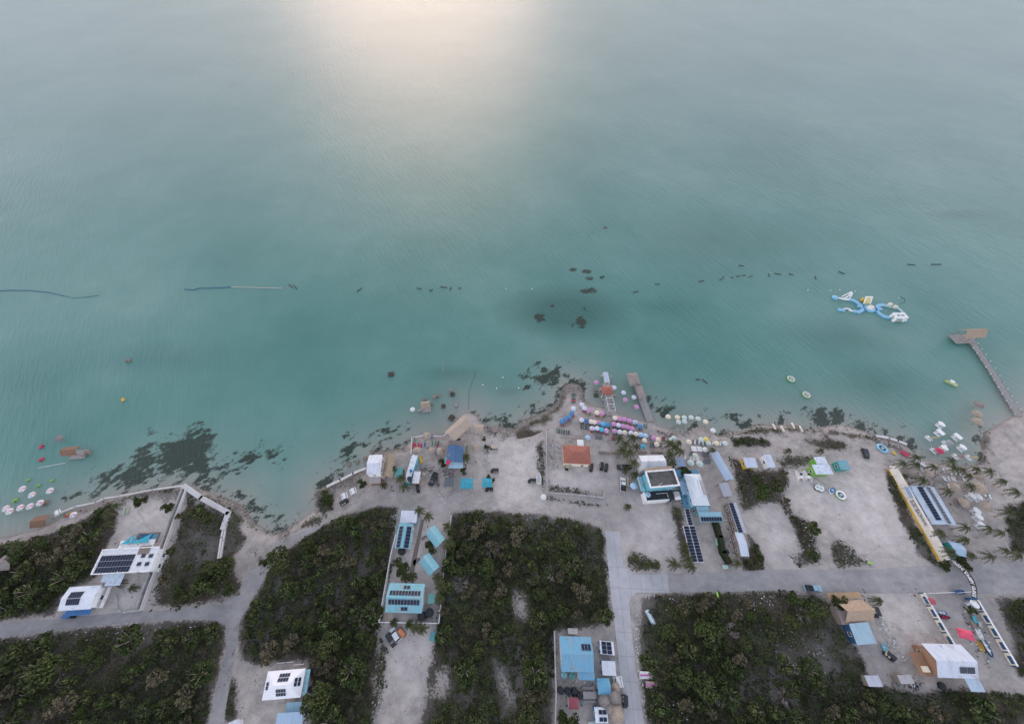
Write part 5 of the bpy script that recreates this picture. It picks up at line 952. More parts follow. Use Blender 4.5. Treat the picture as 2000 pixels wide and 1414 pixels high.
# ---- loungers
def lounger_parts(m):
    fr = MB(); fr.box(0, 0, .30, 1.25, .62, .07)
    bk = MB(); bk.face([(.62,-.31,.33),(1.05,-.31,.72),(1.05,.31,.72),(.62,.31,.33)]); bk.face([(.62,.31,.26),(1.05,.31,.65),(1.05,-.31,.65),(.62,-.31,.26)]); bk.face([(1.05,-.31,.65),(1.05,.31,.65),(1.05,.31,.72),(1.05,-.31,.72)]); bk.face([(.62,-.31,.26),(1.05,-.31,.65),(1.05,-.31,.72),(.62,-.31,.33)]); bk.face([(.62,.31,.33),(1.05,.31,.72),(1.05,.31,.65),(.62,.31,.26)])
    L = [('leg', MB().box(x, y, .14, .06, .06, .28).mesh('leg', m)) for x in (-.5, .5) for y in (-.26, .26)]
    return [('seat', fr.mesh('seat', m)), ('backrest', bk.mesh('backrest', m))] + L
LC = {'white': M['white'], 'dark green': paint((.06,.12,.09)), 'grey': paint((.17,.18,.20)), 'red': M['crimson'], 'green': paint((.10,.24,.18)), 'blue': M['blue'], 'yellow': M['yellow']}
LNG = {k: Proto('sun_lounger', 'sun lounger', lounger_parts(v)) for k, v in LC.items()}
def lrow(zf, pts, col, what, grp, ang=(0, -1)):
    cols = col if isinstance(col, (list, tuple)) else [col]
    for i, (x, y) in enumerate(pts):
        px, py = zf(x, y); c = cols[i % len(cols)]; p = at(px, py)
        LNG[c].put(f'{c} lounger, {ORD[i]} {what}'.replace('south of the white and dark blue umbrellas', 'south of the middle umbrellas'), (p.x, p.y, LZ), heading(px, py, *ang) + random.uniform(-.06, .06), grp)
lrow(z1, [(430,510),(430,533),(430,556),(430,579),(430,602),(430,627)], ['dark green', 'dark green', 'grey', 'dark green', 'red', 'dark green'], 'from the north on the stone spit', 'loungers on the stone spit', (1, 0))
lrow(z1, [(205,1040),(235,1045),(268,1050),(300,1055),(335,1060),(368,1062)], ['grey', 'dark green'], 'from the west in the row above the pergola', 'loungers above the pergola')
lrow(z1, [(545,985),(575,985),(608,995),(638,997)], ['dark green', 'grey'], 'from the west, south of the middle umbrellas', 'loungers of the western beach row')
lrow(z1, [(750,1122),(778,1126),(805,1130),(830,1132)], 'grey', 'from the west in the short row north of the log fence', 'grey loungers north of the log fence')
lrow(z1, [(985,1145),(1010,1148)], ['red', 'dark green'], 'from the west beside the palm clump', 'loungers beside the palm clump')
lrow(z1, [(1525,1238),(1550,1238),(1575,1240),(1645,1240),(1672,1240)], 'grey', 'from the west in the row beneath the cream umbrella', 'dark loungers beneath the cream umbrella')
lrow(z1, [(1520,1135),(1545,1138),(1690,1150),(1715,1152)], ['grey', 'grey', 'red', 'dark green'], 'from the west in the row by the lone pink umbrella', 'loungers by the lone pink umbrella')
lrow(z1, [(1435,965),(1465,972)], ['green', 'grey'], 'from the west beside the plank pier', 'loungers beside the plank pier')
def under(zf, pts, what, grp, cols):
    k = 0
    for q in pts:
        for dx in (-14, 16):
            px, py = zf(q[0] + dx, q[1] + 52); p = at(px, py); c = cols[k % len(cols)]; LNG[c].put(f'{c} lounger, {ORD[k]} from the west under {what}', (p.x, p.y, LZ), heading(px, py, 0, -1) + random.uniform(-.1, .1), grp); k += 1
G4 = ['grey', 'dark green', 'grey']
under(z1, [(552,868),(625,882),(683,890),(733,898),(795,900),(857,925),(922,935)], 'the middle umbrella row', 'loungers of the middle row', G4)
under(z1, [(702,985),(772,985),(838,1003),(905,1020)], 'the rear umbrella row', 'loungers of the rear row', ['red', 'grey', 'grey'])
under(z1, [(1028,840),(1095,850),(1163,857),(1235,877),(1310,897)], 'the front row between the piers', 'loungers of the front row', ['grey', 'dark green', 'red', 'grey'])
under(z1, [(1012,925),(1075,940),(1142,955),(1203,970),(1268,990),(1380,955)], 'the second row between the piers', 'loungers of the second row', ['dark green', 'grey'])
under(z1, [(1022,1025),(1095,1037),(1252,1052),(1322,1065),(1392,1075),(1457,1090)], 'the third row between the piers', 'loungers of the third row', G4)
under(z1, [(272,890),(318,855),(375,825),(415,770)], 'the curved row of blue umbrellas', 'loungers of the curved row', ['grey', 'red', 'grey'])
under(z1, [(590,700),(652,733),(770,765),(843,775)], 'the waterside row', 'loungers of the waterside row', ['red', 'grey', 'yellow', 'grey'])
lrow(z2, [(1205,668),(1228,670),(1262,668),(1295,670),(1328,682),(1352,684),(1385,690),(1505,684),(1525,686),(1622,692),(1645,692)], ['grey', 'white'], 'from the west in the seafront row of the eastern beach', 'loungers of the eastern seafront row')
lrow(z2, [(1160,850),(1180,852),(1355,850),(1380,855),(1410,860),(1435,865)], 'grey', 'from the west in the second row of the eastern beach', 'loungers of the eastern second row')
lrow(z2, [(1080,905),(1165,915),(1200,920),(1222,925),(1255,918),(1280,925)], 'white', 'from the west in the row around the mint umbrellas', 'loungers around the mint umbrellas')
lrow(z2, [(1372,955),(1393,957),(1414,959),(1435,961),(1458,963)], 'grey', 'from the west in the tight row north of the grey shed', 'loungers in the tight grey row')
z5 = Z(1780, 880, 11.78); DG = (-.55, -.85)
lrow(z5, [(110,262),(150,280),(192,300),(240,325),(290,345)], 'white', 'from the west in the northern resort row', 'white loungers of the northern resort row', DG)
lrow(z5, [(195,410),(240,462),(330,490),(390,520),(735,465),(820,475),(905,535),(1010,525),(1110,550),(1200,540)], 'white', 'from the west in the scattered middle resort row', 'white loungers of the middle resort row', DG)
lrow(z5, [(735,655),(775,675),(850,665),(935,665),(990,685),(1190,670)], 'white', 'from the west in the southern resort row', 'white loungers of the southern resort row', DG)
lrow(z5, [(855,830),(1520,930),(1680,1030),(1800,1080)], 'white', 'from the west among the resort palapas', 'white loungers among the resort palapas', DG)
z3 = Z(780, 830, 9.425)
for x, y, c, lab in ((603,235,'blue','blue lounger on the beach bar terrace beside the northern palapa'),(470,380,'blue','blue lounger in the open middle of the beach bar terrace'),(670,520,'blue','blue lounger between the two eastern palapas'),(610,360,'green','green lounger, large one on the beach bar terrace'),(668,350,'green','small green chair next to the large green one'),(722,345,'green','green chair beside the red chair on the terrace'),(703,382,'red','red chair in the middle of the beach bar terrace'),(288,285,'green','green chair at the northwest corner of the beach bar terrace'),(255,405,'red','first red lounger from the west above the western palapa'),(300,385,'red','second red lounger from the west above the western palapa'),(352,388,'red','third red lounger from the west above the western palapa'),(405,395,'red','fourth red lounger from the west above the western palapa'),(1240,470,'green','green lounger on the east side of the beach bar'),(1265,610,'green','green chair near the palm by the beach bar')):
    px, py = z3(x, y); p = at(px, py); LNG[c].put(lab, (p.x, p.y, LZ), heading(px, py, random.uniform(-.4, .4), -1), None)
for px, py, c, lab in ((124,1006,'green','green lounger on the western stone terrace'),(131,1008,'red','red lounger on the western stone terrace'),(136,1004,'yellow','yellow lounger beside the terrace umbrella'),(1228,1000,'white','white lounger')):
    if lab == 'white lounger': continue
    p = at(px, py); LNG[c].put(lab, (p.x, p.y, LZ), heading(px, py, 1, -.5), None)
# ---- palapas
def palapa_parts(mat, r=1.65, h=1.3):
    mb = MB(); mb.lathe([(r, 0), (r * .97, .12), (r * .62, h * .48), (r * .25, h * .85), (.12, h + .15)], 22, jit=.06)
    for k in range(150):
        a = random.uniform(0, 6.28); s = random.uniform(.15, 1.0) ** .6; q = s * r; z = h * (1 - s) + .08; w = .12; c, d = math.cos(a), math.sin(a)
        mb.face([(q*c - w*d, q*d + w*c, z + .05), (q*c + w*d, q*d - w*c, z + .05), ((q+.38)*c, (q+.38)*d, z - .16)])
    return [('thatched_canopy', mb.mesh('thatched_canopy', mat)), ('post', MB().tube((0, 0, -2.3), (0, 0, .9), .09).mesh('post', M['wood']))]
PAL = {k: Proto('thatched_umbrella', 'thatched umbrella', palapa_parts(M[k])) for k in ('thatch', 'thatch_pale', 'thatch_grey')}
for px, py, sc, k, z, lab in ((833,850,1.0,'thatch_pale',LZ,'thatched umbrella on the terrace edge beside the water'),(814,879,1.0,'thatch_pale',LZ,'westernmost of the three thatched umbrellas on the bar terrace'),(842,880,.95,'thatch_pale',LZ,'middle of the three thatched umbrellas on the bar terrace'),(860,880,1.05,'thatch_pale',LZ,'easternmost of the three thatched umbrellas on the bar terrace'),(928,873,.95,'thatch_pale',LZ,'lone thatched umbrella east of the deep blue beach bar'),(847,775,.5,'thatch_grey',0,'small grey thatched umbrella in the lagoon left of the bench cluster'),(881,761,.5,'thatch_grey',0,'small grey thatched umbrella in the lagoon, furthest from shore'),(113,855,.85,'thatch_grey',0,'grey thatched umbrella far out in the western lagoon'),(1203,1343,.85,'thatch_pale',LZ,'northernmost thatched umbrella beside the concrete road'),(1202,1364,1.2,'thatch_grey',LZ,'grey thatched umbrella second from north beside the concrete road'),(1183,1370,1.1,'thatch_grey',LZ,'grey thatched umbrella above the four-panel shed'),(1193,1388,1.2,'thatch_grey',LZ,'grey thatched umbrella hidden between the larger ones'),(1207,1396,1.35,'thatch_pale',LZ,'largest pale thatched umbrella by the road at the bottom edge'),(1915,789,1.15,'thatch_grey',0,'northern grey thatched umbrella in the eastern cove water'),(1913,807,1.3,'thatch_pale',0,'middle golden thatched umbrella in the eastern cove water'),(1914,822,1.3,'thatch_pale',0,'southern golden thatched umbrella in the eastern cove water'),(1870,950,1.35,'thatch_pale',LZ,'big thatched umbrella northeast of the resort roof'),(1920,952,1.6,'thatch_pale',LZ,'very big thatched umbrella near the right frame edge'),(1785,925,1.3,'thatch_grey',LZ,'thatched umbrella near the top of the painted wall'),(1832,934,1.2,'thatch_grey',LZ,'thatched umbrella just north of the resort roof'),(1820,925,1.2,'thatch_pale',LZ,'pale thatched umbrella among palms on the resort beach'),(1887,980,1.3,'thatch_pale',LZ,'thatched umbrella beside the deck table east of the resort roof'),(1931,988,1.3,'thatch_pale',LZ,'thatched umbrella at the right edge below the very big one'),(1915,930,1.1,'thatch_pale',LZ,'thatched umbrella behind the magenta bougainvillea palm')):
    p = at(px, py, z + 2.9 * sc); PAL[k].put(lab, (p.x, p.y, z + 2.3 * sc), random.uniform(0, 6), None, sc * (.82 if sc > 1.15 else .95))
# ---- vehicles
def rounded(mb, sec, y, m=0):
    """sec: profile (x,z) list, extruded across width with chamfered shoulders"""
    n = len(mb.v); k = len(sec); ys = (-y, -y * .9, y * .9, y)
    for yy in ys:
        ins = .0 if abs(yy) < y else .05
        for (x, z) in sec: mb.v.append((x * (1 - ins * .6), yy, z - ins * (1 if z > .6 else 0)))
    for a in range(3):
        for i in range(k):
            j = (i + 1) % k; mb.f.append((n + a*k + i, n + (a+1)*k + i, n + (a+1)*k + j, n + a*k + j)); mb.m.append(m)
    mb.f.append(tuple(n + i for i in range(k))); mb.m.append(m); mb.f.append(tuple(n + 3*k + i for i in range(k))[::-1]); mb.m.append(m)
def wheel_mesh(r, w=.22):
    mb = MB(); n = 14; k = len(mb.v)
    for y in (-w/2, w/2):
        for i in range(n): mb.v.append((r*math.cos(6.2832*i/n), y, r*math.sin(6.2832*i/n)))
    for i in range(n): j = (i+1) % n; mb.f.append((k+i, k+j, k+n+j, k+n+i)); mb.m.append(0)
    mb.f.append(tuple(k+i for i in range(n))); mb.f.append(tuple(k+n+i for i in range(n))[::-1]); mb.m += [0, 0]
    for y in (-w/2-.01, w/2+.01):
        q = len(mb.v); mb.v += [(r*.55*math.cos(6.2832*i/8), y, r*.55*math.sin(6.2832*i/8)) for i in range(8)]; mb.f.append(tuple(q+i for i in range(8))); mb.m.append(1)
    return mb.mesh('wheel', [M['rubber'], M['steel']])
WH_S, WH_L = wheel_mesh(.26, .2), wheel_mesh(.37, .24); LAMP = MB().box(0, 0, 0, .08, .28, .14).mesh('headlight', M['glass'])
def veh(label, cat, px, py, dx, dy, build, name, group=None, z=LZ):
    p = at(px, py); t = thing(name, label, cat, (p.x, p.y, z), heading(px, py, dx, dy), group); build(t); return t
def wheels(t, xs, y, r, me):
    for x in xs:
        for s in (-1, 1): link('wheel', me, t, (x, s * y, r))
def pickup_b(body, trim=None):
    def f(t):
        b = MB(); rounded(b, [(2.65,.45),(2.68,.85),(1.75,1.02),(-2.6,1.02),(-2.65,.45)], .95); b.mesh
        part('body', b, body, t)
        part('bed', MB().box(-1.65, 0, 1.06, 1.75, 1.62, .06).box(-1.65, .86, 1.18, 1.85, .1, .3).box(-1.65, -.86, 1.18, 1.85, .1, .3).box(-2.58, 0, 1.18, .1, 1.8, .3), [M['black']], t)
        c = MB(); rounded(c, [(1.45,1.02),(.85,1.62),(-.45,1.66),(-.70,1.02)], .82); part('window', c, M['glass'], t)
        part('cabin_roof', MB().box(.18, 0, 1.69, 1.25, 1.5, .08, 0, 0, .94), body, t)
        wheels(t, (1.65, -1.65), .86, .37, WH_L)
        for s in (-1, 1): link('headlight', LAMP, t, (2.66, s * .68, .76)); part('side_mirror', MB().box(1.15, s * 1.02, 1.15, .14, .16, .14), body, t)
    return f
def suv_b(body, roof=None):
    def f(t):
        b = MB(); rounded(b, [(2.1,.40),(2.12,.80),(1.2,1.0),(-2.05,1.02),(-2.1,.40)], .90); part('body', b, body, t)
        c = MB(); rounded(c, [(1.15,1.0),(.6,1.52),(-1.7,1.52),(-2.0,1.02)], .80); part('window', c, M['glass'], t)
        part('cabin_roof', MB().box(-.5, 0, 1.55, 2.2, 1.46, .08, 0, 0, .93), roof or body, t); wheels(t, (1.35, -1.3), .82, .34, WH_L)
        for s in (-1, 1): link('headlight', LAMP, t, (2.1, s * .62, .72)); part('side_mirror', MB().box(.95, s * .97, 1.1, .12, .14, .12), body, t)
    return f
def cart_b(body, roof):
    def f(t):
        b = MB(); rounded(b, [(1.45,.30),(1.42,.75),(.75,.85),(.55,.42),(-.2,.42),(-.3,.72),(-1.45,.72),(-1.5,.30)], .58); part('body', b, body, t)
        for x in (.0, -.85): part('seat', MB().box(x, 0, .80, .5, 1.1, .16).box(x - .25, 0, 1.05, .1, 1.1, .5), M['cream'], t)
        part('windshield', MB().box(.72, 0, 1.35, .05, 1.05, .85), M['glass'], t); part('roof', MB().box(-.25, 0, 1.88, 2.5, 1.25, .08, 0, 0, .95), roof, t)
        for x in (.8, -1.4):
            for s in (-1, 1): part('post', MB().tube((x, s * .55, .7), (x * .97, s * .55, 1.86), .03), M['black'], t)
        wheels(t, (1.0, -1.0), .52, .26, WH_S)
        for s in (-1, 1): link('headlight', LAMP, t, (1.46, s * .38, .6))
    return f
BK = paint((.025,.028,.032), .3, .1); WB = paint((.66,.68,.70), .3, .06); LBu = paint((.28,.44,.54), .3, .08); OR = paint((.55,.20,.08), .4); TN = paint((.46,.40,.30), .5)
veh('white pickup with black bed parked west of the hotel block', 'pickup truck', 1215.7, 947.4, 0, -1, pickup_b(WB), 'pickup_truck')
veh('light blue pickup driving on the dirt street', 'pickup truck', 1584.6, 1149, 1, .02, pickup_b(LBu), 'pickup_truck')
veh('black pickup parked horizontally under a small palm by the hotel', 'pickup truck', 1217.5, 913.5, -1, 0, pickup_b(BK), 'pickup_truck')
veh('black pickup parked at an angle between the bar and the white cabin', 'pickup truck', 846.5, 937, -.42, .9, pickup_b(BK), 'pickup_truck')
veh('black hatchback car on the sand at the top of the big car park', 'car', 1687.5, 887, .35, 1, suv_b(BK), 'parked_car')
veh('black off-road car, leftmost of three below the turquoise house', 'car', 765, 1248.5, .55, .9, suv_b(BK), 'parked_car')
veh('white off-road car with black rear, middle of three below the turquoise house', 'car', 772.7, 1239, -.55, -.9, suv_b(WB), 'parked_car')
veh('orange golf cart with red front, rightmost of three below the turquoise house', 'golf cart', 785.5, 1234, -.6, -.8, cart_b(BK, OR), 'golf_cart')
for px, py, dx, dy, rf, lab in ((1153.8,915,0,1,BK,'dark golf cart at the southeast corner of the red tiled house'),(1174,912.8,0,1,BK,'western golf cart of the pair right of the red tiled house'),(1182.7,915.3,0,1,BK,'eastern golf cart of the pair right of the red tiled house'),(1106.5,912.4,0,1,TN,'tan golf cart below the red tiled house'),(964,876,-1,0,TN,'tan-roofed golf cart at the edge of the open sand'),(966,921,-1,0,BK,'black golf cart above the eastern turquoise canopy'),(955.4,957.5,-1,0,BK,'black golf cart below the eastern turquoise canopy'),(1038.6,940.6,-1,0,BK,'black golf cart beside the white boat'),(817.5,955.5,0,1,BK,'black golf cart south of the white cabin'),(674.5,982,.8,-.5,BK,'black golf cart near the two white tables on the west track'),(1218.7,1368,.05,1,BK,'black golf cart on the edge of the concrete road'),(1706,1196,.4,1,BK,'dark golf cart beside the large thatched hall'),(1733,1281,.6,.5,BK,'black golf cart with the blue dinghy south of the metal hall'),(142,1203,1,-.05,M['blue'],'blue golf cart under the guest house carport'),(12,1190,1,0,BK,'black golf cart in the yard at the left edge'),(1300,959,1,0,BK,'black golf cart on the service terrace')):
    if 'service' in lab: continue
    veh(lab, 'golf cart', px, py, dx, dy, cart_b(BK, rf), 'golf_cart', 'parked golf carts' if False else None)
t = veh('beige food cart with round black burners beside the white pickup', 'food cart', 1226.5, 941.5, 0, 1, lambda t: None, 'food_cart')
part('counter', MB().box(0, 0, .6, 3.2, 1.4, 1.0), TN, t); [part('burner', MB().lathe([(.25, 1.1), (.25, 1.22)], 12, x, .1), M['black'], t) for x in (-1.2, -.4, .5, 1.2)]; wheels(t, (.9, -.9), .66, .26, WH_S)
# ---- boats
def hull_mb(L, W, H, m=0, n=12, inner=1, bow=1.0):
    mb = MB(); prof = []
    for k in range(n + 1):
        s = k / n; w = W / 2 * (1 if s < .45 else max(.04, (1 - ((s - .45) / .55) ** (2.1 * bow)))) * (.88 + .12 * min(1, s * 5)); prof.append((-L/2 + L*s, w))
    for (x0, w0), (x1, w1) in zip(prof, prof[1:]):
        for s in (-1, 1):
            q = [(x0, s*w0*.55, 0), (x1, s*w1*.55, 0), (x1, s*w1, H), (x0, s*w0, H)]; mb.face(q[::s], m); g = [(x0, s*w0, H), (x1, s*w1, H), (x1, s*w1*.82, H), (x0, s*w0*.82, H)]; mb.face(g[::s], m)
        mb.face([(x0, -w0*.82, H*.55), (x1, -w1*.82, H*.55), (x1, w1*.82, H*.55), (x0, w0*.82, H*.55)], inner)
        for s in (-1, 1): q = [(x0, s*w0*.82, H), (x1, s*w1*.82, H), (x1, s*w1*.82, H*.55), (x0, s*w0*.82, H*.55)]; mb.face(q[::s], m)
    x, w = prof[0]; mb.face([(x, -w*.55, 0), (x, -w, H), (x, w, H), (x, w*.55, 0)], m); return mb
def boat(label, px, py, dx, dy, L, W, col, inn, z=0, name='boat', bench=True, cat='boat', group=None):
    p = at(px, py, z); t = thing(name, label, cat, (p.x, p.y, z - (.15 if z == 0 else 0)), heading(px, py, dx, dy, z), group); part('hull', hull_mb(L, W, .75), [col, inn], t)
    if bench:
        for x in (-L*.2, L*.12): part('bench', MB().box(x, 0, .62, .35, W*.7, .06), inn, t)
    return t
boat('long white boat lying on the scrub edge beside the grey wall', 1051.8, 934, 0, -1, 4.6, 1.9, M['white'], paint((.56,.58,.60)), LZ)
boat('light blue dinghy on sand south of the metal hall', 1726, 1268, .4, 1, 2.9, 1.3, paint((.22,.50,.66)), paint((.40,.62,.72)), LZ, 'dinghy', True, 'dinghy')
boat('blue striped boat nearest the front of the boat yard', 1835, 1196, -1, -.1, 3.0, 1.0, M['blue'], M['white'], LZ); boat('black and crimson boat below the blue one in the boat yard', 1843, 1205, 1, .05, 2.9, 1.1, M['black'], M['crimson'], LZ)
boat('white speedboat behind the pink canopy tent', 1910, 1240, .5, 1, 3.4, 1.2, M['white'], WB, LZ); boat('navy and white boat at the right edge of the boat yard', 1925, 1266, .6, 1, 4.2, 1.5, M['navy'], M['white'], LZ); boat('yellow and red kayak south of the pink canopy tent', 1913, 1262, .5, .9, 2.6, .7, M['yellow'], M['crimson'], LZ, 'kayak', False, 'kayak')
boat('dark blue covered boat beside the arch sign pillar', 1868, 1156, -1, 0, 3.6, 1.2, M['navy'], M['blue'], LZ)
def pontoon(label, px, py, dx, dy, top, z=0, name='pedal_boat'):
    p = at(px, py, z); t = thing(name, label, 'pedal boat', (p.x, p.y, z), heading(px, py, dx, dy, z), None)
    for s in (-1, 1): part('float', MB().tube((-1.2, s*.55, .1), (1.0, s*.55, .1), .24, .24, 10).tube((1.0, s*.55, .1), (1.5, s*.55, .2), .24, .08, 10), M['white'], t)
    part('deck', MB().box(-.1, 0, .38, 1.9, 1.2, .08), paint((.50,.52,.54)), t); part('seat', MB().box(-.5, 0, .62, .5, 1.1, .4), M['white'], t)
    if top == 'round':
        part('canopy', MB().lathe([(1.15, 1.65), (1.15, 1.72), (.6, 1.85), (.05, 1.9)], 18, -.2, 0, 0, 1.15, .85), M['white'], t); part('post', MB().tube((-.2, 0, .4), (-.2, 0, 1.7), .05), M['steel'], t)
    elif top == 'square': part('canopy', MB().box(-.1, 0, 1.75, 2.8, 1.8, .08), M['white'], t); [part('post', MB().tube((x, y, .4), (x, y, 1.74), .04), M['steel'], t) for x in (-1.2, 1) for y in (-.7, .7)]
    elif top == 'grey': part('canopy', MB().lathe([(1.1, 1.5), (.6, 1.9), (.05, 2.0)], 8, .4, .3), paint((.30,.30,.32)), t)
    elif top == 'red_open': part('canopy', MB().lathe([(1.5, 1.6), (.8, 2.0), (.05, 2.1)], 8, .9, .4), M['crimson'], t)
    elif top: part('folded_umbrella', MB().tube((.1, .2, .6), (.9, .9, 1.7), .08, .18, 8).tube((.9, .9, 1.7), (1.3, 1.3, 2.2), .18, .03, 8), M[top], t)
D7 = (.65, .5)
zb = Z(1680, 780, 7.25)
for x, y, top, lab in ((1105,380,'round','white oval-topped pedal boat furthest out in the eastern cove'),(1085,490,'square','white square-topped pedal boat in the cove, western one'),(1330,550,'square','white square-topped pedal boat in the cove beside a blue umbrella'),(960,552,'yellow','pedal boat with folded yellow umbrella at the west of the cove group'),(1195,622,'grey','pedal boat with half-open grey umbrella mid cove'),(1030,728,'red_open','pedal boat with open dark red umbrella'),(1143,712,'round','oval-topped pedal boat touching the dark red umbrella'),(1405,705,'round','oval-topped pedal boat at the east side of the cove group'),(1340,812,'crimson','pedal boat with folded red umbrella close to the beach'),(1520,825,'yellow','pedal boat with folded yellow umbrella close to the beach')):
    px, py = zb(x, y); pontoon(lab, px, py, .75, .62, top)
for px, py, lab in ((1891,971,'oval white pedal boat parked ashore east of the resort roof, northwest one'),(1903,973,'oval white pedal boat parked ashore, second from the west'),(1909,1028,'oval white pedal boat parked ashore near the southern palms'),(1904,1012,'oval white pedal boat parked ashore above the southernmost one'),(1900,1000,'oval white pedal boat parked ashore beside the leaning palm'),(1894,1181,'oval white pedal boat in the boat yard below the arch pillar')):
    pontoon(lab, px, py, .7, .6, 'round', LZ)
def ring(label, px, py, r, c1, c2, z=0, sq=1.0, name='inflatable_ring'):
    p = at(px, py, z); t = thing(name, label, 'inflatable', (p.x, p.y, z), heading(px, py, .8, .6, z), None); mb = MB(); n = 24; k = 8; c1 = paint((.50, .54, .46)) if c1 == M['white'] and z == 0 else c1; c2 = paint((.24, .42, .10)) if c2 == M['lime'] else c2
    for i in range(n):
        a = 6.2832*i/n
        for j in range(k):
            b = 6.2832*j/k; q = r + .42*math.cos(b); mb.v.append((q*math.cos(a), q*math.sin(a)*sq, .3 + .34*math.sin(b)))
    for i in range(n):
        for j in range(k): mb.f.append((i*k+j, ((i+1) % n)*k+j, ((i+1) % n)*k+(j+1) % k, i*k+(j+1) % k)); mb.m.append(1 if j in (0, 7, 6) else 0)
    part('tube', mb, [c1, c2], t, True); part('floor', MB().lathe([(r-.2, .12), (r-.2, .2)], 20, 0, 0, 0, 1, sq), M['navy'], t); part('table', MB().lathe([(.55, .2), (.5, .6), (.1, .62)], 12), paint((.40,.50,.46)), t)
ring('northern round green and white inflatable boat in the lagoon', 1544, 741, 1.25, M['white'], M['lime']); ring('southern round green and white inflatable boat in the lagoon', 1574, 772, 1.25, M['white'], M['lime'])
ring('large round green and white inflatable on the car park sand', 1640.6, 967, 1.45, M['white'], M['lime'], LZ); ring('light blue inflatable ring lounge at the end of the beach', 1722, 876, 1.7, paint((.26,.52,.68)), paint((.26,.52,.68)), LZ, .8)
ring('small blue inflatable tube left of the large green round one', 1624, 958, .55, M['blue'], M['white'], LZ, 1.8); ring('black and white inflatable tube below the catamarans', 1595, 952, .6, M['white'], M['black'], LZ, 1.5); ring('second black and white inflatable tube right beside the first', 1602, 955, .6, M['white'], M['black'], LZ, 1.5)
p = at(1856, 749, 0); t = thing('motor_boat', 'small yellow and green patterned motor boat moored in the eastern lagoon', 'boat', (p.x, p.y, -.1), heading(1856, 749, -1, -.45, 0)); part('hull', hull_mb(4.4, 1.6, .8), [paint((.52,.56,.20)), M['white']], t); part('canopy', MB().box(.3, 0, 1.5, 1.6, 1.3, .08), M['white'], t)
for px, lab in ((1559, 'western of the two white catamarans beside the green house'), (1574, 'eastern of the two white catamarans beside the green house')):
    p = at(px + 2, 931); t = thing('catamaran', lab, 'catamaran', (p.x, p.y, LZ), heading(px, 931, .25, 1), 'white catamarans by the green house')
    for s in (-1, 1): h_ = hull_mb(4.0, .8, .8); h_.v = [(v[0], v[1] + s*.95, v[2]) for v in h_.v]; part('hull', h_, [M['white'], M['white']], t)
    part('deck', MB().box(-.1, 0, .86, 2.4, 1.3, .1), M['cream'], t); part('seat', MB().box(.5, 0, 1.1, .9, .8, .4), M['white'], t); part('solar_top', MB().box(-.6, 0, 1.25, .9, .8, .06), M['cells'], t)
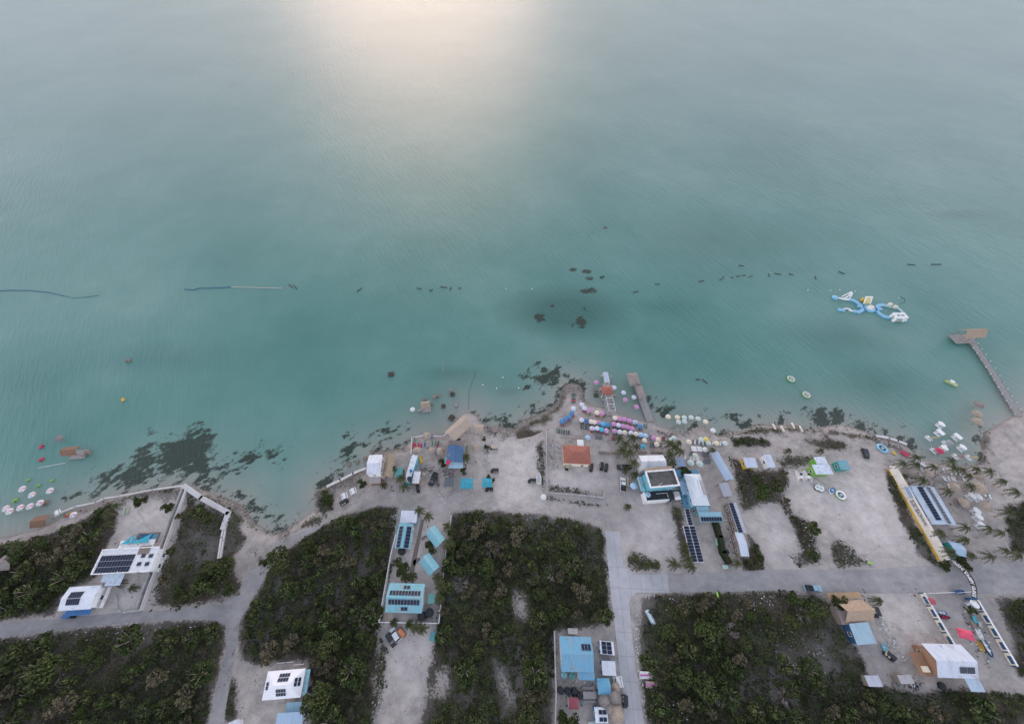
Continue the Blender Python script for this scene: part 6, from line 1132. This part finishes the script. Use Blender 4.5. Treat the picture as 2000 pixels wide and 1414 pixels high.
# ---- inflatable water park
def park():
    o = at(1696, 603, 0); t = thing('inflatable_water_park', 'blue and white inflatable water park with two curved arms, slide and tower', 'water park', (o.x, o.y, 0)); B1 = paint((.20,.46,.66), .4, .06); B2 = paint((.05,.20,.46), .4, .06); zz = Z(1600, 560, 9.425)
    L = lambda x, y, z=0: at(*zz(x, y), z) - Vector((o.x, o.y, 0))
    def walk(pts, w, name='walkway', mat=B1, h=.55):
        P = [L(*q) for q in pts]; mb = MB()
        for i, (p, q) in enumerate(zip(P, P[1:])):
            c = (p + q) / 2; d = q - p; mb.box(c.x, c.y, h / 2, d.length * 1.06, w, h - .02 * (i % 2), math.atan2(d.y, d.x))
        part(name, mb, mat, t)
    walk([(560,245),(620,260),(680,295),(730,330),(775,370),(795,395)], 1.7); walk([(800,405),(780,440),(730,470),(680,475),(625,455)], 1.7); walk([(340,420),(400,440),(450,440)], 1.6)
    walk([(1035,395),(1075,360),(1130,345),(1200,352)], 1.7); walk([(1045,440),(1085,490),(1150,540),(1220,570),(1280,575)], 1.7); walk([(1540,560),(1575,600),(1545,635)], 2.0)
    walk([(540,430),(580,450),(620,455)], .7, 'balance_beam', M['white'], .5); walk([(440,415),(500,410),(560,425)], .5, 'balance_beam', M['white'], .5); walk([(800,395),(830,400)], 2.6, 'joint', B2); walk([(1000,415),(1045,425)], 2.6, 'joint', B2); walk([(350,215),(440,235),(540,245)], .8, 'walkway', M['white'])
    walk([(1200,352),(1330,385),(1450,410),(1510,460),(1540,530)], 1.1, 'ladder_bridge', paint((.38,.56,.56)), .5)
    c = L(285, 210); part('end_float', MB().lathe([(1.4, 0), (1.5, .4), (1.1, .8), (.3, 1.0)], 10, c.x, c.y), B1, t); c = L(915, 410); part('hub', MB().lathe([(2.5, 0), (2.6, .5), (2.1, .7)], 18, c.x, c.y), B1, t); part('hub_tower', MB().lathe([(1.4, .7), (1.1, 1.8), (.6, 2.0)], 10, c.x, c.y), M['cream'], t)
    c = L(740, 375); part('wedge_pad', MB().box(c.x, c.y, .4, 2.2, 1.5, .8), B1, t); c = L(1090, 425); part('wedge_pad', MB().box(c.x, c.y, .4, 2.3, 1.5, .8), B1, t)
    a, b = L(860, 330), L(860, 330); mb = MB(); mb.face([(a.x-1.6, a.y, .4), (a.x+1.6, a.y, .4), (a.x+1.9, a.y+2.2, 3.0), (a.x-1.3, a.y+2.2, 3.0)]); mb.face([(a.x-1.3, a.y+2.2, 3.0), (a.x+1.9, a.y+2.2, 3.0), (a.x+1.6, a.y+3.2, .2), (a.x-1.6, a.y+3.2, .2)]); part('slide', mb, paint((.60,.52,.20)), t); part('slide_rim', MB().tube((a.x-1.6, a.y, .5), (a.x-1.3, a.y+2.2, 3.1), .3).tube((a.x+1.6, a.y, .5), (a.x+1.9, a.y+2.2, 3.1), .3).tube((a.x-1.5, a.y+2.3, 3.0), (a.x+2, a.y+2.3, 3.0), .3), M['white'], t)
    c = L(790, 260); part('climbing_block', MB().lathe([(1.0, 0), (1.1, 1.2), (.6, 1.8)], 8, c.x, c.y), M['yellow'], t)
    P = [L(440, 230), L(530, 250)]; mb = MB(); top = (P[0] + P[1]) / 2 + Vector((1.5, 1, 3.2)); 
    for q in P: mb.tube((q.x, q.y, .3), top, .28); mb.tube((q.x, q.y + 1.6, .3), top + Vector((0, 1.2, 0)), .28)
    mb.tube(top, top + Vector((0, 1.2, 0)), .28); part('climbing_frame', mb, M['white'], t)
    c = L(1410, 600); mb = MB()
    for x in (-2.4, 2.4):
        for y in (-1.3, 1.3): mb.box(c.x + x, c.y + y, 1.2, .9, .9, 2.4)
    mb.box(c.x, c.y - 1.3, 2.5, 5.8, .9, .7).box(c.x, c.y + 1.3, 2.5, 5.8, .9, .7).box(c.x - 2.4, c.y, 2.5, .9, 1.8, .7).box(c.x + 2.4, c.y, 2.5, .9, 1.8, .7); part('tower_frame', mb, M['white'], t); part('tower_floor', MB().box(c.x, c.y, .4, 5.2, 3.2, .8), paint((.35,.45,.42)), t)
    for q in ((1275, 350), (1370, 395)): c = L(*q); part('obstacle', MB().box(c.x, c.y, .9, 1.5, 1.0, 1.3, -.2), M['cream'], t)
park()
# ---- floating lines and logs
def float_line(label, pts, col, r, name, cat, z=.05):
    P = [at(a, b, z) for a, b in pts]; o = P[0]; t = thing(name, label, cat, (o.x, o.y, 0)); part('boom', MB().path([p - Vector((o.x, o.y, 0)) for p in P], r, 6), col, t)
def smooth(p, q, n, amp): return [(p[0] + (q[0] - p[0]) * i / n, p[1] + (q[1] - p[1]) * i / n + amp * math.sin(i * 1.3) * (0 < i < n)) for i in range(n + 1)]
float_line('long dark blue floating boom curving in from the left edge', [(-8,568.5),(20,567),(60,567.5),(95,571),(125,578)], M['navy'], .22, 'floating_boom', 'floating boom'); float_line('thin sunken end of the left floating boom', [(125,578),(145,582),(170,580),(193,577)], paint((.05,.14,.14)), .13, 'boom_rope', 'rope')
float_line('dark blue half of the central floating boom', [(360,565),(378,566.5),(392,562.5),(410,562.5),(430,562),(452,560.5)], M['navy'], .24, 'floating_boom', 'floating boom'); float_line('cream half of the central floating boom', [(452,560.5),(475,561.5),(500,562),(525,562.5),(551,563.5)], paint((.46,.43,.38)), .17, 'floating_boom', 'floating boom')
float_line('white rope crossing the water below the brown thatched hut', [(75,914),(100,909),(128,904)], M['white'], .07, 'floating_rope', 'rope'); float_line('dark buoyed rope running out from the rocky point', [(930,724),(920,752),(916,765),(915,800)], paint((.10,.16,.15)), .08, 'buoy_rope', 'rope'); float_line('thin curved rope left of the buoyed rope', [(872,693),(866,705),(865,726)], M['concrete'], .05, 'buoy_rope', 'rope'); float_line('dark rope looping right of the water park', [(1757,594),(1768,590),(1767,584),(1758,580)], M['black'], .08, 'mooring_rope', 'rope')
LOGS = [(568,559,8,6),(577,561,6,8),(702,566,10,-7),(819,563.5,9,1),(842,567,7,-4),(867,561,13,2),(880,564,4,-7),(898,563,5,-2),(1242,570,11,-2),(1284,555,9,-1),(1370,549,11,-2),(1410,544,9,-7),(1430,542,5,0),(1442,539.5,7,-2),(1453,538,7,-1),(1466,540,7,-4),(1502,538,1,6),(1519,535,12,2),(1545,536,9,3),(1593,543,2,6),(1644,533,12,5),(1448,519,10,1),(1780,517,15,1),(1829,516.5,20,0),(1377,745,10,8),(1363,741,8,0)]
for i, (x, y, dx, dy) in enumerate(sorted(LOGS)):
    p, q = at(x - dx/2, y - dy/2, .08), at(x + dx/2, y + dy/2, .08); L_ = (q - p).length
    mb = MB().tube((-L_/2, 0, 0), (L_/2, 0, .05), .24, .16, 7).tube((L_*.2, 0, .05), (L_*.35, .35, .15), .07, .03, 4)
    rel = 'left of the weed patch' if x < 1000 else ('in the line right of the weed patch' if y < 600 else 'near the shore')
    solo('floating_log', f'dark floating log, {ORD[i] if i < 20 else str(i+1)+"th"} counted from the west, {rel}', 'log', mb, M['wood_dark'], (*((p + q) / 2).xy, .08), math.atan2((q-p).y, (q-p).x), 'dark logs floating across the lagoon')
for i, (x, y) in enumerate([(988,564),(1039,564.5),(943,752),(970,758.5),(982,737),(1013,758),(1578,567),(1622,568),(1640,566.5),(1670,569),(1755,582)]):
    p = at(x, y, .05); solo('buoy', f'small white buoy, {ORD[i]} in the loose scatter of buoys on the lagoon', 'buoy', MB().lathe([(.12,-.1),(.28,.05),(.28,.2),(.1,.36)], 8), M['white'], (p.x, p.y, 0), 0, 'small white buoys on the lagoon')
# ---- tables and seats in the water, other furniture
def ptable(m): return [('table_top', MB().box(0, 0, .78, 1.9, .85, .08).mesh('table_top', m)), ('bench', MB().box(0, .78, .46, 1.9, .3, .07).mesh('bench', m)), ('bench', MB().box(0, -.78, .46, 1.9, .3, .07).mesh('bench', m)), ('legs', MB().box(-.7, 0, .3, .1, 1.5, .7).box(.7, 0, .3, .1, 1.5, .7).mesh('legs', m))]
PT = {k: Proto('picnic_table', 'picnic table', ptable(m)) for k, m in (('wooden', M['wood']), ('bright green', paint((.20,.42,.08))), ('dark', M['wood_dark']), ('red', M['crimson']), ('grey', M['wood_grey']), ('yellow', M['yellow']), ('white', M['white']))}
for px, py, k, z, sc, dx, dy, lab in ((54,937,'bright green',0,.6,1,-.5,'bright green picnic table in the western bay, furthest northwest'),(101,938,'bright green',0,.6,1,-.5,'bright green picnic table in the western bay, furthest east'),(74,948,'bright green',0,.6,1,-.5,'bright green picnic table between the two outer ones'),(29,977,'bright green',0,.8,1,-.5,'bright green frame table left of the striped umbrellas'),(88,982,'wooden',0,1,1,-.5,'dark wooden picnic table beside the easternmost striped umbrella'),(80,897,'red',0,.8,1,-.5,'red and white floating seat in the western lagoon'),(171,885,'wooden',0,1.1,1,-.3,'square wooden platform right of the brown thatched hut'),(764,731,'dark',0,1.3,1,-.2,'dark square raft alone in the middle lagoon'),(866,793,'dark',0,.9,0,1,'dark wooden bench pair in the lagoon, western of two'),(891,791,'grey',0,.9,0,1,'grey wooden bench in the lagoon, eastern of two'),(820,802,'grey',0,.9,1,-.3,'grey plank bench beside the lagoon hut and white umbrella'),(854,773,'wooden',0,.9,1,-.2,'orange-brown seats beside the small thatched umbrella'),(884,770,'dark',0,1,1,.3,'brown seats below the outermost thatched umbrella'),(830,779,'wooden',0,.7,1,0,'small wooden stool table north of the lagoon hut'),(843,789,'wooden',0,.6,1,0,'small wooden stool right of the lagoon hut'),(1164,762,'wooden',0,1.0,1,0,'picnic table in the water left of the short pier'),(1164,772,'dark',0,1.0,1,0,'dark picnic table south of the first one left of the pier'),(1199,772,'grey',0,.9,1,0,'picnic table in the water right of the short pier'),(698,902,'wooden',0,.8,0,1,'wooden seat in the shallows left of the shore house, eastern one'),(682,907,'wooden',0,.8,0,1,'wooden seat in the shallows left of the shore house, western one'),(713,895,'wooden',0,.8,.5,1,'wooden seat at the corner of the shore house'),(727,881,'wooden',0,.8,.5,1,'wooden seat in the water north of the shore house'),(882,816,'dark',0,1.3,.8,-1,'dark wooden bench raft beside the long thatched hall'),(240,780,'yellow',0,.8,.3,1,'yellow seat standing alone in the western lagoon'),(250,704,'wooden',0,1,1,.1,'broken plank frame far out in the western lagoon'),(80,872,'red',0,.8,.3,-1,'reddish plank seat far left of the brown hut'),(672.8,969,'white',LZ,1.2,.2,1,'white square table on the track, western of two'),(690,959.4,'white',LZ,1.2,.3,1,'white square table on the track, eastern of two'),(113,1001,'white',LZ,1.0,.5,1,'white deck box at the corner of the western terrace'),(860,901,'wooden',LZ,1.1,0,1,'blue and wooden table south of the bar palapas'),(1207,1331,'white',LZ,1.4,.2,1,'white table beside the road south of the white shed'),(1874,984,'grey',LZ,1.8,.6,1,'large grey deck table south of the thatched umbrella'),(1150,1356,'grey',LZ,1.9,1,0,'pale square slab table between the red shed and blue cabin')):
    p = at(px, py, z + .4); PT[k].put(lab, (p.x, p.y, z - (.1 if z == 0 else 0)), heading(px, py, dx, dy, z), None, sc)
def tank(px, py, r, h, mat, lab, z=LZ):
    p = at(px, py, z + h); solo('water_tank', lab, 'water tank', MB().lathe([(r, 0), (r, h * .8), (r * .8, h * .95), (r * .25, h), (r * .25, h + .12)], 20), mat, (p.x, p.y, z), 0, None)
for a in ((822.5,1203,1.25,2.4,'round black water tank southwest of the annex at the turquoise house'),(837,1196,1.25,2.4,'round black water tank right of the other one at the turquoise house'),(1096,1349,.9,1.8,'first black water tank from the west above the red shed'),(1110,1350,.9,1.8,'second black water tank from the west above the red shed'),(1123,1350,.9,1.8,'third black water tank from the west above the red shed'),(1133,1359,.9,1.8,'fourth black water tank, lower right of the three others'),(608,1307,.9,1.8,'black water tank at the north-east corner of the hip-roofed house'),(606,1346,.9,1.8,'black water tank at the east side of the hip-roofed house'),(783,1075,1.2,2.0,'dark water tank below the long bungalow'),(1420,1077,.9,1.6,'dark tank beside the panelled row')): tank(a[0], a[1], a[2], a[3], M['tank'], a[4])
tank(802, 918, .5, 1.2, M['blue'], 'small blue tank on the roof of the long white building', 4.7); tank(799.5, 934, .9, 1.6, M['tank'], 'black tank at the south end of the long white building', 4.7)
tank(1102, 1318, .9, 1.2, paint((.20,.40,.46)), 'pale turquoise round tank below the blue house'); tank(1118, 1319, .9, 1.2, paint((.10,.30,.30)), 'teal round tank next to the pale turquoise one'); tank(1266, 965, 1.0, 1.2, paint((.34,.50,.62)), 'pale blue round tank on the service terrace', 3.0); tank(1843, 1318 + 22, 1.0, .8, M['tank'], 'round black basin south of the white villa')
def board(label, px, py, dx, dy, w, h, mats, name, cat, tilt=0, z=LZ, stripe=None):
    p = at(px, py, z + .4); t = thing(name, label, cat, (p.x, p.y, z), heading(px, py, dx, dy, z)); mb = MB().box(0, 0, 0, w, h, .1); o = part('board', mb, mats[0], t, loc=(0, 0, .55)); o.rotation_euler = (tilt, 0, 0)
    if len(mats) > 1: q = part('stripe', MB().box(0, 0, .065, w * .94, h * .28, .03), mats[1], t, loc=(0, 0, .55)); q.rotation_euler = (tilt, 0, 0)
    part('support', MB().box(-w*.4, 0, .25, .1, h*.6, .5).box(w*.4, 0, .25, .1, h*.6, .5), M['wood'], t)
board('white sign board with a magenta stripe lying by the concrete road', 1261, 1318, 1, .05, 3.6, 1.9, [M['white'], M['pink']], 'sign_board', 'sign', .35); board('weathered pink and tan sign board just below the white one', 1272, 1337, 1, .1, 3.2, 1.7, [paint((.45,.33,.28)), M['pink']], 'sign_board', 'sign', .3); board('long pale blue slab sign lying in the thicket corner', 1270, 1205, .55, 1, 4.2, 1.4, [paint((.40,.52,.62), .5), M['white']], 'sign_board', 'sign', .1)
board('white tarpaulin canopy left of a second one on the hotel beach', 1355, 876.5, 1, .1, 2.0, 2.2, [M['white']], 'tarpaulin', 'tarpaulin'); board('white tarpaulin canopy right of the other one on the hotel beach', 1366, 877, 1, .1, 1.8, 2.2, [M['white']], 'tarpaulin', 'tarpaulin')
board('yellow floating board on the sand west of the deep blue bar', 822.5, 898, .3, 1, 2.8, 1.1, [paint((.55,.38,.05))], 'float_mat', 'float mat'); board('crimson cloth sheet on the sand by the small beach palms', 1767, 886, .8, .5, 2.6, 1.8, [M['crimson']], 'cloth_sheet', 'cloth'); board('yellow sheet west of the crimson cloth', 1746, 885, .8, .4, 1.4, 1.0, [M['yellow']], 'cloth_sheet', 'cloth')
board('mint surfboard standing nearest the palm on the white sand yard', 242, 999, .25, -1, 2.4, .6, [paint((.40,.60,.56))], 'surfboard', 'surfboard'); board('second green and yellow surfboard on the white sand yard', 250, 996, .25, -1, 2.4, .6, [paint((.36,.56,.40)), M['yellow']], 'surfboard', 'surfboard'); board('turquoise box crate in the row by the east painted fence', 1903, 1209, .5, 1, 2.0, 1.0, [M['turq']], 'crate', 'crate'); board('brown pallet below the turquoise crate in the boat yard', 1901, 1221, .6, 1, 2.0, 1.1, [M['wood']], 'pallet', 'pallet'); board('grey box trailer in the boat yard right of the pallet', 1914, 1219, .2, 1, 1.7, 1.0, [M['concrete']], 'crate', 'crate')
board('pale mint bench on the hedge strip by the parking, northern one', 1399, 1058, .2, 1, 2.4, .8, [paint((.34,.56,.48))], 'bench', 'bench'); board('pale mint bench at the street end of the hedge, southern one', 1416, 1107, 1, -.1, 1.9, 1.2, [paint((.40,.58,.52))], 'bench', 'bench'); board('bright green bench at the tip of the scrub island', 1699, 1099, 1, .1, 1.8, .5, [M['lime']], 'bench', 'bench'); board('bright green board in the thicket edge south of the street', 1401, 1161, .3, 1, 1.6, .6, [M['lime']], 'board', 'board')
for (a, b, lab) in (((1170,884),(1191,886),'western log fence segment behind the pink umbrellas'), ((1194,885),(1213,886),'eastern log fence segment behind the pink umbrellas'), ((1272,884),(1293,885),'dark slatted fence north of the white gabled hall'), ((1248,884),(1262,884),'dark timber bench frame next to the palm clump')):
    wall('log_fence', lab, [a, b], .8, .5, M['wood'], 'fence')
for (px, py, dx, lab) in ((1511,834,0,'first concrete post from the west at the ruined eastern jetty'),(1527,838,0,'second concrete post from the west at the ruined eastern jetty'),(1548,832,0,'third concrete post from the west at the ruined eastern jetty'),(1563,838,0,'fourth concrete post from the west at the ruined eastern jetty')):
    p = at(px, py, .3); solo('jetty_beam', lab, 'beam', MB().box(0, 0, .35, .5, 2.6, .5, .05), M['cream'], (p.x, p.y, .3), 0, 'pale beams of the ruined jetty')
# ---- rubble, driftwood and small litter
def litter(name, label, regs, n, cols, s0, s1, cat, long=False):
    for k, (poly, cnt) in enumerate(regs): pass
    mb = MB()
    for poly, cnt in regs:
        W = atv(poly); x0, x1 = min(a for a, b in W), max(a for a, b in W); y0, y1 = min(b for a, b in W), max(b for a, b in W); c = 0
        while c < cnt:
            x, y = random.uniform(x0, x1), random.uniform(y0, y1)
            if not inpoly(np.array([x]), np.array([y]), W)[0]: c += .05; continue
            s = random.uniform(s0, s1); mb.box(x, y, LZ + .08, s * (random.uniform(2, 6) if long else random.uniform(.7, 1.6)), s * .6, .16, random.uniform(0, 3.14), random.randrange(len(cols))); c += 1
    o = link(name, mb.mesh(name, cols)); o['kind'] = 'stuff'; tag(o, label, cat)
WP = [M['white'], M['concrete'], paint((.5,.48,.45), .9), M['concrete']]
litter('rubble', 'pale stones and plastic litter strewn on the thicket edges', [([(758,1005),(782,1005),(776,1030),(760,1030)], 130), ([(884,1000),(1060,1008),(1170,1040),(1100,1045),(900,1030)], 90), ([(1244,1160),(1500,1158),(1600,1165),(1500,1200),(1270,1190)], 110), ([(1480,1220),(1600,1240),(1620,1330),(1520,1340)], 130), ([(740,1230),(765,1240),(745,1400),(725,1400)], 90), ([(1186,1060),(1196,1180),(1203,1230),(1192,1230),(1180,1100)], 30), ([(1238,1170),(1246,1200),(1262,1400),(1256,1400),(1236,1230)], 150), ([(0,1245),(420,1215),(400,1240),(0,1262)], 60), ([(1545,1000),(1605,1050),(1605,1105),(1560,1105)], 70), ([(1625,1050),(1712,1100),(1650,1108)], 45), ([(853,960),(880,960),(882,985),(860,985)], 60), ([(1430,885),(1480,900),(1540,990),(1460,990)], 70), ([(1720,1195),(1775,1290),(1760,1300),(1710,1220)], 110), ([(1265,1340),(1350,1380),(1340,1412),(1270,1412)], 60), ([(1880,1170),(1935,1250),(1930,1300),(1900,1260)], 110), ([(1395,1010),(1420,1010),(1440,1080),(1430,1095),(1408,1080)], 60), ([(940,870),(952,870),(958,925),(946,925)], 70), ([(200,1130),(280,1130),(270,1188),(220,1180)], 25)], 0, WP, .12, .38, 'litter')
litter('driftwood', 'weathered driftwood and planks scattered about the beach yards', [([(850,933),(860,933),(858,952),(848,952)], 30), ([(946,870),(956,870),(952,890),(946,888)], 25), ([(943,830),(975,842),(968,855),(948,846)], 50), ([(820,912),(848,912),(846,922),(820,922)], 40), ([(868,915),(888,915),(888,932),(868,932)], 40), ([(1440,915),(1490,925),(1470,960),(1445,950)], 30), ([(1620,1160),(1690,1150),(1690,1172),(1625,1172)], 30), ([(1740,1330),(1800,1335),(1790,1350),(1740,1348)], 45), ([(1280,838),(1320,845),(1330,858),(1290,855)], 50)], 0, [M['wood'], M['wood_grey'], M['wood_dark']], .14, .3, 'driftwood', True)

litter('yard_clutter', 'small dark, blue and brown odds and ends left around the buildings', [([(820,905),(870,905),(870,950),(825,950)], 22), ([(750,930),(800,930),(800,960),(760,965)], 14), ([(1095,1325),(1165,1335),(1165,1385),(1095,1385)], 45), ([(1330,965),(1360,965),(1356,1000),(1332,1000)], 30), ([(1385,1015),(1425,1015),(1440,1085),(1415,1085)], 60), ([(1262,985),(1330,960),(1330,985)], 14), ([(1760,1150),(1790,1150),(1790,1180)], 4), ([(1875,1180),(1915,1200),(1935,1290),(1905,1290)], 60), ([(1790,975),(1812,975),(1830,1030),(1815,1035)], 40), ([(1735,895),(1930,905),(1930,985),(1850,985),(1760,940)], 90), ([(1745,1330),(1800,1335),(1790,1350)], 25), ([(905,870),(925,870),(925,915),(905,915)], 14), ([(1070,865),(1095,865),(1095,905),(1070,905)], 25), ([(830,1180),(860,1180),(858,1215),(830,1215)], 12), ([(225,1060),(250,1055),(260,1062),(230,1070)], 10), ([(0,1130),(110,1130),(100,1200),(0,1210)], 25), ([(800,845),(870,850),(868,895),(805,895)], 30)], 0, [M['black'], M['navy'], M['wood'], M['concrete'], M['teal'], M['wood_dark'], M['white']], .2, .55, 'clutter')
# ---- people
def person_mesh(arms, seed):
    me = bpy.data.meshes.new('body')
    V = [(0,0,.95),(0,0,1.15),(0,0,1.40),(0,0,1.50),(0,.01,1.60),(0,.01,1.70)] ; E = [(0,1),(1,2),(2,3),(3,4),(4,5)]; Rr = [.15,.13,.15,.06,.10,.08]
    for s in (-1, 1):
        k = len(V); V += [(s*.19,0,1.40),(s*(.27+arms*.1),.02,1.14),(s*(.28+arms*.2),-.06,.90),(s*(.28+arms*.22),-.08,.80)]; E += [(2,k),(k,k+1),(k+1,k+2),(k+2,k+3)]; Rr += [.065,.05,.038,.03]
        k = len(V); V += [(s*.10,0,.88),(s*.12,-.03*s,.48),(s*.13,.04*s,.08),(s*.14,-.10+.04*s,.04)]; E += [(0,k),(k,k+1),(k+1,k+2),(k+2,k+3)]; Rr += [.095,.065,.045,.035]
    me.from_pydata(V, E, []); o = bpy.data.objects.new('body', me); C.objects.link(o); m = o.modifiers.new('s', 'SKIN'); sv_ = me.skin_vertices[0].data
    for i, r in enumerate(Rr): sv_[i].radius = (r, r * (.75 if i < 3 else 1))
    sv_[0].use_root = True; o.modifiers.new('ss', 'SUBSURF').levels = 1
    dg = bpy.context.evaluated_depsgraph_get(); r = bpy.data.meshes.new_from_object(o.evaluated_get(dg)); bpy.data.objects.remove(o); r.materials.clear(); r.materials.append(paint((.32,.19,.13), .6)); return r
for px, py, z, a, sh, pa, lab in ((1889,905,LZ-.3,.6,M['white'],M['navy'],'person in white top standing at the water edge of the eastern cove'),(929.5,902,LZ,.1,M['black'],M['navy'],'person in dark clothes walking on the sand east of the blue bar'),(866,920,LZ,.5,M['navy'],M['black'],'person in dark shirt near the pale blue awning'),(1182,810,LZ,.2,M['crimson'],M['black'],'person in red top at the landward end of the short pier'),(1186,986,LZ,.3,M['black'],M['navy'],'person in black walking across the dirt car park'),(1066,1001,LZ,.3,M['navy'],M['white'],'person walking along the pale sandy track')):
    p = at(px, py, z + .9); t = thing('person', lab, 'person', (p.x, p.y, z), random.uniform(0, 6)); part('body', person_mesh(a, 1), None, t, True)
    part('shirt', MB().lathe([(.17,1.0),(.165,1.2),(.20,1.40),(.10,1.48)], 12, 0, 0, 0, 1.15, .8), sh, t, True); part('trousers', MB().lathe([(.10,.30),(.125,.6),(.15,.9)], 10, .11).lathe([(.10,.30),(.125,.6),(.15,.9)], 10, -.11).lathe([(.18,.82),(.17,1.02)], 12, 0, 0, 0, 1.1, .8), pa, t, True)
    part('hair', MB().lathe([(.11,1.66),(.115,1.72),(.08,1.79),(.02,1.81)], 12, 0, .01), M['black'], t, True)
